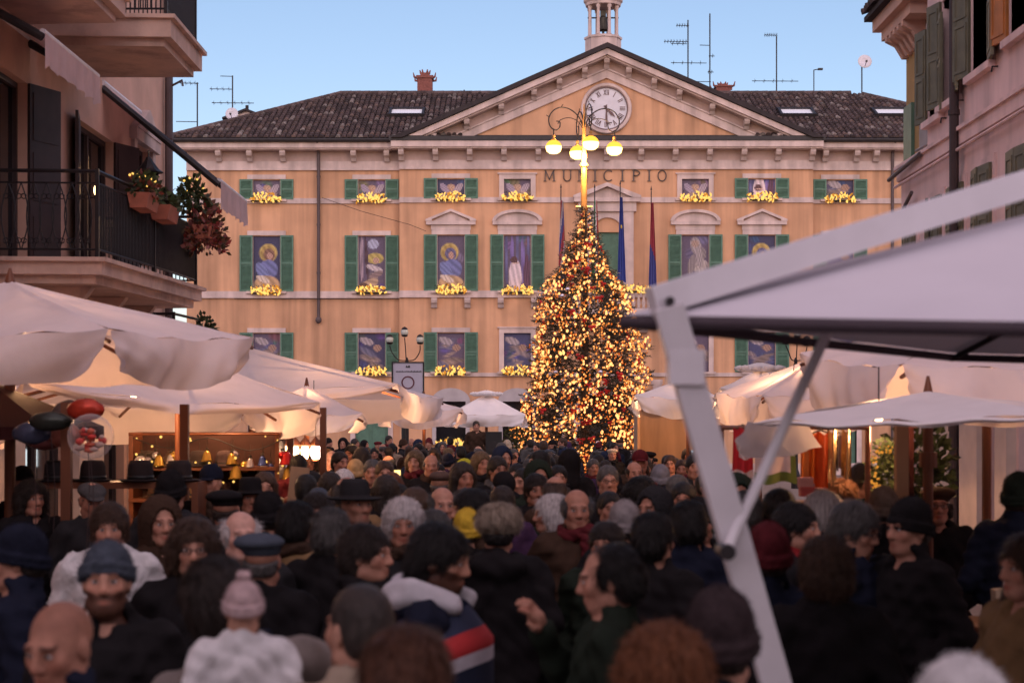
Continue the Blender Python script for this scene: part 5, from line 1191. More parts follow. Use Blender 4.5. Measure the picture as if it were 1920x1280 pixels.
tb = thing('stall_table', 'wooden counter holding the cartons', 'table', (P(1500, 780, 11.6).x, 11.6, 0)); MB().bx(-.45, .4, -.15, .25, 1.58, 1.62).build('table_top', M_WOODP, tb)
for x in (-.42, .35): MB().bx(x, x + .05, -.12, .22, 0, 1.58).build('leg', M_WOOD, tb)
t = thing('stall_post', 'thick brown wooden post of the textile stall', 'post', (P(1690, 780, 11.2).x, 11.2, 0), group='wooden stall posts'); MB().bx(-.04, .04, -.04, .04, 0, 2.2).build('post', M_WOODP, t); MB().bx(-.15, .15, -.15, .15, 0, .05).build('foot', M_IRON, t)
t = thing('wreath', 'small wreath of golden lights beside the thick post', 'wreath', P(1662, 885, 12.4)); g_ = MB(); lw = MB()
for i in range(90):
    a = r4.uniform(0, 6.28); g_.blob((.0 + .09 * math.cos(a) + r4.uniform(-.03, .03), r4.uniform(-.03, .03), .17 * math.sin(a) + r4.uniform(-.03, .03)), r4.uniform(.006, .013), 1)
leafy(lw, (0, .02, 0), (.13, .06, .24), 400, GRN, .05); tag(g_.build('light_bulbs', E_GARLAND2, t), kind='stuff'); tag(lw.build('foliage', M_LEAF, t), kind='stuff'); MB().tube([(0, 0, -.2), (0, 0, -1.75)], .02, 6).build('stem', M_BARK, t)
t = thing('potted_tree', 'dark leafy plant behind the thick wooden post', 'plant', (P(1720, 780, 13.6).x, 13.6, 0)); lw = MB(); leafy(lw, (0, 0, 1.75), (.28, .25, .42), 700, GRN, .08); tag(lw.build('foliage', M_LEAF, t), kind='stuff'); MB().tube([(0, 0, .3), (0, 0, 1.6)], .03, 8).build('trunk', M_BARK, t); MB().lathe([(.16, 0), (.2, .35)], n=16).build('pot', M_TERRA, t)
t = thing('red_banner', 'narrow red banner hanging behind the thick post', 'banner', P(1706, 800, 12.6)); MB().box((0, 0, -.28), (.055, .02, .55)).build('cloth', M_REDC, t); MB().tube([(-.05, 0, 0), (.05, 0, 0)], .01, 6).tube([(0, .02, .0), (0, .02, -2.1)], .012, 6).build('pole', M_WOOD, t)
# goods table at the right edge
t = thing('goods_table', 'dark counter with paper bags at the right edge', 'table', (3.1, 9.8, 0)); MB().bx(-.5, .5, -.3, .3, .98, 1.02).build('table_top', M_WOOD, t); MB().bx(-.48, .48, -.28, .28, 0, .98).build('skirt', M_BROWNPAINT, t)
for i, (dx, dy, c, nm) in enumerate(((-.28, -.15, (.36, .26, .17), 'tan paper bag at the counter edge'), (-.05, -.1, (.40, .24, .10), 'orange brown paper bag behind the tan one'), (.2, -.12, (.38, .36, .38), 'white paper bag by the beige coat'))):
    b = thing('paper_bag', nm, 'bag', (3.1 + dx, 9.8 + dy, 1.022), group='paper bags on the counter'); MB().prism([(-.09, 0), (.09, 0), (.10, .22), (-.10, .20)], -.05, .05).build('bag', M_COLOR, b).color = (*c, 1); MB().tube(smooth([(-.04, 0, .2), (-.03, 0, .28), (.03, 0, .28), (.04, 0, .2)]), .005, 5).build('handle', M_WHITE, b)
# ------------------------------------------------------------------ stage corner by the tree
sp = thing('loudspeaker', 'black loudspeaker box on a stand left of the tree', 'loudspeaker', (P(926, 780, 42).x, 42, 0)); MB().bx(-.2, .2, -.18, .18, 1.25, 1.82).build('cabinet', M_BLACK, sp); MB().lathe([(.14, 0), (.15, .01)], (0, -.185, 1.45), 20, M=Matrix.Rotation(R(90), 3, 'X')).build('grille', M_DARKMETAL, sp); MB().tube([(0, 0, 0), (0, 0, 1.25)], .025, 8).build('pole', M_BLACK, sp)
for a in range(3): MB().tube([(0, 0, .7), (.4 * math.cos(a * 2.094), .4 * math.sin(a * 2.094), 0)], .015, 6).build('leg', M_BLACK, sp)
stg = thing('stage', 'low wooden platform behind the crowd under the loudspeaker person', 'platform', (P(893, 780, 42.5).x, 42.5, 0)); MB().bx(-.8, .8, -.6, .8, .25, .35).build('deck', M_WOODP, stg)
for x in (-.7, .7): MB().bx(x - .05, x + .05, -.5, .7, 0, .25).build('leg', M_WOOD, stg)
sm = thing('lit_shrub', 'small golden lit shrub beside the loudspeaker', 'shrub', (P(965, 780, 44).x, 44, 0)); g_ = MB(); lw = MB()
for i in range(70): z = r4.uniform(.9, 2.0); rr = .06 + .32 * (2.05 - z); a = r4.uniform(0, 6.28); g_.blob((rr * math.cos(a), rr * math.sin(a), z), r4.uniform(.02, .035), 1)
leafy(lw, (0, 0, 1.3), (.3, .3, .7), 500, GRN, .1); tag(g_.build('light_bulbs', E_TREE[1], sm), kind='stuff'); tag(lw.build('foliage', M_LEAF, sm), kind='stuff'); MB().tube([(0, 0, 0), (0, 0, 1.2)], .03, 6).build('trunk', M_BARK, sm)
kb = thing('kiosk', 'orange lit wooden kiosk behind the tree with a pale counter', 'kiosk', (P(1265, 780, 33).x, 33, 0))
MB().bx(-.75, .75, .5, .55, 0, 2.3).build('back_wall', M_WOODP, kb); MB().bx(-.75, -.7, -.4, .5, 0, 2.3).build('side_wall', M_WOODP, kb); MB().bx(.7, .75, -.4, .5, 0, 2.3).build('side_wall', M_WOODP, kb); MB().bx(-.78, .78, -.5, -.3, 1.2, 1.26).build('counter', M_WHITE, kb); MB().bx(-.72, .72, -.42, -.38, .0, 1.2).build('front', M_WOOD, kb)
MB().bx(.15, .75, -.52, -.505, 1.28, 1.55).build('price_screen', emat('pale_blue_screen', (.55, .8, 1.0), .55), kb)
# ------------------------------------------------------------------ people: bodies grown as one surface from a distance field
class Field:
    def __init__(s, xs, ys, zs):
        s.a = [np.asarray(v, np.float32) for v in (xs, ys, zs)]
        s.V = np.ones([len(v) for v in s.a], np.float32)
    def _sub(s, lo, hi, m):
        sl = tuple(slice(max(0, np.searchsorted(v, l - m) - 1), np.searchsorted(v, h + m) + 1) for v, l, h in zip(s.a, lo, hi))
        g = np.meshgrid(*[v[q] for v, q in zip(s.a, sl)], indexing='ij'); return sl, g
    def _mix(s, sl, d, k, op):
        v = s.V[sl]
        if op == 'sub': d = -d; h = np.maximum(k - np.abs(v - d), 0) / max(k, 1e-6); s.V[sl] = np.maximum(v, d) + h * h * k * .25
        else: h = np.maximum(k - np.abs(v - d), 0) / max(k, 1e-6); s.V[sl] = np.minimum(v, d) - h * h * k * .25
    def ell(s, c, r, k=.02, M=None, op='add'):
        mr = max(r); sl, (X, Y, Z) = s._sub([c[i] - mr for i in range(3)], [c[i] + mr for i in range(3)], k + .05)
        X, Y, Z = X - c[0], Y - c[1], Z - c[2]
        if M is not None: X, Y, Z = (M[0][0] * X + M[1][0] * Y + M[2][0] * Z, M[0][1] * X + M[1][1] * Y + M[2][1] * Z, M[0][2] * X + M[1][2] * Y + M[2][2] * Z)
        k0 = np.sqrt((X / r[0]) ** 2 + (Y / r[1]) ** 2 + (Z / r[2]) ** 2); k1 = np.sqrt((X / r[0] ** 2) ** 2 + (Y / r[1] ** 2) ** 2 + (Z / r[2] ** 2) ** 2) + 1e-6
        s._mix(sl, k0 * (k0 - 1) / k1, k, op); return s
    def cap(s, p, q, r0, r1=None, k=.02, op='add'):
        r1 = r0 if r1 is None else r1; mr = max(r0, r1)
        sl, (X, Y, Z) = s._sub([min(p[i], q[i]) - mr for i in range(3)], [max(p[i], q[i]) + mr for i in range(3)], k + .05)
        d = np.array(q, np.float32) - np.array(p, np.float32); L = float(d @ d) + 1e-9
        t = np.clip(((X - p[0]) * d[0] + (Y - p[1]) * d[1] + (Z - p[2]) * d[2]) / L, 0, 1)
        s._mix(sl, np.sqrt((X - p[0] - t * d[0]) ** 2 + (Y - p[1] - t * d[1]) ** 2 + (Z - p[2] - t * d[2]) ** 2) - (r0 + (r1 - r0) * t), k, op); return s
    def mod(s, fn):
        g = np.meshgrid(*s.a, indexing='ij'); s.V = fn(s.V, *g).astype(np.float32); return s
    def nets(s):
        V = s.V; ins = V < 0; nx, ny, nz = V.shape
        cor = [(i, j, k) for i in (0, 1) for j in (0, 1) for k in (0, 1)]
        sl = lambda A, c: A[c[0]:nx - 1 + c[0], c[1]:ny - 1 + c[1], c[2]:nz - 1 + c[2]]
        cnt = sum(sl(ins, c).astype(np.int8) for c in cor); act = (cnt > 0) & (cnt < 8)
        idx = -np.ones(act.shape, np.int32); I = np.argwhere(act); idx[act] = np.arange(len(I))
        pos = np.zeros((len(I), 3), np.float32); w = np.zeros(len(I), np.float32)
        ax = s.a; vals = [sl(V, c)[act] for c in cor]
        pts = [np.stack([ax[d][I[:, d] + c[d]] for d in range(3)], 1) for c in cor]
        for a in range(8):
            for b in range(a + 1, 8):
                if sum(abs(cor[a][d] - cor[b][d]) for d in range(3)) != 1: continue
                m = (vals[a] < 0) != (vals[b] < 0)
                if not m.any(): continue
                t = (vals[a][m] / (vals[a][m] - vals[b][m]))[:, None]
                pos[m] += pts[a][m] + (pts[b][m] - pts[a][m]) * t; w[m] += 1
        pos /= w[:, None]; F = []
        for d in range(3):
            u, v = (d + 1) % 3, (d + 2) % 3
            n0 = [slice(None)] * 3; n1 = [slice(None)] * 3; n0[d] = slice(0, -1); n1[d] = slice(1, None)
            ch = ins[tuple(n0)] != ins[tuple(n1)]; E = np.argwhere(ch)
            E = E[(E[:, u] > 0) & (E[:, v] > 0) & (E[:, u] < V.shape[u] - 1) & (E[:, v] < V.shape[v] - 1)]
            fl = ins[tuple(n0)][tuple(E.T)]
            def g(du, dv): e = E.copy(); e[:, u] -= du; e[:, v] -= dv; return idx[tuple(e.T)]
            q = np.stack([g(1, 1), g(0, 1), g(0, 0), g(1, 0)], 1); q[~fl] = q[~fl][:, ::-1]; F.append(q)
        return pos, np.concatenate(F)
def fmesh(name, pos, F, mat, col=None):
    me = bpy.data.meshes.new(name); me.vertices.add(len(pos)); me.vertices.foreach_set('co', pos.astype(np.float32).ravel())
    me.loops.add(F.size); me.loops.foreach_set('vertex_index', F.astype(np.int32).ravel()); me.polygons.add(len(F))
    me.polygons.foreach_set('loop_start', np.arange(0, F.size, 4, dtype=np.int32)); me.polygons.foreach_set('loop_total', np.full(len(F), 4, np.int32))
    me.update(calc_edges=True); me.validate()
    if col is not None:
        a = me.color_attributes.new('Col', 'FLOAT_COLOR', 'POINT'); c = np.ones((len(pos), 4), np.float32); c[:, :3] = col; a.data.foreach_set('color', c.ravel())
    me.shade_smooth(); me.materials.append(mat); return me
def axis(*segs):
    out = []
    for a, b, st in segs: out += list(np.arange(a, b - 1e-6, st))
    return out + [segs[-1][1]]
M_SKIN = pmat('skin', objcol='both', rough=.6, var=.14, scale=30, bump=.2, bscale=260, spec=.25)
M_COAT = pmat('coat_cloth', objcol=True, rough=.9, var=.12, scale=14, bump=.35, bscale=120, spec=.05)
M_KNIT = pmat('knit', objcol=True, rough=.95, var=.25, scale=18, bump=.9, bscale=130, spec=.1)
M_HAIR = pmat('hair', objcol=True, rough=.5, var=.4, scale=70, bump=.9, bscale=170, stretch=(1, 1, .15), spec=.3)
M_STRIPED = None
HC = (0, 0, 1.60)                                   # head centre of a 1.72 m figure
def lerp3(a, b, t): return tuple(a[i] + (b[i] - a[i]) * t for i in range(3))
ARMS = {'down': [((.19, .01, 1.385), (.255, .04, 1.12), (.235, -.07, .885))] * 2,
        'pocket': [((.19, .01, 1.385), (.27, .07, 1.13), (.20, -.10, .98))] * 2,
        'front': [((.19, .01, 1.385), (.25, -.02, 1.13), (.10, -.26, 1.12))] * 2,
        'raise': [((.19, .01, 1.385), (.23, -.16, 1.17), (.08, -.25, 1.40)), ((.19, .01, 1.385), (.27, .07, 1.13), (.20, -.10, .98))],
        'hold': [((.19, .01, 1.385), (.26, -.05, 1.15), (.06, -.29, 1.22))] * 2}
def hand(F, wrist, fore, sx, curl=.5):
    """Palm, four fingers and thumb continuing a forearm."""
    w = Vector(wrist); d = (Vector(wrist) - Vector(fore)).normalized(); side = Vector((0, -1, .1)).cross(d)
    side = side.normalized() if side.length > .2 else Vector((1, 0, 0)); nrm = d.cross(side).normalized()
    F.cap(w, w + d * .06, .028, .034, .02)
    for i, L in enumerate((.062, .075, .07, .055)):
        b = w + d * .085 + side * (i - 1.5) * .021; m_ = b + d * L * .55 + nrm * L * .25 * curl; e = m_ + (d * (1 - curl) + nrm * curl).normalized() * L * .55
        F.cap(w + d * .05 + side * (i - 1.5) * .018, b, .012, .0105, .012); F.cap(b, m_, .0105, .0095, .004); F.cap(m_, e, .0095, .008, .004)
    tb = w + d * .035 + side * .035 * (-1); tm = tb - side * .03 + d * .03; F.cap(w + d * .015, tb, .016, .014, .015); F.cap(tb, tm, .013, .011, .006); F.cap(tm, tm + d * .03 + nrm * .01, .011, .009, .005)
BODY = {}
def body_mesh(kind, yaw=0, pitch=0, pose='pocket', fine=True, beard=0., shaved=False, old=False):
    key = (kind, yaw, pitch, pose, fine, beard, shaved, old)
    if key in BODY: return BODY[key]
    h = .0062 if fine else .0115; c = .022 if fine else .032
    hands = fine and pose in ('raise', 'front', 'hold')
    if hands: F = Field(axis((-.40, -.13, .011), (-.13, .13, h), (.13, .41, .011)), axis((-.40, -.15, .010), (-.15, .15, h), (.15, .22, .02)), axis((-.02, .95, c), (.95, 1.42, .010), (1.42, 1.76, h)))
    else: F = Field(axis((-.40, -.13, c), (-.13, .13, h), (.13, .42, c)), axis((-.34, -.15, c), (-.15, .15, h), (.15, .24, c)), axis((-.02, 1.42, c), (1.42, 1.76, h)))
    Rm = (Matrix.Rotation(R(yaw), 3, 'Z') @ Matrix.Rotation(R(pitch), 3, 'X')); C = Vector(HC)
    RM = [list(r) for r in Rm]; T = lambda x, y, z: tuple(Rm @ Vector((x, y, z)) + C)
    fem = kind == 'woman'; ch = kind == 'child'; j = .92 if fem else 1.0
    E = lambda cc, r, k=.02, op='add': F.ell(T(*cc), r, k, RM, op)
    Cp = lambda p, q, r0, r1=None, k=.02, op='add': F.cap(T(*p), T(*q), r0, r1, k, op)
    E((0, .017, .035), (.077 * j, .097, .088)); E((0, -.03, -.032), (.062 * j, .068, .084), .035)
    E((0, -.060, -.094), (.033 * j, .030, .025), .03); 
    for s in (-1, 1):
        E((s * .043 * j, -.064, -.022), (.022, .020, .024), .02); Cp((s * .055 * j, -.005, -.075), (s * .022, -.06, -.098), .022, .018, .025)
    Cp((-.036, -.086, .022), (.036, -.086, .022), .0125, None, .018)
    for s in (-1, 1): E((s * .031, -.107, .004), (.018, .018, .0125), .012, 'sub')
    for s in (-1, 1): E((s * .031, -.0795, .003), (.0145, .0118, .0125), .004)
    Cp((0, -.090, .015), (0, -.112, -.030), .0085, .0130, .018); Cp((-.011, -.103, -.035), (.011, -.103, -.035), .0095, None, .008)
    E((0, -.090, -.064), (.024, .012, .0065), .006); E((0, -.088, -.076), (.020, .012, .0075), .006); Cp((-.019, -.102, -.0695), (.019, -.102, -.0695), .0028, None, .003, 'sub')
    for s in (-1, 1): E((s * .077 * j, .012, -.008), (.011, .021, .033), .008); 
    nk = .050 if fem else .060
    F.cap(T(0, .02, -.06), (0, .025, 1.40), nk, nk * 1.15, .03)
    if beard: E((0, -.064, -.088), (.038, .033, .027 + .010 * beard), .02)
    # trunk, arms and legs under the clothes
    sh = .88 if fem else 1.0
    F.ell((0, 0, 1.27), (.165 * sh, .105, .19), .05).ell((0, 0, 1.02), (.145, .10, .2), .05).ell((0, 0, .90), (.165, .11, .14), .05); F.cap((-.14 * sh, .01, 1.385), (.14 * sh, .01, 1.385), .05, None, .05)
    for s, a in zip((-1, 1), ARMS[pose]):
        p = [(s * q[0] * (sh if i == 0 else 1), q[1], q[2]) for i, q in enumerate(a)]
        F.cap(p[0], p[1], .046, .038, .03).cap(p[1], p[2], .036, .026, .02)
        if hands: hand(F, p[2], p[1], s, .55)
        else: F.ell(p[2], (.032, .035, .05), .02)
        F.cap((s * .09, 0, .88), (s * .10, -.01, .48), .075, .055, .03).cap((s * .10, -.01, .48), (s * .105, .02, .09), .05, .035, .02).cap((s * .105, .03, .04), (s * .115, -.13, .03), .04, .032, .02)
    pos, Q = F.nets()
    loc = (pos - np.array(HC, np.float32)) @ np.array(RM, np.float32)
    x, y, z = loc.T; ax_ = np.abs(x); col = np.ones((len(pos), 3), np.float32); front = (y < -.045)
    def blend(m, c_): col[:] = col + (np.array(c_, np.float32) * np.ones_like(col) - col) * np.clip(m, 0, 1)[:, None]
    g = lambda cx, cz, rx, rz: np.exp(-(((ax_ - cx) / rx) ** 2 + ((z - cz) / rz) ** 2)) * front
    blend(.45 * g(.045, -.03, .022, .022), (1.05, .70, .65)); blend(.4 * g(0, -.032, .014, .014), (1.05, .68, .62))
    blend(.45 * g(.031, .004, .02, .016), (.62, .50, .48))
    blend(1.0 * g(.031, .003, .0095, .0052), (.75, .80, .85)); blend(1.3 * g(.031, .003, .0052, .0058), (.10, .07, .06))
    hairc = (.55, .52, .50) if old else ((.20, .14, .11) if not fem else (.30, .20, .16))
    blend(.95 * (np.abs(z - .0265 + .12 * (ax_ - .03)) < .0052) * (ax_ > .012) * (ax_ < .050) * front, hairc)
    blend(.8 * g(0, -.070, .023, .010), (.80, .42, .40) if not fem else (.82, .30, .32))
    if beard:
        mk = np.clip((-.038 - z + .25 * np.abs(x) - .2 * np.maximum(0, .05 - ax_)) / .012, 0, 1) * (y < .02) * (z > -.15); mk = np.maximum(mk, (np.abs(z + .053) < .008) * (ax_ < .036) * front)
        mk = mk * (1 - np.exp(-((ax_ / .022) ** 2 + ((z + .071) / .008) ** 2))); blend(mk * min(1, .55 + .45 * beard), (.13, .09, .075) if not old else (.5, .48, .46))
    elif kind == 'man' and not old: blend(.35 * (z < -.045) * (z > -.12) * (y < .0), (.62, .54, .52))
    if shaved: blend(.55 * np.clip((z - .035 + .25 * (y + .0)) / .03, 0, 1) * 1.0, (.50, .42, .40))
    BODY[key] = fmesh('person', pos, Q, M_SKIN, col); return BODY[key]
COAT = {}
def coat_mesh(style, pose, fine=True):
    key = (style, pose, fine)
    if key in COAT: return COAT[key]
    h = .0135 if fine else .024
    F = Field(axis((-.46, .46, h)), axis((-.48, .34, h)), axis((.42, 1.60, h)))
    th = {'puffer': .035, 'wool': .018, 'parka': .028, 'hoodie': .018, 'fur': .04}[style]; low = {'puffer': .84, 'wool': .58, 'parka': .70, 'hoodie': .86, 'fur': .72}[style]
    F.ell((0, 0, 1.25), (.185 + th * .7, .125 + th, .21), .06).ell((0, -.01, 1.05), (.175 + th, .13 + th, .2), .07).ell((0, 0, .88), (.185 + th, .13 + th, .2), .06)
    if low < .8: F.ell((0, 0, .70), (.20 + th, .15 + th, .25), .08)
    F.cap((-.155, .01, 1.385), (.155, .01, 1.385), .062 + th * .5, None, .06); F.cap((0, .022, 1.33), (0, .022, 1.455), .10 + th * .3, .078 + th * .3, .06)
    for s, a in zip((-1, 1), ARMS[pose]):
        p = [(s * q[0], q[1], q[2]) for q in a]; F.cap(p[0], p[1], .060 + th * .6, .052 + th * .6, .04).cap(p[1], p[2], .052 + th * .5, .042 + th * .4, .03)
    if style in ('parka', 'hoodie', 'puffer'):      # hood lying on the back, or a stand-up collar
        if style != 'puffer':
            F.ell((0, .125, 1.425), (.135, .075, .075), .04)
            for s in (-1, 1): F.cap((s * .10, .07, 1.455), (s * .075, -.06, 1.42), .035, .03, .03)
        else: F.cap((0, .022, 1.44), (0, .018, 1.515), .088, .082, .02)
    elif style == 'fur': F.ell((0, .03, 1.45), (.14, .12, .06), .05)
    else:
        for s in (-1, 1): F.cap((s * .07, .03, 1.475), (s * .05, -.09, 1.38), .026, .02, .02); F.cap((s * .07, .03, 1.475), (-s * .07, .06, 1.475), .024, None, .02)
    F.cap((0, .02, 1.43), (0, .005, 1.62), .066, .070, .015, 'sub'); F.ell((0, -.10, 1.47), (.045, .06, .06), .02, None, 'sub')
    if style == 'puffer': F.mod(lambda V, X, Y, Z: V + .0085 * np.abs(np.sin((Z + .12 * np.abs(X)) * 2 * np.pi / .145)) ** .6 - .004)
    if style == 'fur': F.mod(lambda V, X, Y, Z: V + .006 * np.sin(X * 190 + 3 * np.sin(Z * 60)) * np.sin(Z * 160 + Y * 90))
    F.mod(lambda V, X, Y, Z: V + .006 * np.sin(X * 23 + Z * 31 + 2 * np.sin(Y * 17)) + .004 * np.sin(Z * 60 - X * 35 + 3 * np.sin(Y * 25)) + .0035 * np.sin(np.abs(X) * 70 + Z * 45))
    F.mod(lambda V, X, Y, Z: np.maximum(V, low - Z))
    pos, Q = F.nets(); COAT[key] = fmesh('coat', pos, Q, M_COAT); return COAT[key]
HAIRM = {}
def strands(pos, Q, kind, n, length, seed=4):
    """Loose hair blades laid over a hair surface."""
    g = np.random.default_rng(seed); A, B, C, D = (pos[Q[:, i]] for i in range(4)); N = np.cross(C - A, D - B); L = np.linalg.norm(N, axis=1, keepdims=True); N = N / np.maximum(L, 1e-9)
    pr = L[:, 0] / L.sum(); k = g.choice(len(Q), n, p=pr); c = (A + B + C + D)[k] / 4 + g.normal(0, .003, (n, 3)); nn = N[k]
    d = np.stack([c[:, 0] * 3, (c[:, 1] - .0) * 3 + .15, np.full(n, -.55)], 1) + g.normal(0, .18 if kind != 'curly' else .9, (n, 3)); d -= nn * (d * nn).sum(1, keepdims=True); d /= np.maximum(np.linalg.norm(d, axis=1, keepdims=True), 1e-6)
    w = np.cross(d, nn) * g.uniform(.0005, .0013, (n, 1)); ln = g.uniform(.5, 1.3, (n, 1)) * length; lift = g.uniform(.0005, .006, (n, 1)) * (1.7 if kind in ('curly', 'cap_fur') else (.6 if kind in ('short', 'receding', 'fringe') else 1))
    p0 = c + nn * .001; p1 = c + d * ln * .5 + nn * lift; p2 = c + d * ln + nn * lift * .5
    v = np.concatenate([p0 - w, p0 + w, p1 + w, p1 - w, p2 + w * .3, p2 - w * .3]); i = np.arange(n); q = np.concatenate([np.stack([i, i + n, i + 2 * n, i + 3 * n], 1), np.stack([i + 3 * n, i + 2 * n, i + 4 * n, i + 5 * n], 1)])
    return np.concatenate([pos, v]), np.concatenate([Q, q + len(pos)])
def head_mesh(kind, fine=True, under=False):
    """Hair and head-wear in head coordinates."""
    key = (kind, fine, under)
    if key in HAIRM: return HAIRM[key]
    h = .0066 if fine else .0115
    F = Field(axis((-.19, .19, h)), axis((-.20, .20, h)), axis((-.34, .20, h))); mat = M_HAIR; nz = 0; name = 'hair'
    face = lambda up=0., rx=.066: (F.ell((0, -.10, -.035 + up), (rx, .085, .105), .012, None, 'sub'))
    if kind in ('short', 'medium', 'buzz'):
        t = {'short': .011, 'medium': .015, 'buzz': .005}[kind]; F.ell((0, .020, .038), (.077 + t, .097 + t, .088 + t), .02); F.ell((0, .05, -.02), (.072 + t, .07 + t, .075), .03)
        face(-.005 if kind != 'medium' else -.012); 
        for s in (-1, 1): F.ell((s * .09, .0, -.035), (.03, .035, .042), .01, None, 'sub')
        F.mod(lambda V, X, Y, Z: np.maximum(V, -.075 - Z)); nz = .0035 if kind != 'buzz' else .001
    elif kind == 'receding':
        F.ell((0, .024, .030), (.085, .100, .094), .02); F.ell((0, .05, -.02), (.080, .078, .075), .03); F.ell((0, -.10, .02), (.075, .105, .12), .015, None, 'sub')
        for s in (-1, 1): F.ell((s * .055, -.075, .085), (.035, .06, .05), .015, None, 'sub'); F.ell((s * .09, .0, -.035), (.03, .035, .042), .01, None, 'sub')
        F.mod(lambda V, X, Y, Z: np.maximum(V, -.075 - Z)); nz = .003
    elif kind == 'fringe':                          # bald on top
        F.ell((0, .024, .02), (.086, .104, .085), .02); F.ell((0, -.02, .085), (.075, .12, .065), .015, None, 'sub'); F.ell((0, -.12, -.02), (.09, .115, .13), .012, None, 'sub'); F.mod(lambda V, X, Y, Z: np.maximum(V, -.075 - Z)); nz = .002
    elif kind in ('long', 'bob'):
        F.ell((0, .020, .038), (.096, .114, .103), .02); b = -.20 if kind == 'long' else -.075
        F.ell((0, .055, b * .55), (.105, .075, .10 - b * .5), .05)
        for s in (-1, 1): F.cap((s * .085, -.005, .02), (s * .088, -.01, b * .9), .026, .022, .03)
        face(-.008, .064); F.mod(lambda V, X, Y, Z: np.maximum(V, (b - .04) - Z)); nz = .005
    elif kind == 'bun': F.ell((0, .020, .036), (.087, .108, .098), .02); F.ell((0, .05, -.02), (.08, .08, .075), .03); F.ell((0, .135, .03), (.045, .04, .042), .02); face(-.008); nz = .003
    elif kind == 'curly':
        F.ell((0, .022, .040), (.101, .119, .109), .02); F.ell((0, .055, -.03), (.102, .085, .09), .04); face(-.012, .07); nz = .006
    elif kind == 'cap_fur': F.ell((0, .01, .06), (.112, .128, .085), .02); F.ell((0, -.13, -.06), (.12, .09, .10), .012, None, 'sub'); F.mod(lambda V, X, Y, Z: np.maximum(V, -.02 - Z)); nz = .009; name = 'hat'
    elif kind == 'hood_up':
        F.ell((0, .035, .025), (.122, .135, .140), .02); F.cap((0, .05, -.08), (0, .06, -.20), .11, .125, .05); F.ell((0, -.135, -.02), (.078, .13, .12), .012, None, 'sub'); F.ell((0, -.02, -.02), (.078, .10, .105), .01, None, 'sub'); nz = .003; mat = M_COAT; name = 'hood'
    elif kind in ('beanie', 'beanie_low', 'beanie_pom'):
        F.ell((0, .022, .048), (.090, .110, .108), .02); up = {'beanie': .018, 'beanie_low': -.005, 'beanie_pom': .012}[kind]
        F.mod(lambda V, X, Y, Z: np.maximum(V, (up - .20 * Y - .02) - Z + .0))
        n = 36
        for i in range(n):
            a, b = 2 * math.pi * i / n, 2 * math.pi * (i + 1) / n; q = lambda w: (.090 * math.cos(w), .022 + .110 * math.sin(w), up - .20 * (.022 + .11 * math.sin(w)) + .003)
            F.cap(q(a), q(b), .0125, None, .006); qq = lambda w: (.090 * math.cos(w), .022 + .110 * math.sin(w), up + .03 - .20 * (.022 + .11 * math.sin(w))); F.cap(qq(a), qq(b), .0105, None, .014)
        if kind == 'beanie_pom': F.ell((0, .03, .175), (.035, .035, .03), .01)
        nz = .0018; mat = M_KNIT; name = 'hat'
    elif kind == 'flatcap':
        F.ell((0, .012, .068), (.100, .128, .052), .02); F.ell((0, -.105, .045), (.062, .055, .012), .025); F.mod(lambda V, X, Y, Z: np.maximum(V, .030 + .12 * Y - Z - .012)); nz = .001; mat = M_COAT; name = 'hat'
    elif kind == 'beret': F.ell((.012, .03, .085), (.118, .130, .045), .02); F.ell((0, .02, .05), (.086, .106, .05), .02); F.mod(lambda V, X, Y, Z: np.maximum(V, .020 - .1 * Y - Z)); mat = M_COAT; name = 'hat'
    if nz: F.mod(lambda V, X, Y, Z: V + nz * np.sin(X * 150 + 4 * np.sin(Z * 45)) * np.sin(Y * 120 + 2 * np.sin(Z * 70 + X * 30)) + nz * .6 * np.sin((X + Y) * 260 + Z * 60))
    if under: F.mod(lambda V, X, Y, Z: np.maximum(V + .004, Z - .012 + .2 * Y))
    pos, Q = F.nets()
    if mat is M_HAIR and kind != 'buzz' and not under: pos, Q = strands(pos, Q, kind, 15000 if fine else 1200, .045 if kind not in ('curly', 'cap_fur') else .028)
    elif mat is M_KNIT and fine: pos, Q = strands(pos, Q, 'curly', 2500, .004)
    HAIRM[key] = fmesh(name, pos, Q, mat); return HAIRM[key]
def fedora_mesh(fine=True):
    if ('fedora', fine) in HAIRM: return HAIRM[('fedora', fine)]
    m_ = MB(); n = 32
    m_.lathe([(.086, .035), (.150, .026), (.165, .034), (.166, .040), (.150, .034), (.094, .048), (.092, .062), (.086, .125), (.070, .148), (.035, .142), (.002, .136)], (0, .02, 0), n, .93, 1.12)
    me = m_.mesh('hat', True); me.materials.append(M_COAT); HAIRM[('fedora', fine)] = me; return me
def cap_mesh():
    if 'visor' in HAIRM: return HAIRM['visor']
    F = Field(axis((-.12, .12, .0075)), axis((-.22, .16, .0075)), axis((-.02, .17, .0075)))
    F.ell((0, .02, .05), (.091, .111, .098), .02).mod(lambda V, X, Y, Z: np.maximum(V, .022 - Z)); F.ell((0, -.125, .026), (.070, .075, .010), .012)
    pos, Q = F.nets(); HAIRM['visor'] = fmesh('hat', pos, Q, M_COAT); return HAIRM['visor']
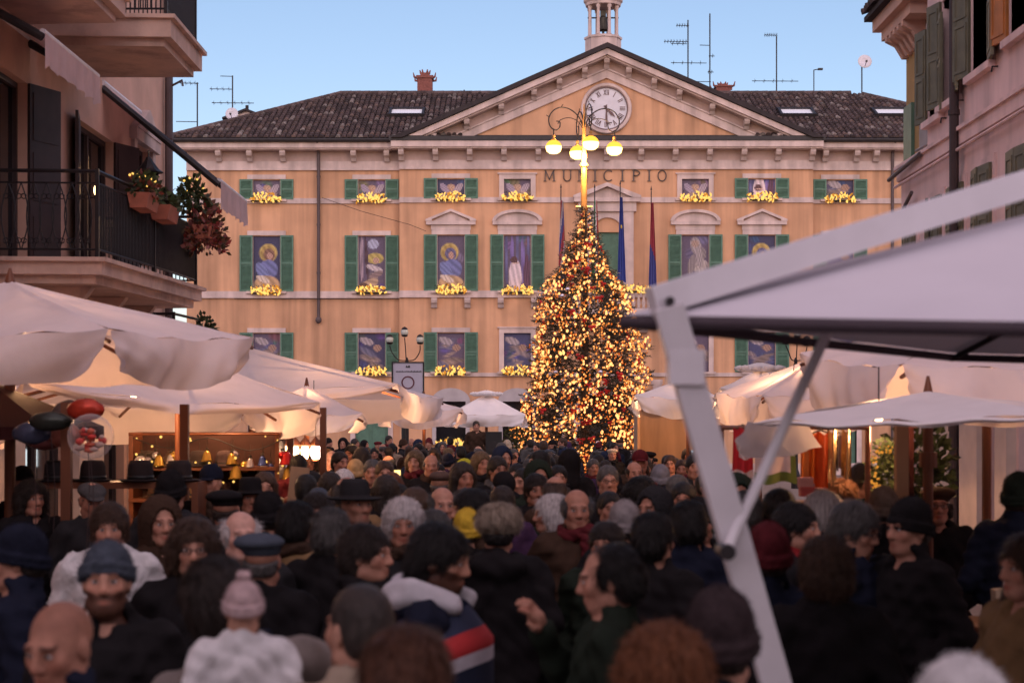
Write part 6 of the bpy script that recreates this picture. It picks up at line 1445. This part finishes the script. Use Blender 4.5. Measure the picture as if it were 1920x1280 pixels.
def trousers_mesh():
    if 'tr' in COAT: return COAT['tr']
    F = Field(axis((-.26, .26, .024)), axis((-.24, .22, .024)), axis((-.02, 1.06, .024)))
    F.ell((0, 0, .93), (.18, .125, .13), .04)
    for s in (-1, 1): F.cap((s * .095, 0, .86), (s * .105, -.01, .48), .092, .072, .03).cap((s * .105, -.01, .48), (s * .11, .02, .07), .072, .062, .02).cap((s * .11, .03, .04), (s * .12, -.14, .035), .052, .046, .02)
    F.mod(lambda V, X, Y, Z: np.maximum(V, .003 - Z)); pos, Q = F.nets(); COAT['tr'] = fmesh('trousers', pos, Q, M_COAT); return COAT['tr']
def scarf_mesh():
    if 'sc' in COAT: return COAT['sc']
    F = Field(axis((-.16, .16, .010)), axis((-.18, .18, .010)), axis((1.22, 1.56, .010)))
    for i in range(16):
        a, b = i * math.pi / 8, (i + 1) * math.pi / 8; q = lambda w: (.088 * math.sin(w), .012 - .088 * math.cos(w), 1.465 + .02 * math.sin(w * 2)); F.cap(q(a), q(b), .034, None, .02)
    F.cap((.03, -.13, 1.44), (.05, -.165, 1.26), .032, .036, .02); F.mod(lambda V, X, Y, Z: V + .004 * np.sin(Z * 120 + X * 60)); pos, Q = F.nets(); COAT['sc'] = fmesh('scarf', pos, Q, M_KNIT); return COAT['sc']
SKIN = [(.37, .18, .125), (.42, .215, .15), (.33, .155, .105), (.40, .20, .14)]
HAIRCOL = {'black': (.012, .010, .010), 'dark': (.025, .017, .014), 'brown': (.06, .032, .02), 'red': (.16, .055, .02), 'grey': (.085, .078, .076), 'white': (.62, .57, .56), 'blond': (.13, .08, .04)}
COATCOL = {'black': (.013, .0115, .0125), 'navy': (.012, .014, .026), 'charcoal': (.022, .021, .023), 'brown': (.045, .026, .018), 'green': (.016, .022, .016), 'grey': (.07, .066, .066), 'beige': (.26, .20, .15), 'white': (.55, .53, .53), 'cream': (.42, .34, .26),
           'red': (.22, .018, .02), 'wine': (.09, .014, .018), 'blue': (.02, .026, .05), 'camel': (.20, .12, .06), 'greyblue': (.055, .065, .085), 'yellow': (.55, .36, .04), 'orange': (.50, .10, .02), 'pink': (.5, .25, .27), 'purple': (.05, .025, .06)}
def person(px, py, face, label, kind='man', hair='short', hc='dark', hat=None, hatc='charcoal', coat='wool', cc='black', pose='pocket', yaw=0, pitch=0, beard=0., shaved=False, scale=1., Y=None, scarf=None, glasses=False,
           skin=None, group='people in the market crowd', sit=0., fine=None, old=False, trouser=(.012, .012, .016)):
    zc = 1.60 * scale + sit
    if Y is None: Y = (EYE - zc) * FPX / max(12, (py - HORIZON))
    x = (px - 960) / FPX * Y
    if fine is None: fine = Y < 14
    me = body_mesh(kind, yaw, pitch, pose, fine, beard, shaved, old)
    o = link('person', me); o.location = (x, Y, sit); o.rotation_euler.z = R(face); o.scale = (scale,) * 3
    tag(o, label, 'person', group); sk = skin or rng.choice(SKIN); o.color = (*sk, 1)
    Rm = (Matrix.Rotation(R(yaw), 4, 'Z') @ Matrix.Rotation(R(pitch), 4, 'X'))
    def child(name, mesh, col, headed=False):
        c = link(name, mesh, o); c.color = (*col, 1)
        if headed: c.matrix_local = Matrix.Translation(HC) @ Rm
        return c
    child('coat', coat_mesh(coat, pose, fine), COATCOL[cc] if isinstance(cc, str) else cc); child('trousers', trousers_mesh(), trouser)
    if hair: child('hair', head_mesh(hair, fine, bool(hat)), HAIRCOL[hc] if isinstance(hc, str) else hc, True)
    if hat:
        col = COATCOL[hatc] if isinstance(hatc, str) else hatc
        hm = fedora_mesh() if hat == 'fedora' else (cap_mesh() if hat == 'cap' else head_mesh(hat, fine))
        hm_o = child('hood' if hat == 'hood_up' else 'hat', hm, col, True)
    if fine and abs(((face + yaw + 180) % 360) - 180) < 125:
        if 'eye' not in HAIRM:
            e_ = MB(); bm = bmesh.new(); bmesh.ops.create_uvsphere(bm, u_segments=20, v_segments=14, radius=1, matrix=Matrix.Rotation(R(90), 4, 'X'))
            vv = [v.co.copy() for v in bm.verts]; e_.v = [(v.x * .0138, v.y * .0135, v.z * .0092) for v in vv]; e_.f = [tuple(v.index for v in f.verts) for f in bm.faces]
            for f in bm.faces:
                c_ = f.calc_center_median(); rr = math.hypot(c_.x * .0138, c_.z * .0092 - .001); e_.c.append((.008, .007, .007) if rr < .0026 and c_.y < 0 else ((.045, .025, .015) if rr < .0060 and c_.y < 0 else (.42, .38, .37)))
            bm.free(); HAIRM['eye'] = e_.mesh('eye', True); HAIRM['eye'].materials.append(pmat('eye_surface', vcol=True, rough=.12, var=0, bump=0))
        for sx in (-1, 1):
            c = link('eye', HAIRM['eye'], o); c.matrix_local = Matrix.Translation(HC) @ Rm @ Matrix.Translation((sx * .031, -.0812, .0028))
    if scarf: child('scarf', scarf_mesh(), COATCOL[scarf])
    if glasses:
        if 'gl' not in HAIRM:
            g_ = MB()
            for s in (-1, 1): g_.tube([(s * .031 + .021 * math.cos(t), -.108, .002 + .016 * math.sin(t)) for t in [k * .6283 for k in range(11)]], .002, 5); g_.tube([(s * .052, -.106, .006), (s * .080, -.02, .008), (s * .083, .02, .0)], .002, 5)
            g_.tube([(-.011, -.109, .006), (.011, -.109, .006)], .002, 5); HAIRM['gl'] = g_.mesh('glasses'); HAIRM['gl'].materials.append(M_BLACK)
        child('glasses', HAIRM['gl'], (0, 0, 0), True)
    return o
# ------------------------------------------------------------------ the crowd: people one can tell apart
PP = person
# nearest rows
PP(112, 1212, -25, 'blurred shaven-headed man close to the camera at the left', hair=None, shaved=True, coat='puffer', cc='navy', pitch=12, scale=.98)
PP(30, 1050, -80, 'man in a dark navy beanie seen in profile facing out of the picture', hair='short', hat='beanie_low', hatc='navy', coat='puffer', cc='navy')
PP(200, 1092, 8, 'bearded man in a slate beanie looking towards the camera', hair=None, hat='beanie', hatc='greyblue', coat='puffer', cc='black', beard=.9, pitch=-6)
PP(205, 992, 10, 'brown haired man wearing a thick white fur-collared coat', hair='medium', hc='brown', coat='fur', cc='white')
PP(303, 982, 25, 'person in a brown knitted hat and snood beside the hat stall', kind='woman', hair=None, hat='hood_up', hatc='brown', coat='wool', cc='brown')
PP(362, 1030, 12, 'woman with short brown hair and glasses beside the white haired man', kind='woman', hair='bob', hc='brown', glasses=True, coat='wool', cc='black')
PP(452, 1005, 18, 'smiling white haired balding man in a dark suit and tie', hair='fringe', hc='white', old=True, coat='wool', cc='charcoal', skin=(.5, .28, .22))
PP(493, 1050, 175, 'person in a blue grey wool cap seen from behind', hair='short', hc='grey', hat='beret', hatc='greyblue', coat='wool', cc='black', scale=.97)
PP(456, 1140, 190, 'small child in a pale pink bobble hat being carried', kind='child', hair=None, hat='beanie_pom', hatc=(.50, .36, .36), coat='wool', cc='white', scale=.56, Y=4.75, sit=.765)
ad = PP(700, 1165, 190, 'stooping adult in a beige grey coat with navy collar carrying the child', hair='short', hc='dark', coat='hoodie', cc=(.20, .17, .155), Y=5.0, pose='hold', scale=1.07, scarf='navy'); ad.rotation_euler.y = R(15)
PP(672, 1180, -140, 'short haired man in a beige coat seen from behind with his face turned left', hair='buzz', hc='dark', coat='wool', cc='beige', shaved=True)
PP(762, 1290, 180, 'reddish brown hair of someone right in front of the camera', kind='woman', hair='medium', hc=(.09, .035, .018), coat='wool', cc='camel')
PP(1245, 1292, 175, 'curly ginger hair of someone right in front of the camera', kind='woman', hair='curly', hc='red', coat='wool', cc='brown', scale=.99)
PP(1350, 1205, 175, 'person in a dark brown knitted hat beside the white mast', hair='short', hat='beanie_low', hatc=(.035, .024, .026), coat='parka', cc='black')
PP(1800, 1380, 180, 'white bobble-less knitted hat at the bottom edge near the mast side', kind='woman', hair='long', hc='dark', hat='beanie_low', hatc='white', coat='puffer', cc='black')
PP(1140, 1085, -95, 'balding dark haired man in profile with raised hand and dark green coat', hair='receding', hc='black', coat='wool', cc='green', pose='raise', pitch=8)
jk = PP(828, 1050, 75, 'bearded dark haired man in a white hooded navy, red and white striped jacket', hair='medium', hc='black', coat='hoodie', cc='navy', beard=.9, pitch=10, scale=1.02)
PP(690, 1040, 70, 'man in a black face scarf turned sideways behind the beige coat', hair='short', hc='dark', coat='wool', cc='black', scarf='black', scale=.99)
PP(622, 1000, 165, 'grey haired man seen from behind left of the brimmed hat', hair='short', hc='grey', coat='wool', cc='black')
PP(668, 945, 35, 'tall man in a charcoal brimmed hat', hair='short', hc='grey', hat='fedora', hatc='charcoal', coat='wool', cc='black', beard=.4, old=True, scale=1.04)
PP(756, 985, 5, 'woman with curly white hair in a dark coat', kind='woman', hair='curly', hc='white', coat='wool', cc='charcoal', scarf='brown', old=True)
PP(830, 948, 15, 'bald elderly man with a dark scarf over his chin', hair='fringe', hc='grey', coat='wool', cc='brown', scarf='black', old=True)
PP(880, 958, -70, 'black haired person in profile next to the bald elderly man', hair='medium', hc='black', coat='wool', cc='brown')
PP(876, 995, 180, 'person in a mustard yellow knitted hat half hidden in the crowd', hair='short', hat='beanie_low', hatc='yellow', coat='wool', cc='black', scale=.93)
PP(935, 995, 178, 'person with a pale fluffy hat over a black hood seen from behind', kind='woman', hair='short', hc='black', hat='cap_fur', hatc=(.33, .26, .20), coat='parka', cc='black')
PP(1032, 965, -80, 'white haired woman with a bob in profile and black coat', kind='woman', hair='bob', hc='white', coat='wool', cc='black', old=True, scale=.97)
PP(1140, 902, 5, 'grey haired man with glasses facing the camera in a dark jacket', hair='short', hc='grey', coat='puffer', cc='black', glasses=True, old=True, scale=1.03)
PP(1228, 1012, 140, 'dark haired man turned away with his ear showing behind the mast', hair='short', hc='black', coat='puffer', cc='black')
PP(1172, 985, 170, 'person in a pale grey knitted hat behind the balding man', hair='short', hat='beanie_low', hatc=(.24, .21, .21), coat='wool', cc='black', scale=.98)
PP(1205, 928, 120, 'dark haired woman with a cream scarf near the grey hat', kind='woman', hair='bob', hc='black', coat='wool', cc='charcoal', scarf='cream')
PP(1238, 900, 178, 'person in a grey blue knitted hat seen from behind', hair='short', hat='beanie_low', hatc=(.16, .16, .19), coat='puffer', cc='navy')
PP(1190, 888, 12, 'balding man facing the camera behind the grey hat', hair='fringe', hc='dark', coat='wool', cc='black')
PP(945, 918, 30, 'man in a black flat cap looking down', hair='short', hc='grey', hat='cap', hatc='black', coat='wool', cc='navy', pitch=25)
PP(980, 905, -35, 'dark haired man turned left with a warm lit face', hair='short', hc='black', coat='wool', cc='black')
PP(1006, 920, 10, 'round faced man facing the camera in the middle of the crowd', hair='short', hc='dark', coat='wool', cc='black')
PP(1042, 922, 165, 'man with thinning brown grey hair seen from behind', hair='fringe', hc=(.10, .07, .06), coat='wool', cc='brown')
PP(826, 908, 170, 'person in a brown tweed flat cap', hair='short', hc='grey', hat='flatcap', hatc=(.085, .055, .045), coat='wool', cc='charcoal')
PP(858, 902, 175, 'person in a bright orange knitted hat', hair='short', hat='beanie', hatc='orange', coat='wool', cc='black', scale=.95)
PP(872, 884, 172, 'person in a yellow green hooded jacket', hair=None, hat='hood_up', hatc=(.42, .40, .03), coat='parka', cc=(.42, .40, .03), scale=.97)
PP(886, 868, 5, 'dark haired man in a flat dark cap behind the yellow hood', hair='short', hat='cap', hatc='navy', coat='puffer', cc='navy')
PP(736, 912, 175, 'woman with long reddish brown hair beside the lit display', kind='woman', hair='long', hc=(.12, .04, .018), coat='wool', cc='brown', scale=.97)
PP(667, 887, 178, 'person in a cream knitted hat lit warm by the stalls', hair='short', hat='beanie_low', hatc=(.42, .27, .13), coat='wool', cc='beige')  # warm stall light put into the cream hat's colour
PP(646, 908, 160, 'white haired person in front of the jewellery stall', hair='medium', hc='white', coat='wool', cc='charcoal')
PP(620, 915, 175, 'person with long dark brown hair at the jewellery stall', kind='woman', hair='long', hc='dark', coat='wool', cc='black')
PP(505, 968, 172, 'person in a black knitted hat seen from behind at the stalls', hair='short', hat='beanie_low', hatc='black', coat='wool', cc='black')
PP(470, 932, 15, 'woman in a wide black hat with a red lit face', kind='woman', hair='bob', hc='black', hat='fedora', hatc='black', coat='wool', cc='black')
PP(497, 915, 10, 'woman with long brown hair beside the wide black hat', kind='woman', hair='long', hc='brown', coat='fur', cc='camel')
PP(425, 955, 178, 'person in a black beret browsing the hat stall', hair='short', hat='beret', hatc='black', coat='wool', cc='black')
PP(322, 900, 170, 'tall man in a black cap and hooded dark coat seen from behind', hair='short', hc='black', hat='beanie_low', hatc='black', coat='parka', cc='charcoal', scale=1.05, Y=11.6)
PP(172, 938, 28, 'man in a grey peaked cap with a red lit face at the hat stall', hair='short', hc='grey', hat='flatcap', hatc='grey', coat='wool', cc='charcoal', pitch=15)
PP(60, 935, 40, 'dark haired woman under the balloons at the far left', kind='woman', hair='bob', hc='dark', coat='parka', cc='black')
PP(45, 905, 60, 'man in a dark cap partly hidden by the balloon cluster', hair='short', hat='cap', hatc='black', coat='wool', cc='black', scale=1.02)
PP(1440, 1045, 178, 'person in a dark red knitted hat and navy coat beside the mast', kind='woman', hair='short', hat='beanie_low', hatc='wine', coat='puffer', cc='navy')
PP(1497, 990, 65, 'dark haired man with a red scarf turned right', hair='short', hc='black', coat='wool', cc='charcoal', scarf='red')
PP(1462, 958, 160, 'brown haired man behind the red scarfed man', hair='medium', hc='dark', coat='wool', cc='black')
PP(1606, 995, 55, 'grey haired man with glasses in a navy jacket looking down', hair='medium', hc='grey', coat='puffer', cc='navy', glasses=True, pitch=12, scale=1.02)
PP(1548, 1072, 178, 'curly brown haired woman seen from behind in a black coat', kind='woman', hair='curly', hc='brown', coat='wool', cc='black', scale=.98)
PP(1702, 992, -60, 'man in a black knitted hat facing the grey haired man', hair='short', hat='beanie_low', hatc='black', coat='puffer', cc='black', scale=1.03)
PP(1757, 948, -5, 'person in glasses and a brown hat wrapped in black by the shop door', kind='woman', hair='bob', hc='dark', hat='beret', hatc='brown', glasses=True, coat='parka', cc='black')
PP(1656, 955, 178, 'person in a beige knitted hat under the white umbrella', hair='short', hat='beanie_low', hatc=(.17, .125, .10), coat='wool', cc='black')
PP(1575, 935, 178, 'person with a fluffy brown fur hat by the textile stall', kind='woman', hair='bob', hc='dark', hat='cap_fur', hatc=(.18, .08, .04), coat='wool', cc='black')
PP(1548, 962, 120, 'white haired person beside the fluffy fur hat', hair='medium', hc='white', coat='wool', cc='charcoal', old=True)
PP(1912, 935, 150, 'person in a dark green hat and bulky navy jacket at the right edge', hair='short', hat='beanie_low', hatc='green', coat='puffer', cc='navy', scale=1.06, Y=10.5)
PP(1925, 1065, -70, 'person in a beige coat with brown hair at the right edge', kind='woman', hair='long', hc='brown', coat='wool', cc='camel', pose='front')
PP(1622, 882, 30, 'stall keeper in dark clothes among the hanging textiles', hair='medium', hc='dark', coat='wool', cc='green', Y=13.5, scale=1.05)
PP(1400, 960, 170, 'grey haired person partly hidden behind the mast', hair='short', hc='grey', coat='wool', cc='grey')
PP(1290, 985, 178, 'person with dark hair and a navy jacket left of the mast', hair='medium', hc='black', coat='puffer', cc='navy')
PP(893, 832, 5, 'person standing raised beside the black loudspeaker', hair='short', hc='dark', coat='wool', cc='brown', Y=42.5, sit=.35)
# shoulder cape of the striped jacket: white hood, navy yoke, red and white bands
st = MB(); ML = []
for i in range(28):
    for j in range(16):
        def q(a, b):
            w = 2 * math.pi * a / 28; z = 1.43 - .026 * b; rx = .15 + .155 * min(1, b / 5) ** .8; ry = .115 + .09 * min(1, b / 5)
            return (rx * math.cos(w), .012 + ry * math.sin(w), z - .05 * abs(math.cos(w)) ** 3)
        col = (.012, .018, .045) if j < 3 else ((.34, .018, .02) if j < 6 else ((.50, .47, .52) if j < 8 else (.012, .018, .045)))
        st.quad(q(i, j), q(i + 1, j), q(i + 1, j + 1), q(i, j + 1), col)
st.build('striped_panel', pmat('striped_cloth', vcol=True, rough=.85, var=.15, scale=9, bump=.3, bscale=120), jk, smooth=True, weld=.001)
F = Field(axis((-.22, .22, .010)), axis((-.16, .30, .010)), axis((1.32, 1.60, .010)))
F.ell((0, .13, 1.465), (.155, .10, .085), .03)
for s in (-1, 1): F.cap((s * .12, .08, 1.49), (s * .095, -.075, 1.44), .05, .04, .04)
F.ell((0, .04, 1.53), (.10, .10, .09), .03, None, 'sub').mod(lambda V_, X, Y_, Z: V_ + .005 * np.sin(X * 40 + Z * 60))
o = link('white_hood', fmesh('white_hood', *F.nets(), M_COAT), jk); o.color = (.45, .43, .46, 1)

# ------------------------------------------------------------------ the rest of the crowd, thinning out towards the town hall
taken = [(o.location.x, o.location.y) for o in bpy.data.objects if o.name.startswith('person') and o.parent is None]
def free(x, y, d): return all((x - a) ** 2 + (y - b) ** 2 > d * d for a, b in taken)
r9 = random.Random(21); used_labels = set(); n_fill = 0; tries = 0
HS = [('short', 'dark', None), ('short', 'grey', None), ('medium', 'brown', None), ('bob', 'dark', None), ('long', 'brown', None), ('fringe', 'grey', None), ('short', 'black', 'beanie_low'), ('short', 'dark', 'beret'), ('short', 'grey', 'flatcap'), ('bob', 'blond', None), ('short', 'black', None), ('long', 'dark', None), ('medium', 'black', None), ('short', 'black', 'cap'), ('short', 'black', 'hood_up'), ('medium', 'dark', None), ('short', 'brown', None)]
HN = {('short', None): 'short {h} hair', ('medium', None): 'thick {h} hair', ('bob', None): '{h} bobbed hair', ('long', None): 'long {h} hair', ('fringe', None): 'thinning {h} hair', ('curly', None): 'curly {h} hair'}
HATN = {'beanie_low': 'knitted hat', 'beret': 'beret', 'flatcap': 'flat cap', 'cap': 'peaked cap', 'hood_up': 'hood up'}
while n_fill < 175 and tries < 9000:
    tries += 1
    Yv = r9.uniform(9, 15) if n_fill < 34 else (r9.uniform(15, 26) if n_fill < 95 else r9.uniform(26, 47))
    px = r9.uniform(380, 1400) if Yv < 15 else (r9.uniform(560, 1380) if Yv < 26 else r9.uniform(590, 1340))
    x = (px - 960) / FPX * Yv
    if not free(x, Yv, .50 if Yv < 26 else .55) or (abs(x - 2.07) < 2.1 and Yv > 45.5): continue
    s = r9.uniform(.93, 1.05) if Yv < 24 else r9.uniform(.86, .98); zc = 1.6 * s; py = HORIZON + (EYE - zc) * FPX / Yv
    hr, hcx, ht = r9.choice(HS); cc = r9.choice(['black', 'black', 'black', 'navy', 'charcoal', 'charcoal', 'brown', 'green', 'grey', 'wine', 'purple', 'camel', 'blue'] + (['beige', 'white'] if Yv > 22 else []))
    htc = r9.choice(['black', 'charcoal', 'navy', 'brown', 'greyblue', 'wine', 'black', 'cream' if Yv > 30 else 'black'])
    face = r9.choice([175, 165, 190, 150, 205, 10, 0, -10, 30, -30, -20, 25, 5, 40, -40, 70, -75])
    hn = (f'{htc} {HATN[ht]}' if ht else HN[(hr, None)].format(h=hcx)); hn = hn.replace('greyblue', 'grey blue')
    where = 'near the front' if Yv < 15 else ('halfway down the street' if Yv < 26 else 'far by the tree')
    fem = hr in ('bob', 'long', 'curly')
    cst = r9.choice(['wool', 'puffer', 'parka']); csn = {'wool': 'wool', 'puffer': 'padded', 'parka': 'hooded'}[cst]
    lab = f'{"person" if not fem else "woman"} with {hn} and {cc} {csn} coat {"from behind" if abs(((face + 180) % 360) - 180) > 100 else "facing us"} {where}'.replace('halfway down the street', 'mid street')
    if lab in used_labels: continue
    used_labels.add(lab)
    PP(px, py, face, lab, kind='woman' if fem else 'man', hair=hr if ht != 'hood_up' else None, hc=hcx, hat=ht, hatc=htc if ht != 'hood_up' else cc, coat=cst, cc=cc, scarf=r9.choice([None, None, None, 'wine', 'grey', 'brown', 'black']), Y=Yv, scale=s, fine=Yv < 12, group='crowd filling the market street', old=hcx in ('grey', 'white'))
    taken.append((x, Yv)); n_fill += 1
